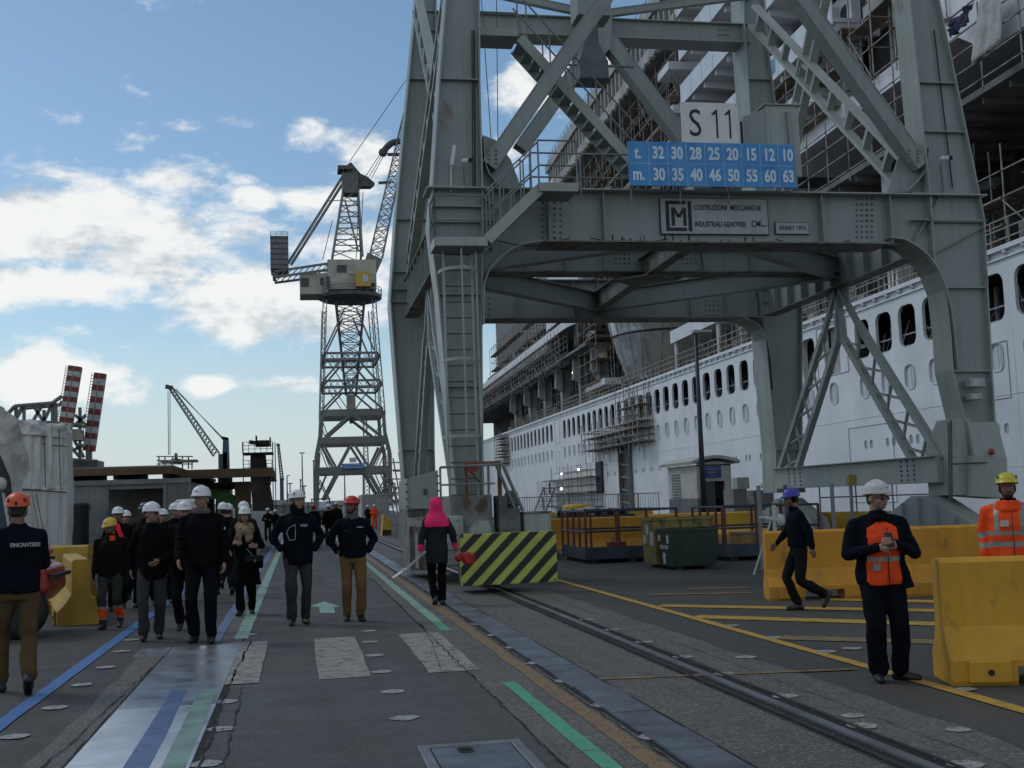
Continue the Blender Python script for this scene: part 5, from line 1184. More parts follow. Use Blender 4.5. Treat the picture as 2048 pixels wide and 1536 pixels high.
# bin and green skip
def tub(name, label, cat, x0, x1, y0, y1, h, m, flare=.1, chamfer=.0, rot=0):
    c = Vector(((x0+x1)/2, (y0+y1)/2, 0)); t = thing(name, c, label, cat); w, d = (x1-x0)/2, (y1-y0)/2; b = MB(); th = .03
    o_ = [(-w, -d), (w, -d), (w, d), (-w, d)]
    lo = [(x*(1-flare), y*(1-flare), .08) for x, y in o_]; hi = [(x, y, h) for x, y in o_]; hi2 = [(x*(1-th/w), y*(1-th/d), h) for x, y in o_]; lo2 = [(x*(1-flare)*(1-th/w), y*(1-flare)*(1-th/d), .14) for x, y in o_]
    vs = [c+Vector(p) for p in lo+hi+hi2+lo2]; fs = [(3, 2, 1, 0)]
    for j in range(3): fs += [(j*4+i, j*4+(i+1) % 4, (j+1)*4+(i+1) % 4, (j+1)*4+i) for i in range(4)]
    fs.append((12, 13, 14, 15)); b.mesh(vs, fs); o = b.build('bin_body', m, t)
    r = MB(); 
    for (a, e) in zip(hi, hi[1:]+hi[:1]): r.bar(c+Vector(a), c+Vector(e), .06, .06)
    r.build('rim', m, t); f = MB()
    for sx in (-.6, .6): f.bb(c.x+sx*w-.06, c.x+sx*w+.06, c.y-d*.85, c.y+d*.85, 0, .085)
    f.build('skid', MBLACK, t)
    t.rotation_euler.z = rot; return t, o, c
MGS = mat('skip_green', (.006, .028, .018), .35, var=.3, scale=2, rust=.25, thr=.7); MGY = mat('skip_yellow_old', (.22, .17, .045), .6, var=.25, scale=3, rust=.9, thr=.52, rustcol=(.06, .04, .025))
t, o, c = tub('waste_skip', 'dark green metal skip with white notices on its side', 'skip', 7.86, 8.92, 24.5, 25.42, .86, MGS, .05, rot=0)
lab = MB(); X = 7.86-.01
MNO = mat('notice_white', (.42, .45, .43), .6, var=.15)
for y, z, w, h in ((25.3, .68, .1, .14), (24.7, .66, .1, .18), (25.0, .30, .12, .12), (25.0, .18, .1, .12)): lab.box((c.x+(X-c.x)*(1-.05*(1-z)), y, z), (.012, w*1.4, h))
lab.build('notice', MNO, t); text('lettering', 'INDUSTRIALI', (7.865, 24.98, .48), (0, -1, 0), (0, 0, 1), .12, MNO, t, .85, .002)
lt = MB()
t.rotation_euler.z = 0
t, o, c = tub('waste_bin', 'worn yellow metal bin behind the dark green skip', 'bin', 7.82, 9.2, 25.52, 26.5, 1.08, MGY, .04)
nt_ = MB()
for y, z, h in ((25.75, .65, .3), (26.05, .85, .22), (26.3, .62, .2)): nt_.box((7.82-.005+.03*(1-z), y, z), (.012, .2, h))
nt_.build('notice', MNO, t)
# railed pallets (blue base, rust red posts)
MPB_ = mat('pallet_blue', (.030, .042, .065), .55, var=.3, rust=.3, thr=.68); MPR = mat('post_red', (.13, .025, .015), .6, var=.3)
def railed(label, x0, x1, y0, y1, seed):
    t = thing('railed_pallet', ((x0+x1)/2, (y0+y1)/2, 0), label, 'pallet', 'railed pallets'); b = MB()
    b.bb(x0, x1, y0, y1, .22, .28); b.bb(x0, x1, y0-.03, y0, .10, .40); b.bb(x0-.03, x0, y0, y1, .10, .40); b.bb(x1, x1+.03, y0, y1, .1, .4)
    b.build('pallet_base', MPB_, t); p = MB(); n = int((x1-x0)/.75)
    for i in range(n+1): x = lerp(x0, x1, i/n); p.bar((x, y0, .12), (x, y0, 1.28), .055); p.bar((x, y1, .12), (x, y1, 1.28), .055)
    for k in range(1, 4): y = lerp(y0, y1, k/4); p.bar((x0, y, .12), (x0, y, 1.28), .055)
    p.build('post', MPR, t); r = MB()
    for z, m in ((1.28, 1), (.78, 1)): r.tube((x0, y0, z), (x1, y0, z), .03); r.tube((x0, y1, z), (x1, y1, z), .03); r.tube((x0, y0, z), (x0, y1, z), .03); r.tube((x1, y0, z), (x1, y1, z), .03)
    r.build('handrail', MPB_, t); f = MB()
    for x in (x0+.2, (x0+x1)/2, x1-.2): f.bb(x-.1, x+.1, y0, y1, 0, .1)
    f.build('foot', MBLACK, t); return t
railed('blue pallet with red posts and railing left of the yellow bin', 6.95, 9.3, 28.4, 31, 1)
railed('blue pallet with red posts right of the green skip', 10.0, 12.4, 26.9, 29.2, 2)
t = thing('toolbox', (7.9, 29.4, .28), 'small red toolbox lying on the railed pallet', 'toolbox'); bevel(MB().bb(7.75, 8.2, 29.2, 29.5, .285, .48).build('box', mat('toolbox_red', (.16, .02, .015), .5), t), .02); MB().path([(7.85, 29.35, .48), (7.88, 29.35, .55), (8.07, 29.35, .55), (8.1, 29.35, .48)], .012).build('handle', MBLACK, t)
t = thing('crate', (10.8, 27.6, .28), 'yellow wooden crate on the pallet right of the skip', 'crate'); o = MB().bb(10.5, 11.2, 27.3, 27.9, .285, .62).build('crate_body', mat('crate_yellow', (.33, .23, .07), .7, var=.3), t); MB().bb(10.47, 11.23, 27.27, 27.93, .625, .66).build('crate_lid', SP, t)
t = thing('bundle', (9.5, 38, 0), 'heap of grey hoses and bags on a stack behind the railed pallet', 'bundle'); b = MB(); random.seed(4)
for i in range(7): b.ball((8.6+i*.33, 38.0+random.random()*.4, 1.13+random.random()*.1), (.28, .2, .12), 10, 6)
b.build('bag', MNO, t, True); b = MB()
for i in range(6): b.ball((8.4+i*.42, 37.7, 1.14), (.12, .12, .13), 8, 6)
b.build('hose_end', MBLACK, t, True); MB().bb(8.3, 10.9, 37.6, 38.6, 0, 1.05).build('stack', MPB_, t)
t = thing('yellow_tarp_roll', at(1155, 1020, 46), 'yellow rolled cover lying on the back barrier row', 'roll'); p = at(1155, 1018, 46); MB().lathe([(.05, -.6), (.18, -.55), (.2, 0), (.18, .55), (.05, .6)], (p.x, 46, p.z), 12, Matrix.Rotation(rad(90), 3, 'Y')).build('roll', MY3, t, True)
MB().bb(p.x-.5, p.x+.5, 45.8, 46.3, 0, p.z-.18).build('stand', SG, t)
t = thing('steel_plate_stack', (6.2, 29.0, 0), 'low stack of dark steel plates behind the striped board', 'plate stack')
for k in range(4): MB().bb(5.7-.1*k, 7.0-.06*k, 31.5, 34, .08+.07*k, .14+.07*k).build('plate', SG if k % 2 else MST, t)
MB().bb(5.8, 6.8, 31.7, 33.8, 0, .08).build('timber', MBLACK, t)
# quay-side fence
def fence(label, x0, x1, Y, z, h, m):
    t = thing('quay_fence', ((x0+x1)/2, Y, 0), label, 'fence', 'quay fences'); b = MB(); n = int((x1-x0)/.14)
    for i in range(n+1): x = lerp(x0, x1, i/n); b.tube((x, Y, z+.1), (x, Y, z+h), .014, 4)
    b.build('bar', m, t).__setitem__('kind', 'stuff'); r = MB()
    for k in (.1, h): r.tube((x0, Y, z+k), (x1, Y, z+k), .025, 5)
    for i in range(4): x = lerp(x0, x1, i/3); r.tube((x, Y, 0), (x, Y, z+h+.03), .03, 5)
    r.build('rail', m, t)
a, c = at(1035, 1008, 66), at(1190, 1008, 66); fence('quay fence of thin bars behind the back barrier row, left stretch', a.x, c.x, 66, .75, 1.0, MGALV)
a, c = at(1195, 1008, 60), at(1318, 1008, 60); fence('quay fence of thin bars left of the small switch cabin', a.x, c.x, 60, .75, 1.0, MRB)
# small switch cabin with an arched roof
cb = thing('switch_cabin', (17.0, 46, 0), 'small white and grey cabin with an arched roof and a blue sign', 'cabin')
MCW = mat('cabin_white', (.46, .46, .43), .8, var=.10, streak=.45, dirt=(.25, .24, .21)); MCG = mat('cabin_grey', (.14, .15, .155), .8, var=.15, streak=.3)
pL, pM, pR = at(1335, 945, 46.5), at(1393, 948, 44), at(1462, 945, 44)
x0, x1, y0, y1, zt = pM.x, pR.x, 44, 47.6, 2.75
b = MB(); b.bb(x0, x0+.3, y0, y0+.12, 1.45, zt); b.bb(x1-.28, x1, y0, y0+.12, 1.45, zt); b.bb(x0+.3, x1-.28, y0, y0+.12, 2.1, zt); b.bb(x0, x0+.12, y0+.121, y1, 1.45, zt); b.bb(x1-.12, x1, y0+.121, y1, 1.45, zt); b.bb(x0+.121, x1-.121, y1-.12, y1, 0, zt); b.build('wall', MCW, cb)
b = MB(); b.bb(x0-.01, x0+.3, y0-.01, y0+.12, 0, 1.448); b.bb(x1-.28, x1+.01, y0-.01, y0+.12, 0, 1.448); b.bb(x0-.01, x0+.12, y0+.121, y1, 0, 1.448); b.bb(x1-.12, x1+.01, y0+.121, y1, 0, 1.448)
b.prism([(x0-.25, y0, 0), (x0-.011, y0, 0), (x0-.011, y0, .6)], (0, y1-y0, 0)); b.build('plinth_wall', MCG, cb)
b = MB(); b.bb(x0+.3, x0+.75, y0+.05, y0+.1, 0, 2.1); b.build('door', mat('cabin_door', (.06, .06, .06), .6), cb)
ar = [Vector((lerp(x0-.22, x1+.3, i/14), y0-.2, zt+.02+.22*math.sin(math.pi*i/14))) for i in range(15)]
MB().ribbon(ar, (0, y1-y0+.5, 0), .12).build('roof', MCW, cb)
b = MB(); b.prism([Vector((x0, y0, zt+.002)), Vector((x1, y0, zt+.002))]+[Vector((min(max(p.x, x0), x1), y0, p.z-.12)) for p in reversed(ar[1:-1])], (0, .1, 0)); b.build('gable', MCW, cb)
b = MB()
for k in range(14): b.bb(x0-.03, x0+.005, 46.0, 47.1, .9+k*.115, .95+k*.115)
b.build('louvre', MCG, cb)
o = MB().bb(pM.x+.32, pR.x-.42, y0-.04, y0-.012, 2.22, 2.68).build('sign', mat('cabin_sign_blue', (.03, .06, .20), .5), cb)
MSL = mat('sign_pale', (.30, .36, .48), .6)
sxm = (pM.x+.32+pR.x-.42)/2
for k, s in enumerate(('SOTTOSTAZIONE N.', 'BACINO DI', 'N. 45')): text('lettering', s, (sxm, y0-.042, 2.57-k*.13), UX, UZ, .115, MSL, o, .68, .001)
# winch and mooring gear by the far right leg
wn = thing('mooring_winch', (17.5, 40, 0), 'grey mooring winch with a box on top right of the switch cabin', 'winch'); p = at(1500, 1010, 40)
b = MB(); b.bb(p.x-.75, p.x-.25, 39.6, 40.6, .5, 1.75); b.bb(p.x+.15, p.x+.75, 39.6, 40.6, .5, 1.68); b.build('winch_frame', SG, wn)
MB().lathe([(.5, -.5), (.5, -.45), (.28, -.42), (.28, .42), (.5, .45), (.5, .5)], (p.x, 40.1, 1.15), 18, Matrix.Rotation(rad(90), 3, 'Y')).build('drum', SGL, wn, True)
MB().bb(p.x-.55, p.x-.1, 39.7, 40.2, 1.75, 2.15).build('control_box', CP2, wn); MB().bb(p.x-.9, p.x+.9, 39.4, 40.8, .1, .5).build('base', MBLACK, wn)
MB().path([(p.x+.6+.09*math.cos(t), 40.1, 1.83+.09*math.sin(t)) for t in [i*.5 for i in range(14)]], .02).build('lifting_eye', SG, wn)
# tall lamp mast before the ship
lm = thing('lamp_mast', gr(1403, 1050), 'tall dark lamp mast rising before the white ship beside the cabin', 'lamp post')
base = at(1403, 1010, 43); tp = at(1391, 668, 43); base = Vector((tp.x, 43, 0)); ORG[lm.name] = base; lm.location = base
MB().tube(base, (tp.x, 43, tp.z), .13, 12, .065).build('pole', mat('mast_dark', (.04, .05, .065), .5, .2, var=.2), lm, True)
MB().box((tp.x+.25, 43, tp.z+.1), (.75, .3, .09)).build('lamp_head', MCW, lm); MB().tube((tp.x, 43, tp.z-.25), (tp.x+.3, 43, tp.z+.05), .03, 6).build('bracket', MGALV, lm)
# small things by the right barrier: trestle, yellow valve, railing of the quay
rl = thing('quay_railing', (15.5, 30.5, 0), 'dark quay railing under the crane sill beam', 'railing'); b = MB()
a, c = at(1640, 1000, 31), at(1860, 1000, 30); railing([(a.x, 31, .9), (c.x, 30, .9)], 1.0, b, 1, .8, .022)
for k in range(3): q = Vector((lerp(a.x, c.x, k/2), lerp(31, 30, k/2), 0)); b.tube(q, q+Vector((0, 0, .9)), .05)
b.build('rail', MGALV, rl)
hy = thing('hydrant', at(1700, 1000, 27), 'yellow topped hose pipe standing before the crane sill beam', 'standpipe'); p = at(1700, 960, 27); b = MB(); b.tube((p.x, 27, 0), (p.x, 27, p.z-.1), .04); b.build('pipe', MGALV, hy); MB().box((p.x+.04, 27, p.z), (.2, .14, .26)).build('valve_head', mat('valve_yellow', (.25, .23, .04), .6), hy)
pp = thing('pipe_stand', at(1600, 1040, 22), 'pale pipe stand with a twin horn behind the man in the blue helmet', 'stand'); p = at(1520, 1045, 22); b = MB()
b.tube((p.x+.3, 22, 0), (p.x+.3, 22, 1.35), .04); b.tube((p.x-.15, 22.1, 0), (p.x+.25, 22, 1.1), .02); b.tube((p.x, 22, 1.12), (p.x+.35, 22, 1.06), .03, 8, .05); b.build('frame', MNO, pp)
MB().ball((p.x+.42, 22, 1.05), (.1, .1, .13), 10, 7).build('horn', MNO, pp, True)
for k, (x, lb) in enumerate(((1518, 'pale steel post left of the man in the blue helmet'), (1572, 'dark steel post just right of the man in the blue helmet'), (1665, 'pale steel post between the two men on the right'))):
    p = at(x, 1000, 23+k); t = thing('steel_post', (p.x, 23+k, 0), lb, 'post', 'steel posts behind the barrier'); MB().bar((p.x, 23+k, 0), (p.x, 23+k, 1.75), .07).build('post', MGALV if k != 1 else MBOLT, t); MB().bb(p.x-.12, p.x+.12, 22.88+k, 23.12+k, 0, .03).build('base_plate', MBOLT, t)
# ================================================================== far crane
FC = mat('far_crane_grey', (.20, .21, .20), .6, var=.2, scale=.3, rust=.4, thr=.66, streak=.3); FC2 = mat('far_crane_house', (.40, .39, .33), .6, var=.18, scale=.4, streak=.5, dirt=(.16, .13, .10), rust=.5, thr=.64)
FDK = mat('far_crane_dark', (.07, .075, .075), .6, var=.3, scale=.4)
Y0, Y1 = 187., 198.
fcr = thing('tower_crane', at(706, 1012, 192), 'slender lattice harbour crane with a yellow cab and raised jib in the distance', 'crane')
def rear(p): return Vector((p.x, Y1, p.z))
LLp = [(650, 600), (644, 830), (642, 868), (635, 905), (634, 1012)]; RRp = [(748, 600), (767, 830), (770, 868), (779, 905), (781, 1012)]
for pl in (LLp, RRp):
    for YY in (Y0, Y1):
        b = MB(); q = [Vector((at(*p, Y0).x, YY, at(*p, Y0).z)) for p in pl]
        for i, (a, c) in enumerate(zip(q, q[1:])):
            if i < 1:
                for dx in (-.28, .28):
                    for dy in (-.25, .25): b.bar(a+Vector((dx, dy, 0)), c+Vector((dx, dy, 0)), .14)
                for k in range(22): t0, t1 = k/22, (k+1)/22; sg = 1 if k % 2 else -1; b.bar(a.lerp(c, t0)+Vector((-.28*sg, -.25, 0)), a.lerp(c, t1)+Vector((.28*sg, -.25, 0)), .08)
            else: w = (.6, .55, .62, .68)[i]; b.bar(a, c, w, w*.8, (0, 1, 0))
        b.build('leg', FC, fcr)
for y, w, dbl in ((712, .35, 1), (767, .35, 1), (825, .5, 0), (880, .5, 0), (940, .48, 0)):
    for YY in (Y0, Y1):
        xa, xb = at(plerp(LLp, y), y, Y0), at(plerp(RRp, y), y, Y0); zc = (xa.z+xb.z)/2; b = MB()
        for o_ in ((-.5, .5) if dbl else (0,)): b.bar((xa.x, YY, zc+o_), (xb.x, YY, zc+o_), w, w if dbl else 1.1, (0, 0, 1))
        if dbl:
            for k in range(10): x0, x1 = lerp(xa.x, xb.x, k/10), lerp(xa.x, xb.x, (k+1)/10); b.bar((x0, YY, zc-.5), (x1, YY, zc+.5), .08); b.bar((x0, YY, zc+.5), (x1, YY, zc-.5), .08)
        b.build('cross_beam', FC, fcr)
    for pl in (LLp, RRp): p = at(plerp(pl, y), y, Y0); MB().bar((p.x, Y0, p.z), (p.x, Y1, p.z), .4, .7).build('side_tie', FC, fcr)
for a, c, w in (((648, 760), (684, 718), .3), ((752, 760), (716, 718), .3), ((646, 818), (690, 772), .3), ((766, 818), (712, 772), .3), ((700, 830), (650, 874), .45), ((708, 830), (764, 874), .45), ((646, 888), (672, 935), .4), ((703, 888), (678, 935), .4), ((708, 888), (738, 935), .4), ((766, 888), (744, 935), .4), ((676, 946), (648, 1000), .6), ((738, 946), (768, 1000), .6), ((650, 700), (690, 615), .25), ((748, 700), (712, 615), .25)):
    for YY in (Y0, Y1): p, q = at(*a, Y0), at(*c, Y0); MB().bar((p.x, YY, p.z), (q.x, YY, q.z), w).build('diagonal_brace', FC, fcr)
for a, c, w in (((642, 890), (660, 935), .16), ((775, 890), (757, 935), .16), ((640, 905), (634, 1000), .2), ((655, 946), (637, 990), .2), ((640, 960), (660, 1000), .2), ((760, 946), (779, 990), .2), ((776, 960), (756, 1000), .2), ((644, 840), (656, 872), .16), ((768, 840), (756, 872), .16), ((665, 712), (700, 767), .14), ((735, 712), (704, 767), .14), ((660, 767), (700, 825), .14), ((745, 767), (706, 825), .14)):
    for YY in (Y0, Y1): p, q = at(*a, Y0), at(*c, Y0); MB().bar((p.x, YY, p.z), (q.x, YY, q.z), w).build('lacing', FC, fcr)
b = MB(); YC = 192.5                   # hanging lattice pivot column
tops = [at(672, 606, YC), at(728, 606, YC)]; bots = [at(692, 790, YC), at(712, 790, YC)]; k = 9
cs = [(0, -1), (1, -1), (1, 1), (0, 1)]
def colp(i, t): e, s = cs[i % 4]; p = tops[e].lerp(bots[e], t); return Vector((p.x, YC+s*lerp(2.0, .8, t), p.z))
for i in range(4):
    b.bar(colp(i, 0), colp(i, 1), .28)
    for j in range(k): b.bar(colp(i, j/k), colp(i+1, (j+1)/k), .12); b.bar(colp(i+1, j/k), colp(i, (j+1)/k), .12); b.bar(colp(i, j/k), colp(i+1, j/k), .12)
b.build('pivot_column', FDK, fcr)
p, q = at(693, 790, YC), at(711, 820, YC); MB().bb(p.x, q.x, YC-.7, YC+.7, q.z, p.z).build('pivot_box', FC2, fcr)
p, q = at(699, 835, YC), at(708, 935, YC); b = MB(); b.bb(p.x, q.x, YC-.3, YC+.3, at(0, 862, YC).z, p.z); b.bb(p.x-.3, q.x+.3, YC-.3, YC+.3, at(0, 905, YC).z, at(0, 890, YC).z); b.build('cable_reel', FDK, fcr)
pb = at(700, 596, YC); MB().lathe([(4.6, -.5), (5.2, -.2), (5.2, .35), (4.4, .4)], pb, 24).build('slewing_ring', FDK, fcr)
b = MB()
for i in range(24): a = 2*math.pi*i/24; e = 2*math.pi*(i+1)/24; p = pb+Vector((5.2*math.cos(a), 5.2*math.sin(a), .35)); q = pb+Vector((5.2*math.cos(e), 5.2*math.sin(e), .35)); b.tube(p, p+Vector((0, 0, 1.1)), .05, 4); b.tube(p+Vector((0, 0, 1.1)), q+Vector((0, 0, 1.1)), .05, 4); b.tube(p+Vector((0, 0, .6)), q+Vector((0, 0, .6)), .04, 4)
b.build('ring_railing', FC, fcr)
def fbox(x0, x1, y0, y1, Ya, Yb, nm, m, par=fcr, sl=0):
    p, q = at(x0, y1, Ya), at(x1, y0, Ya); return MB().bb(p.x, q.x, Ya, Yb, p.z, q.z).build(nm, m, par)
h = fbox(656, 752, 519, 578, 189, 197, 'machine_house', FC2); fbox(657, 742, 579, 586, 189.5, 196, 'house_base', FDK)
fbox(674, 693, 530, 545, 188.9, 189, 'window', FDK, h); fbox(652, 660, 553, 575, 188.9, 189, 'window', FDK, h); fbox(696, 715, 548, 549, 188.9, 189, 'window', FDK, h)
h = fbox(600, 656, 546, 588, 190, 196, 'annex', FC2); fbox(602, 618, 556, 573, 189.9, 190, 'window', FDK, h); fbox(640, 648, 555, 570, 189.9, 190, 'window', FDK, h)
h = fbox(712, 741, 543, 572, 187, 189.8, 'cab', mat('cab_yellow', (.50, .33, .05), .5, var=.1)); fbox(726, 736, 550, 563, 186.9, 187, 'window', mat('cab_glass', (.35, .42, .46), .15, .2), h); fbox(741.2, 751, 547, 566, 187, 189.8, 'cab_window', mat('cab_glass2', (.22, .26, .28), .15, .2), h)
p, q = at(656, 538, 190), at(548, 548, 190); b = MB()
for YY in (190, 195):
    for dz_ in (0, -.9): b.bar((p.x, YY, p.z+.9+dz_*1.2), (q.x, YY, q.z+.4+dz_), .35)
    for k in range(9): t0, t1 = k/9, (k+1)/9; A = Vector((p.x, YY, p.z+.9)).lerp(Vector((q.x, YY, q.z+.4)), t0); B = Vector((p.x, YY, p.z-.2)).lerp(Vector((q.x, YY, q.z-.5)), t1); b.bar(A, B, .14)
b.bar((q.x, 190, q.z), (q.x, 195, q.z), .5); b.build('counter_jib', FC, fcr)
h = fbox(541, 576, 472, 537, 189.5, 195.5, 'counterweight', mat('counterweight_grey', (.16, .17, .175), .7, var=.25)); b = MB()
for k in range(6): z = at(0, 472+k*11, 189.5).z; p, q = at(541, 500, 189.5), at(576, 500, 189.5); b.bb(p.x-.06, q.x+.06, 189.42, 189.49, z-.08, z+.08)
b.build('weight_joint', FDK, h); b = MB(); zt_ = at(0, 472, 189.5).z; railing([(p.x, 189.6, zt_), (q.x, 189.6, zt_), (q.x, 195.4, zt_), (p.x, 195.4, zt_), (p.x, 189.6, zt_)], 1.0, b, 2, .8, .045); b.build('railing', FC, h)
b = MB(); at_ = [at(664, 519, 192), at(724, 519, 192)]; ab_ = [at(686, 384, 192), at(716, 384, 192)]; k = 6
def tp(i, t): e, s = cs[i % 4]; p = at_[e].lerp(ab_[e], t); return Vector((p.x, 192+s*lerp(2.4, 1.2, t), p.z))
for i in range(4):
    b.bar(tp(i, 0), tp(i, 1), .3)
    for j in range(k): b.bar(tp(i, j/k), tp(i+1, (j+1)/k), .13); b.bar(tp(i, (j+1)/k), tp(i+1, (j+1)/k), .16)
b.bar(at(716, 500, 192), at(690, 400, 192), .25); b.build('mast', FC, fcr)
h = fbox(685, 716, 345, 385, 190.5, 193.5, 'mast_head', mat('mast_head_green', (.12, .14, .115), .6, var=.3)); fbox(676, 706, 331, 336, 190, 194, 'mast_platform', FDK, h); b = MB(); z = at(0, 331, 190).z; p, q = at(676, 331, 190), at(706, 331, 190); railing([(p.x, 190, z), (q.x, 190, z)], 1.0, b, 1, .8, .04); b.build('railing', FC, h)
b = MB(); b.prism([at(*p, 191) for p in ((716, 345), (735, 353), (750, 366), (742, 372), (722, 372), (716, 378))], (0, 2, 0)); b.prism([at(*p, 191) for p in ((694, 330), (702, 324), (722, 348), (700, 348))], (0, 2, 0)); b.build('sheave_nose', FDK, h)
b = MB(); b.bar(at(686, 352, 191), at(576, 527, 191), .42).bar(at(686, 366, 195), at(582, 530, 195), .42); b.bar(at(655, 402, 193), at(686, 400, 193), .12); b.build('backstay', FC, fcr)
b = MB(); js = [at(735, 528, 191), at(764, 519, 191)]; je = [at(815, 195, 191), at(829, 200, 191)]; k = 15
def jp(i, t): e, s = cs[i % 4]; w = min(1, .55+t*1.6) if t < .3 else 1; p = js[e].lerp(je[e], t); m_ = (js[0].lerp(je[0], t)+js[1].lerp(je[1], t))/2; p = m_+(p-m_)*1.0; return Vector((p.x, 191+s*1.4, p.z))
for i in range(4):
    b.bar(jp(i, 0), jp(i, 1), .24)
    for j in range(k): b.bar(jp(i, j/k), jp(i+1, (j+1)/k), .11); b.bar(jp(i+1, j/k), jp(i, (j+1)/k), .11); b.bar(jp(i, (j+1)/k), jp(i+1, (j+1)/k), .12)
b.build('jib', FC, fcr)
b = MB(); b.prism([at(*p, 190) for p in ((735, 505), (765, 518), (752, 548), (726, 532))], (0, 3, 0)); b.build('jib_foot', FC, fcr)
b = MB(); b.path([at(x, y, 190.5) for x, y in ((800, 282), (783, 286), (772, 296), (768, 304))], .55, 8); b.ball(at(766, 305, 190.5), .75, 10, 6); b.bar(at(775, 309, 190.5), at(802, 309, 190.5), .45); b.bar(at(757, 366, 190.5), at(782, 364, 190.5), .4); b.build('hook_block', FDK, fcr)
b = MB()
for a, c in (((700, 322), (812, 160)), ((732, 352), (764, 302)), ((738, 354), (768, 303)), ((743, 356), (772, 303)), ((718, 390), (712, 520)), ((726, 385), (720, 520)), ((665, 440), (645, 520))): b.tube(at(*a, 191), at(*c, 191), .06, 4)
b.build('rope', FDK, fcr)
o = fbox(684, 729, 926, 938, 186.3, 186.5, 'load_table', MBLUE); fbox(699, 713, 915, 925, 186.3, 186.5, 'number_board', MWHITE)
b = MB()
for r in (929, 934):
    for k in range(8): p = at(689+k*5, r, 186.2); b.box(p, (.2, .03, .2))
b.build('lettering', MLET, o)
# ================================================================== cranes far off on the left
MRED = mat('boom_red', (.20, .035, .02), .6, var=.25, scale=.5); MWB = mat('boom_white', (.46, .47, .46), .6, var=.15, scale=.5, streak=.3)
def boom(label, top, bot, wpx, Y):
    t = thing('striped_boom', at(bot[0], bot[1]+60, Y), label, 'crane boom', 'striped crane booms'); a, c = at(*bot, Y), at(*top, Y); w = wpx/FPX*Y; n = 13
    rd, wh = MB(), MB(); d = (c-a).normalized(); sd = Vector((0, 1, 0)).cross(d).normalized()
    for k in range(n): (rd if k % 2 == 0 else wh).bar(a.lerp(c, k/n), a.lerp(c, (k+1)/n), w, w*.9, (0, 1, 0))
    rd.build('red_band', MRED, t); wh.build('white_band', MWB, t); r = MB(); r.bar(a+Vector((0, -w*.46, 0)), c+Vector((0, -w*.46, 0)), .18, .06, (0, 1, 0)); 
    for k in range(26): p = a.lerp(c, k/26)-sd*(w*.5); r.tube(p, p-sd*.5, .05, 4)
    r.tube(a-sd*(w*.5+.5), c-sd*(w*.5+.5), .05, 4); r.build('ladder', FC, t); e = c-d*1.3+Vector((0, -w*.47, 0)); MB().box(e+sd*(w*.2), (.9, .1, .5)).build('lamp_box', MNO, t)
    MB().bar(a, Vector((a.x, Y, 0)), w*.5).build('base_post', FC, t)
boom('red and white banded crane boom rising left, behind the white tarpaulin', (151, 733), (129, 866), 23, 210)
boom('red and white banded crane boom right of its twin, standing clear of the tarpaulin', (201, 747), (178, 902), 21, 216)
t = thing('gantry', at(90, 940, 214), 'grey lattice gantry behind the two banded crane booms', 'gantry'); b = MB(); pts = [(18, 825), (30, 812), (105, 806), (124, 792)]
for YY in (213, 218): b.path([Vector((at(*p, 213).x, YY, at(*p, 213).z)) for p in pts], .35, 6); b.path([Vector((at(*p, 213).x, YY, at(*p, 213).z)) for p in ((28, 842), (110, 845), (165, 850))], .3, 6)
b.build('chord', FC, t); b = MB()
for a, c in (((32, 812), (32, 842)), ((48, 811), (30, 842)), ((48, 811), (48, 842)), ((66, 810), (86, 842)), ((86, 808), (66, 842)), ((105, 806), (88, 842)), ((105, 806), (105, 900)), ((88, 820), (88, 842)), ((112, 806), (112, 900)), ((160, 815), (160, 920)), ((150, 830), (172, 850)), ((172, 830), (150, 850)), ((148, 880), (168, 915)), ((138, 890), (160, 915)), ((130, 918), (195, 922)), ((135, 905), (170, 890))): b.bar(at(*a, 214), at(*c, 214), .5)
b.build('web_member', FC, t); fbox(144, 160, 858, 880, 212, 216, 'machine_box', FC2, t); b = MB(); p = at(105, 900, 214); b.bar(p, (p.x, 214, 0), .8); p = at(160, 920, 214); b.bar(p, (p.x, 214, 0), 1.4); b.bb(at(130, 922, 212).x, at(197, 922, 212).x, 212, 218, 0, at(150, 922, 212).z); b.build('support', FDK, t)
MBC = mat('blue_crane', (.055, .085, .15), .55, var=.2, scale=.3)
t = thing('mobile_crane', at(448, 1020, 300), 'blue harbour crane with a long lattice jib leaning left', 'crane'); b = MB(); YB_ = 300
b.prism([at(*p, YB_) for p in ((446, 873), (456, 876), (461, 1020), (441, 1020))], (0, 4, 0)); b.prism([at(*p, YB_) for p in ((441, 872), (456, 875), (456, 880), (443, 878))], (0, 4, 0)); b.build('tower', MBC, t)
b = MB(); b.bb(at(428, 0, YB_).x, at(436, 0, YB_).x, YB_, YB_+3, 0, at(430, 908, YB_).z); b.bb(at(437, 0, YB_).x, at(445, 0, YB_).x, YB_, YB_+3, 0, at(440, 905, YB_).z); b.build('stack', FDK, t)
def latticejib(a0, a1, b0, b1, Y, n, m, t, w=.35, th=.16):
    b = MB(); A0, A1, B0, B1 = (at(*p, Y) for p in (a0, a1, b0, b1)); O = Vector((0, 2.2, 0))
    for o_ in (Vector(), O): b.bar(A0+o_, A1+o_, w); b.bar(B0+o_, B1+o_, w)
    for i in range(n):
        t0, t1 = i/n, (i+1)/n; b.bar(A0.lerp(A1, t0), B0.lerp(B1, t1), th); b.bar(B0.lerp(B1, t0), A0.lerp(A1, t1), th); b.bar(A0.lerp(A1, t0)+O, B0.lerp(B1, t1)+O, th)
    return b.build('jib', m, t)
latticejib((426, 912), (337, 776), (438, 906), (342, 772), YB_, 20, FC, t)
b = MB()
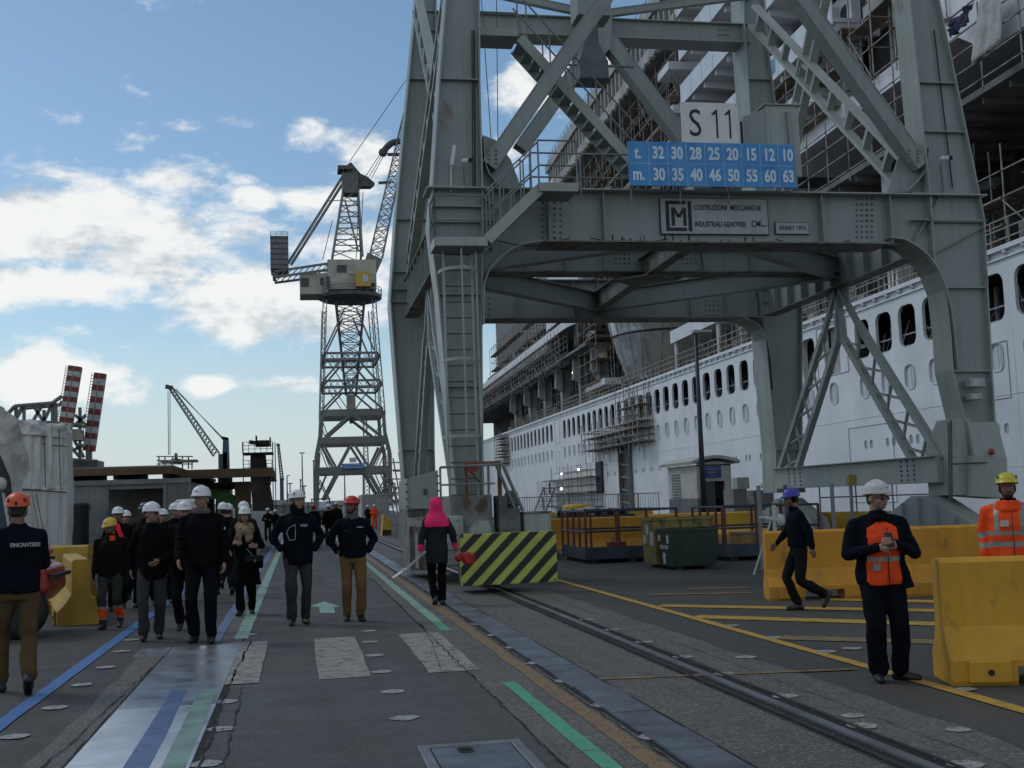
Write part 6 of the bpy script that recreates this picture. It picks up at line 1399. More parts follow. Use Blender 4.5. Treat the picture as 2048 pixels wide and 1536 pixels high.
for a, c in (((342, 771), (444, 874)), ((352, 778), (445, 878)), ((336, 782), (337, 910)), ((340, 784), (340, 910))): b.tube(at(*a, YB_), at(*c, YB_), .09, 4)
b.build('rope', FDK, t); MB().bar(at(331, 773, YB_), at(345, 776, YB_), 1.0).build('jib_head', FDK, t)
t = thing('mobile_crane', at(560, 1012, 320), 'small pale blue crane mast far off beside the lamp posts', 'crane'); latticejib((561, 960), (555, 890), (567, 960), (558, 890), 320, 14, MBC, t, .3, .14)
fbox(560, 567, 955, 1000, 320, 323, 'tower', MBC, t); MB().bar(at(553, 889, 320), at(560, 891, 320), .7).build('jib_head', FDK, t)
t = thing('mobile_crane', at(735, 1012, 420), 'pale lattice crane standing far behind the legs of the harbour crane', 'crane'); latticejib((729, 1000), (727, 830), (740, 1000), (733, 830), 420, 22, FC, t, .3, .16)
# rusty tower with walkways
MRD = mat('dark_rust', (.028, .022, .02), .8, var=.5, scale=1); YT = 72
t = thing('steel_tower', at(515, 1020, YT), 'dark rusty steel tower with railed walkways beside the lamp posts', 'tower'); b = MB()
b.prism([at(*p, YT) for p in ((501, 905), (530, 905), (534, 940), (548, 1022), (505, 1022), (500, 940))], (0, 1.6, 0)); b.prism([at(*p, YT) for p in ((498, 880), (530, 884), (530, 888), (498, 886))], (0, 1.6, 0)); b.bb(at(500, 0, YT).x, at(502, 0, YT).x, YT, YT+1.5, at(0, 905, YT).z, at(0, 882, YT).z); b.bb(at(527, 0, YT).x, at(529, 0, YT).x, YT, YT+1.5, at(0, 905, YT).z, at(0, 886, YT).z); b.bb(at(503, 0, YT).x, at(526, 0, YT).x, YT+.4, YT+1.2, at(0, 905, YT).z, at(0, 892, YT).z); b.build('tower_body', MRD, t)
for (x0, x1, y) in ((485, 546, 904), (487, 544, 941), (537, 552, 958)):
    p, q = at(x0, y+4, YT-.5), at(x1, y, YT-.5); o = MB().bb(p.x, q.x, YT-.6, YT+2, p.z, q.z).build('walkway', MRD, t); b = MB(); railing([(p.x, YT-.6, q.z), (q.x, YT-.6, q.z)], .62, b, 2, .3, .018); b.build('railing', MRD, o)
b = MB()
for x in (486, 545, 550): b.tube(at(x, 885, YT), (at(x, 885, YT).x, YT, 0), .03, 5)
b.build('upright', MRD, t)
# lamp posts
MLP = mat('lamp_post_grey', (.16, .17, .18), .6, var=.2); n_ = 0
for x, y, Y, kind, lb in ((604, 906, 150, 'T', 'tallest far lamp post with a T-shaped head, left of the harbour crane'), (627, 922, 175, 'A', 'thin lamp post with a short arm, just left of the harbour crane leg'), (574, 951, 140, 'L', 'lamp post with an arm to the right beside the pale blue mast'), (580, 967, 230, 'T', 'short far T-headed lamp post between the blue mast and the tall one'), (601, 960, 240, 'A', 'slender far post directly left of the tallest lamp post'), (608, 972, 260, 'T', 'smallest far lamp post right beside the tallest one'), (689, 948, 260, 'A', 'thin post seen between the legs of the harbour crane, left'), (726, 950, 270, 'A', 'thin post seen between the legs of the harbour crane, right'), (634, 955, 240, 'A', 'thin post hidden partly by the left leg of the harbour crane')):
    p = at(x, y, Y); t = thing('lamp_post', (p.x, Y, 0), lb, 'lamp post', 'far lamp posts'); MB().tube((p.x, Y, 0), p, .0009*Y, 6, .0005*Y).build('pole', MLP, t); h = MB()
    if kind == 'T': h.bar(p+Vector((-.0022*Y, 0, 0)), p+Vector((.0022*Y, 0, 0)), .0009*Y)
    elif kind == 'L': h.bar(p, p+Vector((.0025*Y, 0, 0)), .0007*Y)
    else: h.ball(p, .0009*Y, 6, 4)
    h.build('lamp_head', MLP, t)
# hills, sheds on the skyline
b = MB(); vs = []; n = 60
for i in range(n+1):
    x = -2400+i*80; h = 14+20*abs(mnoise.noise((i*.21, 2, 0)))+6*mnoise.noise((i*.9, 5, 0)); vs += [Vector((x, 3300+.1*x, -3)), Vector((x, 3400+.1*x, h)), Vector((x, 3900+.1*x, h*.8))]
b.mesh(vs, [(3*i+j, 3*i+3+j, 3*i+4+j, 3*i+1+j) for i in range(n) for j in (0, 1)]); struct(b.build('hills', mat('far_hills', (.20, .25, .29), .9, var=.15, scale=.01)))
MSH = mat('shed_wall', (.20, .21, .21), .8, var=.2, scale=.1, streak=.3); MRF = mat('shed_roof', (.13, .12, .115), .8, var=.2, scale=.1)
for i, (x0, x1, y, Y, lb) in enumerate(((548, 600, 1006, 330, 'low grey shed on the skyline left of the tall lamp post'), (606, 634, 1009, 420, 'low far shed right of the tall lamp post'), (655, 690, 1007, 380, 'low shed on the skyline between the legs of the harbour crane'))):
    p, q = at(x0, y, Y), at(x1, y, Y); t = thing('shed', ((p.x+q.x)/2, Y, 0), lb, 'shed', 'sheds on the skyline'); z = p.z; MB().bb(p.x, q.x, Y, Y+18, 0, z-.8).build('wall', MSH, t); MB().prism([(p.x-.4, Y-.4, z-.8), (q.x+.4, Y-.4, z-.8), (q.x+.4, Y+9, z+.6), (p.x-.4, Y+9, z+.6)], (0, .01, .25)).build('roof', MRF, t)
    MB().bb(lerp(p.x, q.x, .3), lerp(p.x, q.x, .45), Y-.06, Y-.01, 0, 3).build('door', MRF, t)
# containers and pipework by the far leg of the near crane
def corr(nm, x0, x1, Y0_, Y1_, h, m, label, cat='container'):
    t = thing(nm, ((x0+x1)/2, Y0_, 0), label, cat); b = MB(); n = int((x1-x0)/.28)
    for i in range(n): xa = lerp(x0, x1, i/n); w = (x1-x0)/n; b.bb(xa, xa+w*.55, Y0_-.03, Y0_, .15, h-.12)
    b.bb(x0, x1, Y0_+.001, Y1_, .12, h-.1); b.build('wall', m, t); f = MB()
    for x in (x0-.04, x1-.04): f.bb(x, x+.12, Y0_-.05, Y0_+.06, 0, h)
    f.bb(x0+.09, x1-.05, Y0_-.05, Y0_+.06, h-.14, h); f.bb(x0+.09, x1-.05, Y0_-.05, Y0_+.06, 0, .14); f.bb(x0, x1, Y0_+.07, Y1_, h-.09, h-.02); f.build('frame', m, t); return t
p, q = at(724, 995, 92), at(776, 995, 92); corr('container', p.x, q.x, 92, 98, 2.45, mat('container_pale', (.34, .35, .34), .65, var=.15, streak=.4), 'pale corrugated container beyond the left crane leg')
p, q = at(690, 1012, 120), at(722, 1012, 120); corr('container', p.x, q.x, 120, 126, 1.7, mat('container_grey', (.20, .21, .22), .65, var=.15, streak=.4), 'low grey container far off between the harbour crane legs')
random.seed(33)
t = thing('scaffolding', at(786, 1015, 70), 'grey pipe scaffolding left of the near crane behind the pale container', 'scaffolding'); b = MB(); Y = 70
for x in (768, 776, 786, 797, 803): b.tube((at(x, 0, Y).x, Y, 0), at(x, 905+random.uniform(-5, 15), Y), .045, 5)
for y in (925, 940, 958, 975, 990, 1005): p, q = at(764, y, Y), at(806, y, Y); b.tube(p, q, .04, 5)
for i in range(14): p, q = at(random.uniform(766, 795), random.uniform(960, 1010), Y), at(random.uniform(772, 803), random.uniform(960, 1010), Y+.5); b.tube(p, q, .05, 5)
b.build('tube', SB, t); MB().bb(at(766, 0, Y).x, at(800, 0, Y).x, Y, Y+1, at(0, 962, Y).z-.1, at(0, 962, Y).z).build('plank', SP, t)
t = thing('work_machine', at(772, 1060, 62), 'yellow machine guard standing beside the far leg of the near crane', 'machine'); p, q = at(764, 1066, 62), at(777, 1030, 62); MB().prism([(p.x, 62, 0), (q.x+.2, 62, 0), (q.x+.1, 62, .7), (q.x-.1, 62, q.z), (p.x+.1, 62, q.z)], (0, 1.2, 0)).build('guard', MY3, t); MB().bb(p.x+.02, q.x+.1, 61.9, 61.99, .05, .3).build('foot', MBLACK, t)
t = thing('forklift', at(640, 1050, 112), 'small dark forklift far down the road before the harbour crane', 'forklift'); p = at(642, 1035, 112); b = MB(); b.bb(p.x-.9, p.x+.9, 112, 114, .4, 1.3); b.build('body', FDK, t); b = MB()
for dx in (-.85, .8): b.bb(p.x+dx, p.x+dx+.08, 112, 112.1, 1.3, 2.3); b.bb(p.x+dx, p.x+dx+.08, 113.6, 113.7, 1.3, 2.3)
b.bb(p.x-.9, p.x+.9, 112, 113.8, 2.3, 2.4); b.build('cab_frame', FDK, t)
for dx in (-.7, .7): MB().lathe([(.35, -.14), (.35, .14), (.1, .16)], (p.x+dx, 112.0, .36), 12, Matrix.Rotation(rad(90), 3, 'X')).build('wheel', MBLACK, t)
# ================================================================== left side: canopy of steel panels, container, tarpaulin tent
MBR = mat('rusty_panel', (.13, .085, .042), .75, var=.3, scale=.8, streak=.4); MCT = mat('panel_top_grey', (.20, .205, .20), .7, var=.2); MDKB = mat('dark_beam', (.02, .018, .017), .8, var=.3)
def panel(label, xs, ys, Y, dpt, th, nm='raised_deck', top=True):
    p, q = at(xs[0], ys[0], Y), at(xs[1], ys[1], Y); z = (p.z+q.z)/2; t = thing(nm, ((p.x+q.x)/2, Y, 0), label, 'platform', 'raised steel panels')
    MB().bb(p.x, q.x, Y, Y+dpt, z-.05, z).build('plate', MCT if top else MBR, t); b = MB(); b.bb(p.x, q.x, Y, Y+.14, z-th, z-.052); b.bb(q.x-.14, q.x, Y+.14, Y+dpt, z-th, z-.052); b.build('edge_beam', MBR, t); b = MB(); n = int((q.x-p.x)/1.1)
    for i in range(n): x = lerp(p.x+.3, q.x-.3, i/max(1, n-1)); b.bb(x-.06, x+.06, Y+.15, Y+dpt, z-th*1.5, z-.054)
    b.build('rib', MDKB, t); return t, p, q, z
t, p, q, z = panel('grey topped long steel panel raised on supports above the container', (110, 345), (929, 937), 43, 9, .30)
b = MB()
for x in (p.x+2, q.x-1.6, q.x-.2): b.bb(x-.3, x+.3, 45, 45.6, 0, z-.45)
b.build('support', MDKB, t)
t, p, q, z = panel('brown steel panel with an overhanging right corner left of the rusty tower', (330, 545), (938, 938), 46, 8, .34, top=False)
b = MB()
for x in (p.x+1.0, p.x+2.8): b.bb(x-.3, x+.3, 47, 47.7, 0, z-.5)
b.build('support', MBR, t)
t, p, q, z = panel('lower brown steel panel under the overhanging one, above the green machine', (412, 500), (964, 964), 49, 5, .3, top=True); b = MB(); b.bb(p.x+.3, p.x+.6, 50, 50.3, 0, z-.3); b.bb(q.x-.6, q.x-.3, 50, 50.3, 0, z-.3); b.build('support', MDKB, t)
t = thing('stacked_beams', at(310, 962, 50), 'stack of dark beams in the shade under the raised panels', 'beams'); b = MB()
for k in range(5): y = 962+k*9; p, q = at(160+k*14, y, 54), at(420, y, 54); b.bb(p.x, q.x, 54, 58, p.z-.12, p.z)
b.build('beam', MDKB, t); b = MB(); b.bb(at(140, 0, 58.2).x, at(420, 0, 58.2).x, 58.2, 58.4, 0, 3.0); b.build('back_stack', MDKB, t)
t = thing('scaffolding', at(350, 935, 46), 'small railed scaffolding platform standing on the raised steel panels', 'scaffolding'); b = MB(); Y = 50
for x in (318, 330, 345, 365, 377, 384): b.tube(at(x, 912 if x < 380 else 922, Y), at(x, 938, Y), .03, 5)
for y in (913, 921, 928): b.tube(at(313, y, Y), at(386, y, Y), .025, 5)
b.build('tube', SB, t); MB().bb(at(316, 0, Y).x, at(386, 0, Y).x, Y, Y+1, at(0, 931, Y).z-.05, at(0, 929, Y).z).build('plank', SP, t); MB().lathe([(.25, 0), (.2, .18), (.07, .2), (.06, .42), (.001, .44)], at(352, 927, Y+.4), 12).build('vent', FDK, t)
# container office
p, q = at(120, 968, 41), at(382, 968, 41); MCN = mat('container_office', (.21, .22, .215), .65, var=.15, streak=.45)
t = thing('container_office', ((p.x+q.x)/2, 41, 0), 'grey container with a wide open side under the raised panels', 'container'); za = 2.6; xo0, xo1 = at(218, 0, 41).x, at(322, 0, 41).x
b = MB(); b.bb(p.x, xo0, 41, 41.06, 0, za); b.bb(xo1, q.x, 41, 41.06, 0, za); b.bb(xo0, xo1, 41, 41.06, 2.42, za); b.bb(p.x, q.x, 44.5, 44.6, 0, za); b.bb(q.x-.05, q.x, 41.061, 44.5, 0, za); b.bb(p.x, q.x, 41.061, 44.5, za-.05, za); b.build('wall', MCN, t)
b = MB(); b.bb(p.x, q.x, 40.9, 40.998, za-.02, za+.14); b.bb(xo0-.08, xo0, 40.93, 40.998, 0, za-.021); b.bb(xo1, xo1+.1, 40.93, 40.998, 0, za-.021); b.bb(q.x-.1, q.x, 40.93, 40.998, 0, za-.021); b.build('frame', MCT, t); MB().bb(xo0+.05, xo1-.05, 43.4, 43.45, .9, 2.3).build('inner_board', mat('board_beige', (.20, .19, .165), .8, var=.2), t)
b = MB()
for k in range(30): x = lerp(xo1+.15, q.x-.12, k/29); b.bb(x, x+.03, 40.97, 40.999, .1, za-.1) if k % 2 else None
b.build('corrugation', MCN, t); MB().bb(p.x+.4, xo0-.6, 40.96, 40.999, 1.75, 2.0).build('rusty_panel', mat('office_rust', (.11, .075, .05), .8, var=.4), t)
t = thing('generator', at(150, 1060, 39), 'black tarped generator standing before the grey container', 'generator'); a, c = at(133, 0, 39).x, at(168, 0, 39).x; bevel(MB().bb(a, c, 39, 40.2, .1, at(0, 1010, 39).z).build('body', MBLACK, t), .12, 4); MB().bb(a+.1, c-.1, 39.1, 40.1, 0, .1).build('skid', FDK, t)
# green machine and red-and-white van among the crowd
MGR = mat('machine_green', (.04, .25, .03), .45, var=.15)
t = thing('excavator', at(460, 1040, 48), 'bright green machine with a slanting boom behind the crowd', 'machine'); b = MB(); b.bar(at(436, 992, 48), at(480, 1008, 48), .42, .5); b.build('boom', MGR, t); b = MB(); b.bb(at(424, 0, 49).x, at(450, 0, 49).x, 49, 51, .6, at(0, 985, 49).z); b.bar(at(420, 985, 48.5), at(440, 990, 48.5), .3); b.build('cab', MGR, t); MB().bb(at(424, 0, 49).x, at(480, 0, 49).x, 48.6, 51, .1, .6).build('track', MBLACK, t); MB().bb(at(427, 0, 48.98).x, at(438, 0, 48.98).x, 48.96, 48.99, 1.6, at(0, 990, 49).z).build('window', FDK, t)
t = thing('van', at(365, 1060, 36), 'white roofed van with a red band parked behind the crowd', 'van'); a, c = at(343, 0, 36).x, at(390, 0, 36).x; bevel(MB().bb(a, c, 36, 38.5, .35, 1.98).build('body', MWHITE, t), .12, 4); MB().bb(a-.01, c+.01, 35.97, 36.2, 1.5, 1.72).build('red_band', mat('van_red', (.25, .01, .03), .4), t); MB().bb(a+.12, c-.12, 35.96, 35.995, 1.1, 1.48).build('windscreen', FDK, t)
for x in (a+.2, c-.2): MB().lathe([(.33, -.1), (.33, .1), (.1, .12)], (x, 36.3, .34), 14, Matrix.Rotation(rad(90), 3, 'Y')).build('wheel', MBLACK, t)
# tarpaulin tent with its torn flap, ladder, panel
MTW = mat('tent_sheet', (.70, .70, .675), .65, var=.12, scale=.9, streak=.5, dirt=(.48, .46, .42), bump=.15, bscale=9, rust=.35, thr=.62, rustcol=(.27, .22, .16))
YT = 30
t = thing('tarpaulin_tent', at(70, 1095, YT), 'shelter wrapped in pale dirty sheeting at the left edge', 'tent')
def sheetpart(nm, quad, nu, nv, amp, seed, parent, m=MTW, fold=7, sag=0.):
    a, b_, c, d = [Vector(q) for q in quad]; nn = (b_-a).cross(d-a).normalized(); vs = []
    for j in range(nv+1):
        for i in range(nu+1):
            u, v = i/nu, j/nv; p = a.lerp(b_, u).lerp(d.lerp(c, u), v)
            p = p+nn*(amp*(mnoise.noise((u*fold, v*1.1+seed, seed)))+amp*.35*mnoise.noise((u*fold*3, v*5, seed+3))+amp*.9*abs(math.sin(u*fold*1.6+mnoise.noise((v*2, seed, 1))))**3*(.4+v*.6))
            if j == nv: p.z += .10*mnoise.noise((u*9, seed, 0))
            vs.append(p)
    b = MB(); b.mesh(vs, [(j*(nu+1)+i, j*(nu+1)+i+1, (j+1)*(nu+1)+i+1, (j+1)*(nu+1)+i) for j in range(nv) for i in range(nu)])
    o = b.build(nm, m, parent, True); md = o.modifiers.new('thickness', 'SOLIDIFY'); md.thickness = .01; return o
cA, cB, cC = at(-60, 1098, 28.5), at(133, 1098, YT), at(133, 1098, YT+8)
zz = lambda p, z: Vector((p.x, p.y, z))
zt1, zt2, zm = at(133, 852, YT).z, at(20, 836, 29).z, at(133, 978, YT).z
sheetpart('wall_sheet', (zz(cA, zm), zz(cB, zm), zz(cB, zt1), zz(cA, zt2)), 130, 40, .10, 2, t, fold=16)
sheetpart('lower_sheet', (zz(cA, 0), zz(cB, 0), zz(cB, zm+.1), zz(cA, zm+.12)), 110, 24, .06, 5, t, fold=14)
sheetpart('side_sheet', (zz(cB, 0), zz(cB+Vector((-1.4, 8, 0)), 0), zz(cB+Vector((-1.4, 8, 0)), zt1), zz(cB, zt1)), 50, 24, .12, 8, t)
sheetpart('valance', (zz(cA, at(60, 868, YT).z)+Vector((0, -.12, 0)), zz(cB, at(133, 876, YT).z)+Vector((0, -.12, 0)), zz(cB, zt1+.02)+Vector((0, -.1, 0)), zz(cA, zt2+.03)+Vector((0, -.1, 0))), 60, 10, .1, 4, t)
sheetpart('roof_sheet', (zz(cA, zt2), zz(cB, zt1), zz(cB+Vector((-1.4, 8, 0)), zt1), zz(cA+Vector((-1, 8, 0)), zt2)), 30, 20, .12, 6, t)
b = MB(); fl = [at(*p, Y) for p, Y in (((-30, 795), 26.5), ((8, 818), 26.5), ((34, 836), 26.8), ((46, 880), 27.3), ((62, 938), 27.8), ((48, 960), 27.8), ((28, 1000), 27.6), ((18, 950), 27.2), ((-2, 905), 26.8), ((-30, 890), 26.5))]
b.mesh(fl+[sum(fl, Vector())/len(fl)+Vector((0, -.25, .1))], [(i, (i+1) % len(fl), len(fl)) for i in range(len(fl))]); o = b.build('flap', mat('flap_sheet', (.66, .65, .62), .7, var=.12, bump=.6, bscale=4, streak=.25), t)
md = o.modifiers.new('sub', 'SUBSURF'); md.subdivision_type = 'SIMPLE'; md.levels = md.render_levels = 4
tx = bpy.data.textures.new('crumple', 'CLOUDS'); tx.noise_scale = .55; dm = o.modifiers.new('crumple', 'DISPLACE'); dm.texture = tx; dm.strength = .15; o.modifiers.new('thick', 'SOLIDIFY').thickness = .012
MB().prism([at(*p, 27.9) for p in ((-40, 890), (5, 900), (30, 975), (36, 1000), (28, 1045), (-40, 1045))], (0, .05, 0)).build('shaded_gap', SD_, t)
b = MB()
for k, x in enumerate((18, 52, 88, 118)): b.tube(at(x, 850+k*2, 29.6), at(x+3, 975, 29.5), .012, 5)
b.tube(at(0, 880, 29.4), at(133, 893, 29.75), .014, 5); b.tube(at(0, 975, 29.0), at(133, 985, 29.75), .016, 5); b.build('rope', mat('tent_rope', (.12, .10, .08), .8), t)
t = thing('ladder', at(85, 1075, 28.6), 'aluminium ladder leaning on the pale sheeting', 'ladder'); b = MB(); MAL = mat('aluminium', (.34, .34, .32), .45, .4, var=.2)
for a, c in (((66, 985), (84, 1072)), ((75, 986), (92, 1072))): b.bar(at(*a, 28.9), at(*c, 28.2), .07)
b.build('stile', MAL, t); b = MB()
for k in range(7): u = (k+.5)/7; b.bar(at(66, 985, 28.9).lerp(at(84, 1072, 28.2), u), at(75, 986, 28.9).lerp(at(92, 1072, 28.2), u), .035)
b.build('rung', MAL, t)
t = thing('panel_board', at(5, 1080, 26), 'blue and white board leaning at the left edge behind the orange helmet', 'board'); MB().prism([at(*p, 26) for p in ((-25, 960), (3, 985), (22, 1078), (-25, 1090))], (0, .08, 0)).build('board', mat('board_dark_blue', (.03, .05, .09), .6), t); MB().prism([at(*p, 25.97) for p in ((3, 985), (9, 986), (24, 1070), (19, 1078))], (0, .02, 0)).build('white_edge', MNO, t); MB().ball(at(2, 968, 25.9), (.12, .1, .14), 10, 7).build('white_cap', MNO, t)
# yellow barriers and the red tractor on the left
GL = 'yellow barriers by the tractor'
MYL = mat('barrier_old_yellow', (.42, .27, .035), .65, var=.18, streak=.35, rust=.5, thr=.66)
jersey((-3.20, 18.55), (-3.9, 21.6), .96, MYL, 'old yellow barrier end-on beside the worker in the yellow helmet', GL, base=.68)
jersey((-6.2, 24.2), (-3.9, 23.6), 1.05, MYL, 'old yellow barrier across, behind the end-on one and the red tractor', GL)
jersey((-6.6, 22.4), (-4.6, 21.9), .98, MYL, 'old yellow barrier behind the red tractor beside the man with the orange helmet', GL)
MRT = mat('tractor_red', (.32, .018, .012), .35, var=.12); t = thing('tow_tractor', (-4.15, 17.6, 0), 'red tow tractor with a black wheel, half hidden by the man in the orange helmet', 'tractor')
b = MB(); b.prism([(-5.6, 16.9, .42), (-3.55, 16.9, .42), (-3.35, 16.9, .62), (-3.38, 16.9, .92), (-3.6, 16.9, 1.0), (-5.6, 16.9, 1.0)], (0, 1.3, 0)); bevel(b.build('body', MRT, t), .06, 3)
b = MB(); b.prism([(-5.2, 17.0, 1.0), (-3.68, 17.0, 1.0), (-3.50, 17.0, 1.10), (-3.62, 17.0, 1.28), (-3.9, 17.0, 1.34), (-5.2, 17.0, 1.34)], (0, 1.1, 0)); bevel(b.build('hood', MRT, t), .05, 3)
MB().bb(-5.0, -3.5, 16.95, 18.1, 1.002, 1.04).build('trim', MBLACK, t); MB().box((-3.62, 16.97, 1.25), (.26, .1, .12), Matrix.Rotation(rad(25), 3, 'Y')).build('headlight', mat('lamp_clear', (.55, .55, .55), .15), t); MB().bb(-3.36, -3.28, 16.95, 18.1, .78, .83).build('bumper', MBLACK, t)
for x in (-3.72, -5.2):
    o = MB().lathe([(.2, -.13), (.34, -.13), (.37, -.08), (.37, .08), (.34, .13), (.2, .13)], (x, 16.86, .37), 24, Matrix.Rotation(rad(90), 3, 'X')).build('wheel', MBLACK, t, True); MB().lathe([(.2, -.1), (.2, .1)], (x, 16.86, .37), 18, Matrix.Rotation(rad(90), 3, 'X')).build('rim', FDK, o)
t.location.x += .02
# ================================================================== people
def remesh(mb, voxel, it=4, f=.5):
    me = bpy.data.meshes.new('tmp'); me.from_pydata(mb.v, [], mb.f); o = bpy.data.objects.new('tmp', me); TMP.collection.objects.link(o)
    bm = bmesh.new(); bm.from_mesh(me); bmesh.ops.recalc_face_normals(bm, faces=bm.faces); bm.to_mesh(me); bm.free()
    r = o.modifiers.new('r', 'REMESH'); r.mode = 'VOXEL'; r.voxel_size = voxel; r.use_smooth_shade = True
    s = o.modifiers.new('s', 'SMOOTH'); s.factor = f; s.iterations = it
    TMP.view_layers[0].update(); out = bpy.data.meshes.new_from_object(o.evaluated_get(TMP.view_layers[0].depsgraph))
    bpy.data.objects.remove(o); bpy.data.meshes.remove(me); return out
def part(name, me, m, parent, matfn=None, disp=None):
    if disp:
        n = len(me.vertices); co = np.zeros(n*3); me.vertices.foreach_get('co', co); no = np.zeros(n*3); me.vertex_normals.foreach_get('vector', no)
        out = []
        for i in range(n):
            c = Vector(co[3*i:3*i+3]); d = disp(c, Vector(no[3*i:3*i+3])); out.append(c+d if d else c)
        me.vertices.foreach_set('co', np.array(out).ravel())
    ms = m if isinstance(m, (list, tuple)) else [m]; me.materials.clear()
    for q in ms: me.materials.append(q)
    if matfn:
        for p in me.polygons: p.material_index = matfn(p.center, p.normal)
    me.polygons.foreach_set('use_smooth', [True]*len(me.polygons)); me.name = name
    o = bpy.data.objects.new(name, me); COL.objects.link(o); o.parent = parent; ORG[o.name] = Vector(); return o
def cap(b, p, q, r0, r1, n=14):
    b.ball(p, r0, n, 8); b.ball(q, r1, n, 8); b.tube(p, q, r0, n, r1)
def loft(b, secs, n=20):               # secs: (x, y, z, rx, ry)
    vs = [Vector((x+rx*math.cos(2*math.pi*i/n), y+ry*math.sin(2*math.pi*i/n), z)) for x, y, z, rx, ry in secs for i in range(n)]; k = len(secs)
    b.mesh(vs, [(j*n+i, j*n+(i+1) % n, (j+1)*n+(i+1) % n, (j+1)*n+i) for j in range(k-1) for i in range(n)]+[tuple(range(n-1, -1, -1)), tuple(range((k-1)*n, k*n))])
def wr(amp, fr, quilt=0., seed=0.):
    def d(c, n):
        k = mnoise.noise((c.x*fr+seed, c.y*fr, c.z*fr*.55))*1.0+.5*abs(mnoise.noise((c.x*fr*2.1, c.y*fr*2.1+seed, c.z*fr*1.7)))
        a = amp*k
        if quilt: a += quilt*abs(math.sin(c.z*52))
        return n*a
    return d
CL = {}
def clo(name, col, rough=.85, var=.14, **k): return mat(name, col, rough, 0, var, k.pop('scale', 6), bump=k.pop('bump', .25), bscale=k.pop('bscale', 160), spec=.06, **k)
SKIN = mat('skin', (.30, .165, .115), .55, var=.08, scale=14); SKIND = mat('skin_tan', (.17, .088, .058), .55, var=.08, scale=14)
NAVY = clo('navy_cloth', (.0052, .0068, .0115)); BLACKC = clo('black_cloth', (.0048, .0048, .0056)); CHAR = clo('charcoal_cloth', (.011, .0115, .013)); DGREY = clo('grey_trousers', (.040, .040, .043)); GREYT = clo('work_grey', (.042, .043, .038))
TAN = clo('tan_trousers', (.155, .092, .040)); TAND = clo('brown_trousers', (.098, .063, .031)); JEAN = clo('dark_jeans', (.0055, .0065, .0105)); SLATE = clo('slate_coat', (.021, .023, .027)); PINK = clo('pink_cloth', (.80, .035, .15), .6); HIVIS = clo('hivis_orange', (.86, .085, .02), .55); HIRED = clo('hivis_red', (.75, .03, .04), .55)
REFL = mat('reflective_tape', (.22, .24, .22), .4, var=.1); BROWNC = clo('brown_black_cloth', (.011, .0085, .0075)); SCARF = clo('beige_scarf', (.26, .185, .12), scale=9, var=.5); OLIVE = clo('olive_black_cloth', (.012, .012, .0085)); SHOE = mat('shoe_leather', (.010, .009, .009), .5, var=.2); SHOEB = mat('shoe_brown', (.025, .016, .010), .5, var=.2)
HWHT = mat('helmet_white', (.66, .67, .66), .35, var=.05, scale=9, rust=.2, rustcol=(.3, .3, .28), thr=.66); HRED = mat('helmet_red', (.55, .035, .02), .35, var=.07, scale=9); HORG = mat('helmet_orange', (.62, .085, .02), .4, var=.07, scale=9); HYEL = mat('helmet_yellow', (.60, .40, .04), .4, var=.1, scale=9); HLEM = mat('helmet_lemon', (.50, .45, .03), .35, var=.06, scale=9); HBLU = mat('helmet_blue', (.03, .035, .30), .35, var=.07, scale=9); HDBL = mat('helmet_dark_blue', (.02, .05, .17), .35, var=.1, scale=9); HSCUFF = mat('helmet_scuffed', (.50, .50, .47), .45, var=.12, scale=12, rust=.5, rustcol=(.2, .2, .18), thr=.55)
HAIR = mat('hair_dark', (.018, .012, .009), .6, var=.2, scale=30, bump=.4, bscale=120); EYEW = mat('eye_white', (.45, .43, .40), .3, var=.02); EYED = mat('eye_dark', (.012, .009, .008), .2, var=.02); LIP = mat('lips', (.22, .07, .06), .5, var=.05); GLASSB = mat('sunglasses', (.006, .006, .007), .12, var=.02)
def ik(h, a, l1, l2, fwd=Vector((0, -1, 0))):
    d = a-h; L = min(d.length, (l1+l2)*.999); d.normalize(); x = (l1*l1-l2*l2+L*L)/(2*L); y = math.sqrt(max(0, l1*l1-x*x)); f = (fwd-d*fwd.dot(d)).normalized(); return h+d*x+f*y
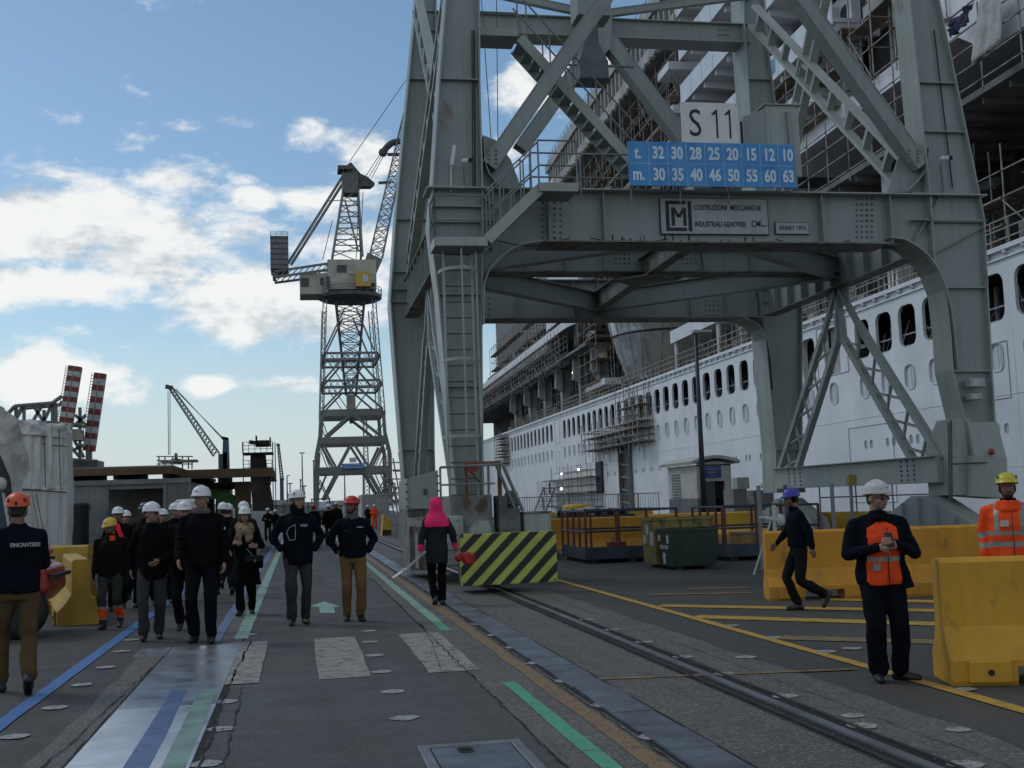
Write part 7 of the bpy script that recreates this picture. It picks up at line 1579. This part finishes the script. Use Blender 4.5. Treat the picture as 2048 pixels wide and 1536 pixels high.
def person(px, Y, H, rot, label, group=None, helmet='hard', hm=None, jacket=NAVY, trousers=DGREY, shoes=SHOE, skin=SKIN, arms=('down', 'down'), feet=((-.10, 0, 0, 0), (.10, 0, 0, 0)), head=(0, 0), near=True, jlen=.80, coat=False, quilt=0., lean=0., bulk=1., jmat=None, jfn=None, tmat=None, tfn=None, collar=True, face=True, hair=None, glove=None, twist=0., hdrop=0., hood=None, beard=False, baggy=1.):
    """px: photo point of the feet or a ground position; feet: (x, y, lift, toe-out) for the right and left foot"""
    pos = px if isinstance(px, Vector) else Vector((at(px, 1000, Y).x, Y, 0))
    t = thing('person', pos, label, 'person', group); t.rotation_euler.z = rad(rot); ORG[t.name] = Vector(); S = H/1.80; V = lambda x, y, z: Vector((x*S, y*S, z*S))
    vox = .008 if near else .014
    hz = .93-hdrop; hips = [V(-.092, 0, hz-.02), V(.092, 0, hz-.02)]; ank = [V(f[0], f[1]+.03, .085+f[2]) for f in feet]
    knees = [ik(h, a, .435*S, .425*S, Vector((.12*(-1 if i == 0 else 1), -1, 0))) for i, (h, a) in enumerate(zip(hips, ank))]
    L = lambda z: -lean*max(0, z-hz)          # forward shift of the upper body
    def U(x, y, z): return V(x, y+L(z), z)
    # -------- trousers
    b = MB(); loft(b, [(0, 0, (hz-.10)*S, .15*S*bulk, .115*S), (0, 0, hz*S, .175*S*bulk, .125*S), (0, L(1.04)*S, 1.04*S, .16*S*bulk, .115*S)])
    for i in (0, 1):
        cap(b, hips[i], knees[i], .094*S*bulk, .072*S*baggy); lo = knees[i].lerp(ank[i], .92); cap(b, knees[i], lo, .072*S*baggy, .066*S*baggy); b.ball(knees[i].lerp(ank[i], .30)+Vector((0, .018*S, 0)), .068*S, 12, 8)
    me = remesh(b, .014 if near else .022); 
    def td(c, n, w=wr(.014, 10, 0, H*7)):
        z = c.z/S; k = 1+1.2*math.exp(-((z-.14)/.09)**2)+.6*math.exp(-((z-.5)/.1)**2); return w(c, n)*k
    part('trousers', me, tmat or trousers, t, (lambda c, n: tfn(c/S)) if tfn else None, td)
    # -------- shoes
    for i, f in enumerate(feet):
        b = MB(); a = ank[i]; to = rad(f[3]) if len(f) > 3 else 0; sg = -1 if i == 0 else 1; pt = rad(f[4]) if len(f) > 4 else 0
        d = Vector((math.sin(to)*sg, -math.cos(to)*math.cos(pt), -math.sin(pt))); d.normalize(); dn = Vector((0, 0, -1)); dn = (dn-d*dn.dot(d)).normalized()
        heel = a+dn*.045*S-d*.045*S; toe = a+dn*.053*S+d*.155*S; cap(b, heel, toe, .042*S, .036*S); cap(b, a+dn*.03*S, toe.lerp(heel, .35), .05*S, .043*S); cap(b, a-Vector((0, 0, -.02)), a+dn*.03*S, .05*S, .048*S)
        sole = .082*S; me = remesh(b, .010 if near else .018, 3)
        part('shoe', me, shoes, t, None, lambda c, n: (dn*(sole-(c-a).dot(dn)) if (c-a).dot(dn) > sole else None))
    # -------- arms
    sh_ = [U(-.178*bulk, .01, 1.405), U(.178*bulk, .01, 1.405)]; el, wri, hands = [None]*2, [None]*2, [True]*2
    for i, A in enumerate(arms):
        s = -1 if i == 0 else 1
        if A == 'down': e, w = (.255*s, .03, 1.155), (.262*s, -.05, .915)
        elif A == 'fwd': e, w = (.245*s, -.03, 1.155), (.23*s, -.20, .96)
        elif A == 'back': e, w = (.25*s, .13, 1.175), (.265*s, .17, .93)
        elif A == 'pocket': e, w = (.325*s, .08, 1.165), (.215*s, -.075, 1.0); hands[i] = False
        elif A == 'fold': e, w = (.27*s, -.07, 1.14), (-.06*s, -.215, 1.17+.03*s)
        elif A == 'belly': e, w = (.30*s, .03, 1.15), (.09*s, -.20, 1.03)
        elif A == 'chest': e, w = (.30*s, -.03, 1.14), (.06*s, -.285, 1.225+.015*s)
        else: e, w = A
        el[i], wri[i] = U(*e), U(*w)
    # -------- jacket
    z0 = jlen; b = MB(); w_ = bulk; fl = .06 if coat else 0
    secs = [(0, 0, z0*S, (.185+fl*1.7)*S*w_, (.145+fl)*S), (0, 0, (z0+.03)*S, (.188+fl*1.5)*S*w_, (.148+fl)*S)]
    if z0 < .88: secs.append((0, 0, .93*S, .193*S*w_, .148*S))
    secs += [(0, L(1.08)*S, 1.08*S, .182*S*w_, .138*S), (0, L(1.25)*S, 1.25*S, .195*S*w_, .14*S), (0, L(1.36)*S, 1.36*S, .192*S*w_, .128*S), (0, L(1.42)*S, 1.42*S, .15*S*w_, .10*S), (0, L(1.47)*S, 1.47*S, .085*S, .078*S)]
    loft(b, secs)
    for i in (0, 1): cap(b, sh_[i], el[i], .066*S, .057*S); cap(b, el[i], el[i].lerp(wri[i], .93), .056*S, .045*S); b.ball(sh_[i]+V(0, 0, -.02), .071*S, 12, 8); cap(b, U((-1 if i == 0 else 1)*.06, .01, 1.455), sh_[i], .052*S, .058*S)
    cap(b, U(-.05, 0, 1.44), U(.05, 0, 1.44), .06*S, .06*S)
    if collar: loft(b, [(0, L(1.44)*S, 1.44*S, .095*S, .09*S), (0, (L(1.50)-.005)*S, 1.505*S, .078*S, .08*S), (0, (L(1.53)-.01)*S, 1.53*S, .075*S, .078*S)])
    me = remesh(b, .0125 if near else .02, 3)
    part('coat' if coat else 'jacket', me, jmat or jacket, t, (lambda c, n: jfn(c/S, n)) if jfn else None, wr(.017 if not quilt else .010, 9, quilt, H*3))
    # -------- head, neck, hands, held together inside the clothes: one body
    yaw, nod = head; HM = Matrix.Rotation(rad(yaw), 3, 'Z') @ Matrix.Rotation(rad(nod), 3, 'X'); hc = U(0, -.012, 1.572)
    def hd(x, y, z): return hc + HM @ V(x, y, z)
    b = MB()
    b.ball(hd(0, .012, .105), V(.075, .094, .100), 18, 12, HM); b.ball(hd(0, -.026, .040), V(.060, .066, .068), 16, 10, HM); b.ball(hd(0, -.060, -.002), V(.036, .030, .026), 12, 8, HM)
    cap(b, hd(0, -.088, .078), hd(0, -.106, .050), .010*S, .015*S, 10); cap(b, hd(-.038, -.072, .092), hd(.038, -.072, .092), .014*S, .014*S, 10)
    for s in (-1, 1): b.ball(hd(.076*s, .012, .060), V(.013, .024, .033), 10, 8, HM); b.ball(hd(.036*s, -.062, .045), V(.024, .022, .026), 10, 8, HM)
    cap(b, hd(-.020, -.084, .020), hd(.020, -.084, .020), .010*S, .010*S, 8)
    cap(b, U(0, .02, 1.42), hc+HM @ V(0, .02, .03), .062*S, .056*S); cap(b, U(0, .01, 1.0), U(0, .02, 1.42), .05*S, .05*S)
    for i in (0, 1):
        cap(b, U(0, .01, 1.38), sh_[i], .035*S, .035*S); cap(b, sh_[i], el[i], .035*S, .032*S); cap(b, el[i], wri[i], .032*S, .027*S)
        d = (wri[i]-el[i]).normalized(); s = -1 if i == 0 else 1
        inn = Vector((-s, 0, 0)); inn = inn-d*inn.dot(d); inn = inn.normalized() if inn.length > .05 else Vector((0, -1, 0)); side = d.cross(inn).normalized()
        if side.y > 0: side = -side               # thumb side looks forward
        if not hands[i]: continue
        pm = wri[i]+d*.05*S; cap(b, wri[i]+side*.012*S, pm+d*.028*S+side*.024*S, .021*S, .017*S, 10); cap(b, wri[i]-side*.012*S, pm+d*.028*S-side*.024*S, .021*S, .016*S, 10)
        if near and hands[i]:
            for k, ln in enumerate((.066, .074, .069, .054)):
                o_ = side*(.030-.020*k)*S; p = pm+d*.035*S+o_; q = p+(d*.8+inn*.35).normalized()*ln*.55*S; r_ = q+(d*.45+inn*.85).normalized()*ln*.5*S; cap(b, p, q, .0088*S, .008*S, 8); cap(b, q, r_, .008*S, .0068*S, 8)
            p = wri[i]+d*.025*S+side*.028*S; q = p+(d*.7+side*.75+inn*.15).normalized()*.035*S; cap(b, p, q, .0115*S, .010*S, 8); cap(b, q, q+(d*.9+inn*.35).normalized()*.03*S, .0095*S, .008*S, 8)
        else: cap(b, pm, pm+d*.08*S+inn*.03*S, .03*S, .018*S, 8)
    for i in (0, 1): cap(b, U(0, .01, 1.0), hips[i], .045*S, .045*S); cap(b, hips[i], knees[i], .045*S, .04*S); cap(b, knees[i], ank[i], .04*S, .03*S)
    me = remesh(b, vox, 2, .4)
    gm = glove or skin
    part('body', me, [skin, gm], t, (lambda c, n: 1 if (c.z < 1.35*S and glove) else 0))
    # -------- face, hair
    if face:
        for s in (-1, 1):
            e = MB().ball(hd(.031*s, -.084, .074), V(.0125, .007, .007), 10, 6, HM).build('eye', EYEW, t, True); MB().ball(hd(.031*s, -.0895, .074), V(.0058, .004, .006), 8, 6, HM).build('iris', EYED, e, True)
            MB().bar(hd(.015*s, -.089, .094), hd(.050*s, -.080, .095), .008*S, .007*S).build('eyebrow', HAIR, t)
        cap(e2 := MB(), hd(-.020, -.0925, .0195), hd(.020, -.0925, .0195), .0045*S, .0045*S, 8); e2.build('mouth', LIP, t, True)
        if beard:
            q = MB(); q.ball(hd(0, -.046, .002), V(.052, .046, .032), 14, 8, HM); cap(q, hd(-.024, -.089, .031), hd(.024, -.089, .031), .006*S, .006*S, 8); q.build('beard', HAIR, t, True)
    q = MB(); q.ball(hd(0, .026, .108), V(.080, .088, .098), 16, 10, HM); q.ball(hd(0, .045, .055), V(.068, .058, .065), 14, 8, HM)
    if hair == 'long':
        for s in (-1, 1): cap(q, hd(.062*s, .0, .08), hd(.072*s, -.01, -.10), .035*S, .03*S)
        cap(q, hd(0, .06, .06), hd(0, .07, -.12), .07*S, .06*S)
    q.build('hair', HAIR, t, True)
    # -------- helmet
    if helmet:
        TM = HM @ Matrix.Rotation(rad(-7), 3, 'X'); hb = MB(); n = 28; k = 9; vs = []; ctr = hd(0, .008, .124); climb = helmet == 'climb'
        rx, ry, rz = (.104, .128, .112) if not climb else (.108, .130, .108)
        for j in range(k+1):
            u = j/k*math.pi/2
            for i in range(n):
                a = 2*math.pi*i/n; cx, cy = math.cos(a), math.sin(a); r = max(.02, math.sin(u))
                x, y, z = rx*cx*r, ry*cy*r, rz*math.cos(u)**.85
                if not climb: z += .006*math.exp(-(x/.012)**2)*(1 if z > .03 else 0)
                vs.append((x, y, z))
        rim = []
        for i in range(n):
            a = 2*math.pi*i/n; cx, cy = math.cos(a), math.sin(a); pk = max(0, -cy)**2.2*(.052 if not climb else .014)
            rim.append(((rx+.008)*cx, (ry+.008)*cy-pk, -.012-(.012*max(0, -cy) if not climb else -.004)))
        vs += rim; vs += [(x*.93, y*.93 if y > 0 else y*.96, z-.006) for x, y, z in rim]; vs += [(x*.86, y*.80, z+.02) for x, y, z in rim]
        fs = [(j*n+i, j*n+(i+1) % n, (j+1)*n+(i+1) % n, (j+1)*n+i) for j in range(k+3) for i in range(n)]+[tuple(range(n)), tuple(range((k+3)*n, (k+4)*n))]
        hb.mesh([ctr+TM @ (Vector(p)*S) for p in vs], fs); ho = hb.build('helmet', hm or HWHT, t, True)
        if climb:
            vt = MB()
            for s in (-1, 1): 
                for (x, y, z) in ((.086*s, -.062, .050), (.070*s, .088, .045)): vt.ball(ctr+TM @ (Vector((x*1.03, y*1.03, z))*S), V(.008, .013, .022), 8, 6, TM)
            vt.ball(ctr+TM @ (Vector((0, .128, .022))*S), V(.012, .012, .022), 8, 6, TM); vt.build('vent', EYED, ho, True)
            ch = MB()
            for s in (-1, 1): ch.path([hd(.078*s, -.01, .10), hd(.070*s, -.035, .03), hd(.02*s, -.055, -.030)], .006*S, 6)
            ch.build('chin_strap', BLACKC, ho)
        elif near:
            q = MB(); p = ctr+TM @ (Vector((0, -.131, .035))*S); q.box(p, (.045*S, .004, .008*S), TM); q.build('emblem', REFL, ho)
    if hood:
        q = MB(); q.ball(hd(0, .012, .115), V(.112, .128, .125), 20, 12, HM); loft(q, [(0, .02*S, 1.31*S, .235*S, .165*S), (0, .02*S, 1.40*S, .228*S, .16*S), (0, .02*S, 1.47*S, .185*S, .14*S), (0, .015*S, 1.55*S, .135*S, .12*S), (0, .015*S, 1.62*S, .115*S, .12*S), (0, .012*S, 1.70*S, .105*S, .12*S)]); me = remesh(q, .0125, 4)
        part('hood', me, hood, t, None, wr(.010, 9, 0, 3))
    return t, V, U, hd, S, wri, HM
def top(x, y, Y): return at(x, y, Y).z
GP = 'people walking through the yard'
W1 = ((-.10, -.16, 0, 6), (.09, .20, .05, 6, 35)); W2 = ((-.10, .20, .05, 6, 35), (.09, -.16, 0, 6)); ST = ((-.11, 0, 0, 10), (.11, .02, 0, 10))
# 1 back view at the left edge
t, V, U, hd, S, wri, HM = person(36, 11.75, top(42, 985, 11.75), 198, 'man seen from behind in an orange helmet and navy jacket at the left edge', GP, 'climb', HORG, NAVY, TAND, arms=(((-.235, -.05, 1.14), (.06, -.20, 1.15)), ((.235, -.05, 1.14), (-.06, -.215, 1.2))), feet=((-.07, .24, .07, 4, 38), (.12, -.20, .0, 14)), jlen=.90, bulk=1.06, face=False, skin=SKIND, head=(-12, 0))
text('lettering', 'FINCANTIERI', Vector((-.045*S, .188*S, 1.325*S)), (-1, 0, 0), (0, 0, 1), .050, mat('jacket_lettering', (.36, .37, .38), .6), t, .88, .002, depth=.012)
# 2 yellow helmet
t, *_ = person(222, 17.7, top(208, 1036, 17.7), -8, 'stocky worker in a yellow helmet, dark jacket and grey trousers with orange cuffs', GP, 'hard', HYEL, BROWNC, GREYT, SHOEB, SKIND, ('down', 'back'), ((-.10, -.10, 0, 6), (.10, .14, .05, 6, 25)), (-22, 14), jlen=.84, bulk=1.15, glove=BLACKC, tmat=[GREYT, HIVIS, REFL], tfn=lambda c: (1 if .19 < c.z < .335 else 2 if .155 < c.z < .372 else 0), beard=True)
q = MB(); q.box((.07, -.168, 1.28), (.075, .012, .07)); q.build('badge', HIVIS, t)
# 3 glasses man
t, V, U, hd, S, wri, HM = person(303, 15.9, top(322, 1004, 15.9), 6, 'man in a white helmet and glasses, dark coat and grey trousers, looking right', GP, 'hard', HWHT, BLACKC, DGREY, SHOE, SKIN, ('back', 'belly'), ((-.10, -.18, .01, 4), (.09, .06, 0, 6)), (48, 4), jlen=.78)
g = MB()
for s in (-1, 1): g.path([hd(.033*s+.017*math.cos(k), -.097, .074+.013*math.sin(k)) for k in [i*.7 for i in range(10)]], .0022, 4)
g.bar(hd(-.015, -.1, .078), hd(.015, -.1, .078), .004).build('glasses', GLASSB, t)
# 4 tall man
t, V, U, hd, S, wri, HM = person(403, 15.25, top(405, 972, 15.25), -4, 'tall man in a white helmet and black quilted jacket, front of the crowd', GP, 'hard', HWHT, BLACKC, JEAN, SHOE, SKIN, ('fwd', 'down'), ((-.10, .04, .0, 8), (.11, -.12, 0, 10)), (-18, 3), jlen=.87, quilt=.010, bulk=1.06)
q = MB(); loft(q, [(0, -.01*S, 1.475*S, .10*S, .098*S), (0, -.015*S, 1.50*S, .108*S, .105*S), (0, -.02*S, 1.545*S, .088*S, .092*S)]); part('collar', remesh(q, .012, 3), clo('grey_knit', (.10, .095, .09)), t, None, wr(.008, 20)); q = MB(); q.box((.262*S, -.015, 1.30*S), (.02, .04, .035)); q.build('badge', MNO, t)
# 5 behind him
person(369, 16.7, top(374, 1002, 16.7), -3, 'man in a white helmet right behind the tall man, mostly hidden by him', GP, 'hard', HWHT, BLACKC, CHAR, SHOE, SKIN, ('down', 'back'), W2, (15, 5), jlen=.80)
# 6 woman with scarf
t, V, U, hd, S, wri, HM = person(489, 18.85, top(487, 1013, 18.85), 4, 'woman in a white helmet, long black coat and thick beige scarf, arms crossed', GP, 'hard', HWHT, BLACKC, BLACKC, SHOE, SKIN, ('fold', 'fold'), ((-.09, -.20, .01, 20), (.10, .08, 0, 5)), (-4, 4), jlen=.50, coat=True, bulk=.95, hair='long')
q = MB(); loft(q, [(0, -.04*S, 1.33*S, .13*S, .13*S), (0, -.04*S, 1.40*S, .16*S, .15*S), (0, -.03*S, 1.48*S, .15*S, .14*S), (0, -.02*S, 1.53*S, .11*S, .11*S)]); cap(q, V(-.08, -.17, 1.40), V(-.12, -.19, 1.22), .06*S, .05*S); cap(q, V(.06, -.17, 1.38), V(.05, -.2, 1.24), .06*S, .05*S); part('scarf', remesh(q, .014, 2), SCARF, t, None, wr(.03, 16))
q = MB(); q.path([V(-.16, -.02, 1.48), V(-.05, -.215, 1.2), V(.12, -.235, .97)], .008, 6); o = q.build('bag_strap', MGALV, t)
bg = thing('handbag', t.location, 'small black shoulder bag with a grey flap hanging at the scarf woman\'s side', 'bag'); ORG[bg.name] = Vector(); bg.rotation_euler.z = t.rotation_euler.z; bevel(MB().box(V(.14, -.25, .88), (.27, .09, .2)).build('pouch', BLACKC, bg), .03, 3); bevel(MB().box(V(.14, -.258, .935), (.28, .095, .1)).build('flap', SLATE, bg), .02, 2); MB().box(V(.15, -.312, .90), (.02, .01, .04)).build('clasp', MGALV, bg)
# 7 and 8, the pair in the middle
t, V, U, hd, S, wri, HM = person(594, 16.85, top(580, 980, 16.85), 4, 'man in a white climbing helmet and navy jacket with a pale outline, hands in pockets', GP, 'climb', HWHT, NAVY, DGREY, SHOEB, SKIN, ('pocket', 'pocket'), ((-.09, -.06, 0, 8), (.09, .04, 0, 8)), (32, 2), jlen=.80, bulk=1.05)
q = MB(); yy = -.158*S; pts = [V(-.04, 0, 1.335), V(-.12, 0, 1.295), V(-.155, 0, 1.225), V(-.115, 0, 1.125), V(-.04, 0, 1.14), V(-.04, 0, 1.335)]; q.path([Vector((p.x, yy-.012+abs(p.x)*.22, p.z)) for p in pts], .006, 5); q.build('pocket_outline', mat('piping_pale', (.26, .27, .28), .6), t); MB().box(V(.075, -.158, 1.32), (.095, .012, .035)).build('badge', mat('badge_pale', (.22, .24, .30), .6), t); q = MB(); loft(q, [(0, 0, 1.46*S, .10*S, .10*S), (0, .02*S, 1.54*S, .095*S, .105*S), (0, .03*S, 1.60*S, .085*S, .09*S)]); part('neck_warmer', remesh(q, .012, 2), BLACKC, t, None, wr(.012, 14))
t, V, U, hd, S, wri, HM = person(703, 16.95, top(690, 992, 16.95), 2, 'man in a red helmet, navy jacket and tan trousers, hands in pockets, looking left', GP, 'climb', HRED, NAVY, TAN, SHOE, SKIND, ('pocket', 'pocket'), ((-.09, .06, 0, 6), (.10, -.06, .0, 8)), (-42, 2), jlen=.92, bulk=1.05, beard=True)
MB().box(V(.10, -.150, 1.345), (.085, .012, .012)).build('badge', MNO, t); MB().box(V(-.10, -.150, 1.30), (.07, .012, .03)).build('badge', SLATE, t); q = MB(); loft(q, [(0, 0, 1.46*S, .098*S, .10*S), (0, 0, 1.535*S, .085*S, .09*S)]); part('collar', remesh(q, .012, 2), clo('grey_green_knit', (.085, .09, .08)), t, None, wr(.01, 18))
# 9 pink hood
t, V, U, hd, S, wri, HM = person(871, 18.9, top(868, 992, 18.9)-.03, 182, 'woman seen from behind in a bright pink hood and slate coat', GP, None, None, SLATE, BLACKC, SHOE, SKIN, (((-.27, .06, 1.16), (-.33, .0, .93)), ((.26, .04, 1.16), (.29, .05, .92))), ((-.07, -.02, 0, 4), (.07, .12, .03, 4, 20)), (0, 0), jlen=.70, bulk=.98, hood=PINK, face=False, jmat=[SLATE, PINK], jfn=lambda c, n: 1 if (c.z < 1.03 and abs(c.x) > .243) else 0)
dp = thing('dustpan', t.location, 'grey long-handled dustpan carried low by the woman in the pink hood', 'dustpan'); ORG[dp.name] = Vector(); R9 = Matrix.Rotation(t.rotation_euler.z, 3, 'Z')
hL = Vector(wri[1])+V(.01, .03, -.09); q = MB(); e = hL+V(.26, -.03, -.22); q.bar(hL+V(-.10, .0, .08), e, .06, .03); q.build('handle', MAL, dp); q = MB(); q.box(e+V(.09, 0, -.05), (.26, .26, .012), Matrix.Rotation(rad(32), 3, 'Y')); q.box(e+V(.02, .06, -.02), (.03, .10, .09), Matrix.Rotation(rad(32), 3, 'Y')); q.build('pan', mat('pan_steel', (.38, .39, .40), .35, .5), dp); dp.rotation_euler.z = t.rotation_euler.z
rb = thing('red_bag', t.location, 'crumpled red bag held in the right hand of the woman in the pink hood', 'bag'); ORG[rb.name] = Vector(); rb.rotation_euler.z = t.rotation_euler.z; q = MB(); c = Vector(wri[0])+V(-.10, .03, -.14)
for k, (dx, dz_, r) in enumerate(((0, 0, .07), (-.08, .0, .075), (-.15, -.01, .06), (.07, -.02, .06), (-.05, -.06, .07), (-.13, -.07, .05), (.03, .04, .045))): q.ball(c+V(dx, .02*(k % 3), dz_), r*S, 10, 7)
part('bag', remesh(q, .012, 2), mat('bag_red', (.42, .02, .02), .6, var=.3), rb, None, wr(.035, 15)); q = MB(); q.path([c+V(.06, 0, .02), Vector(wri[0])+V(0, 0, -.07), c+V(-.06, 0, .04)], .008, 6); q.build('handle', MNO, rb)
# 10 man with sunglasses
t, V, U, hd, S, wri, HM = person(1753, 9.35, top(1738, 962, 9.35), -14, 'man in a scuffed white helmet and sunglasses, orange vest under an open navy jacket', GP, 'hard', HSCUFF, NAVY, JEAN, SHOE, SKIN, ('chest', 'chest'), ((-.08, 0, 0, 4), (.13, .03, 0, 58)), (36, 3), jlen=.865, bulk=1.17, baggy=1.2, lean=.0, hdrop=.0, jmat=[NAVY, HIVIS, REFL], jfn=lambda c, n: (0 if not (-.195 < c.y < -.05 and n.y < -.15 and -.125-.06*(1.4-c.z) < c.x < .14+.05*(1.4-c.z) and c.z < 1.455-abs(c.x-.01)*.6) else (2 if 1.075 < c.z < 1.12 else 1)))
q = MB(); 
for s in (-1, 1): q.ball(hd(.032*s, -.096, .073), V(.026, .008, .018), 12, 8, HM)
q.bar(hd(-.06, -.09, .082), hd(.06, -.09, .082), .008*S); 
for s in (-1, 1): q.bar(hd(.062*s, -.085, .08), hd(.08*s, .01, .075), .006*S)
q.build('sunglasses', GLASSB, t); q = MB(); q.path([V(.035, -.162, 1.38), V(.03, -.172, 1.1), V(.03, -.168, .875)], .006, 5); q.build('zip', EYED, t); fp = MB(); loft(fp, [(.20*S, -.06*S, .84*S, .07*S, .09*S), (.185*S, -.05*S, .98*S, .05*S, .085*S), (.17*S, -.04*S, 1.10*S, .03*S, .06*S)]); part('jacket_flap', remesh(fp, .012, 2), NAVY, t, None, wr(.012, 14)); MB().box(V(-.075, -.165, 1.03), (.06, .02, .055)).build('badge', REFL, t)
q = MB(); loft(q, [(0, 0, 1.43*S, .115*S, .11*S), (0, -.01*S, 1.50*S, .095*S, .10*S)]); part('collar', remesh(q, .012, 2), NAVY, t, None, wr(.008, 18))
ph = thing('phone', t.location, 'dark phone held in both hands by the man in sunglasses', 'phone'); ORG[ph.name] = Vector(); ph.rotation_euler.z = t.rotation_euler.z; m_ = (Vector(wri[0])+Vector(wri[1]))/2+V(.01, -.05, .05); bevel(MB().box(m_, (.07, .01, .14), Matrix.Rotation(rad(-35), 3, 'X')).build('phone_body', EYED, ph), .004)
# 11 blue helmet walking left
t, V, U, hd, S, wri, HM = person(1592, 15.2, top(1580, 977, 15.2), -98, 'man in a blue helmet and dark overalls striding left past the amber barrier', GP, 'hard', HBLU, NAVY, CHAR, SHOEB, SKIND, (((-.25, -.07, 1.17), (-.25, -.26, .98)), ((.245, .11, 1.16), (.27, .13, .92))), ((-.08, -.06, 0, 2), (.08, .31, .14, 2, 58)), (0, 10), jlen=.95, lean=.06, hdrop=.04, bulk=1.05)
q = MB()
for s in (-1, 1): q.ball(hd(.085*s, .005, .065), V(.022, .035, .045), 12, 8, HM)
q.build('ear_defender', BLACKC, t, True); q = MB(); q.path([V(-.10, -.10, .93), V(-.13, -.08, .85), V(-.14, .0, .83), V(-.135, .06, .86)], .006, 5); q.build('key_chain', MGALV, t); q = MB(); q.box(hd(-.095, .05, .17), (.004, .05, .02), HM); q.build('emblem', MNO, t)
# 12 hi-vis worker behind the nearest barrier
def hv(c, n):
    if abs(c.x) > .235 or (abs(c.x) > .2 and c.z < 1.1): return 1 if (1.03 < c.z < 1.085 or 1.135 < c.z < 1.19) else 0
    if 1.045 < c.z < 1.095 or 1.16 < c.z < 1.205: return 1
    return 1 if (.10 < abs(c.x) < .145 and c.z > 1.2 and c.y < 0) else 0
t, V, U, hd, S, wri, HM = person(2016, 10.6, top(2012, 945, 10.6), -34, 'hi-vis orange worker in a lemon yellow helmet behind the nearest yellow barrier', GP, 'climb', HLEM, HIVIS, HIVIS, SHOE, SKIND, ('down', 'down'), ST, (6, 2), jlen=.72, bulk=1.2, jmat=[HIVIS, REFL], jfn=hv, beard=True)
MB().box(V(-.045, -.172, 1.285), (.075, .012, .06)).build('badge', MNO, t); q = MB(); q.path([V(.03, -.166, 1.42), V(.03, -.175, 1.1), V(.03, -.17, .73)], .005, 5); q.build('zip', EYED, t); q = MB(); loft(q, [(0, .0, 1.41*S, .15*S, .12*S), (0, -.005*S, 1.48*S, .12*S, .11*S), (0, -.01*S, 1.515*S, .11*S, .105*S)]); part('collar', remesh(q, .012, 2), HIVIS, t, None, wr(.008, 16)); q = MB(); loft(q, [(0, -.0, 1.48*S, .088*S, .09*S), (0, -.01*S, 1.54*S, .078*S, .084*S)]); part('neck_warmer', remesh(q, .012, 2), BLACKC, t)
# the crowd behind, coarser
def far(x, yt, Y, lb, rot=0, **k): return person(x, Y, top(x, yt, Y), rot, lb, GP, near=False, **k)
t, *_ = far(236, 1014, 21.0, 'man in a white helmet with a pink reflective sash, behind the yellow helmet', 8, jacket=BLACKC, trousers=CHAR, arms=('down', 'down'), feet=W1, head=(-10, 0), skin=SKIND)
q = MB(); q.ribbon([Vector((.02, -.14, 1.45)), Vector((.06, -.17, 1.32)), Vector((.13, -.18, 1.15)), Vector((.19, -.17, 1.0))], (-.075, 0, 0), .012); q.build('sash', HIRED, t)
far(252, 1021, 23.6, 'man in a white helmet just right of the man with the pink sash', -5, jacket=BLACKC, trousers=JEAN, feet=W2, head=(20, 0))
far(290, 1005, 21.5, 'man in a dark blue helmet behind the man with glasses', -6, helmet='climb', hm=HDBL, jacket=OLIVE, trousers=JEAN, shoes=SHOEB, feet=W1, head=(10, 6), skin=SKIND)
far(326, 1018, 23, 'man in a white helmet peeping out right of the man with glasses', 10, jacket=BLACKC, trousers=CHAR, feet=W2)
far(350, 1006, 22.2, 'man in a white helmet looking right between the glasses man and the tall man', 15, jacket=BLACKC, trousers=JEAN, feet=W1, head=(30, 4), bulk=1.1)
far(446, 1005, 23.5, 'man in a white helmet and black jacket right of the tall man', -160, jacket=BLACKC, trousers=CHAR, feet=W2, face=False)
far(456, 1007, 25.5, 'man in a white helmet hidden by the one right of the tall man', 170, jacket=CHAR, trousers=CHAR, feet=W1, face=False)
far(487, 1003, 22.5, 'man in a white helmet directly behind the woman with the scarf', 5, jacket=OLIVE, trousers=CHAR, feet=W1)
far(535, 1016, 60, 'man with folded arms and a white helmet, far off left of the navy pair', -5, jacket=BLACKC, trousers=OLIVE, arms=('fold', 'fold'))
far(550, 1019, 68, 'distant man in a white helmet right of the man with folded arms', 0, jacket=BLACKC, trousers=CHAR)
far(627, 1008, 48, 'man in a red helmet and grey trousers walking away between the navy pair', 178, helmet='climb', hm=HRED, jacket=BLACKC, trousers=DGREY, feet=W1, face=False)
far(657, 1008, 50, 'man in a white helmet and black jacket left behind the red helmet and tan trousers', 182, jacket=BLACKC, trousers=GREYT, feet=W2, face=False)
far(672, 1003, 54, 'distant man in a pale helmet hidden behind the red helmet', 0, hm=HSCUFF, jacket=BROWNC, trousers=CHAR)
far(735, 1010, 82, 'distant man in a dark jacket and white helmet beside the orange hi-vis worker', 20, jacket=OLIVE, trousers=OLIVE, arms=('fold', 'down'))
far(748, 1009, 80, 'distant worker in an orange hi-vis suit and white helmet by the yellow guard', 5, jacket=HIVIS, trousers=HIVIS, arms=('fold', 'fold'), bulk=1.15)

bpy.data.scenes.remove(TMP)
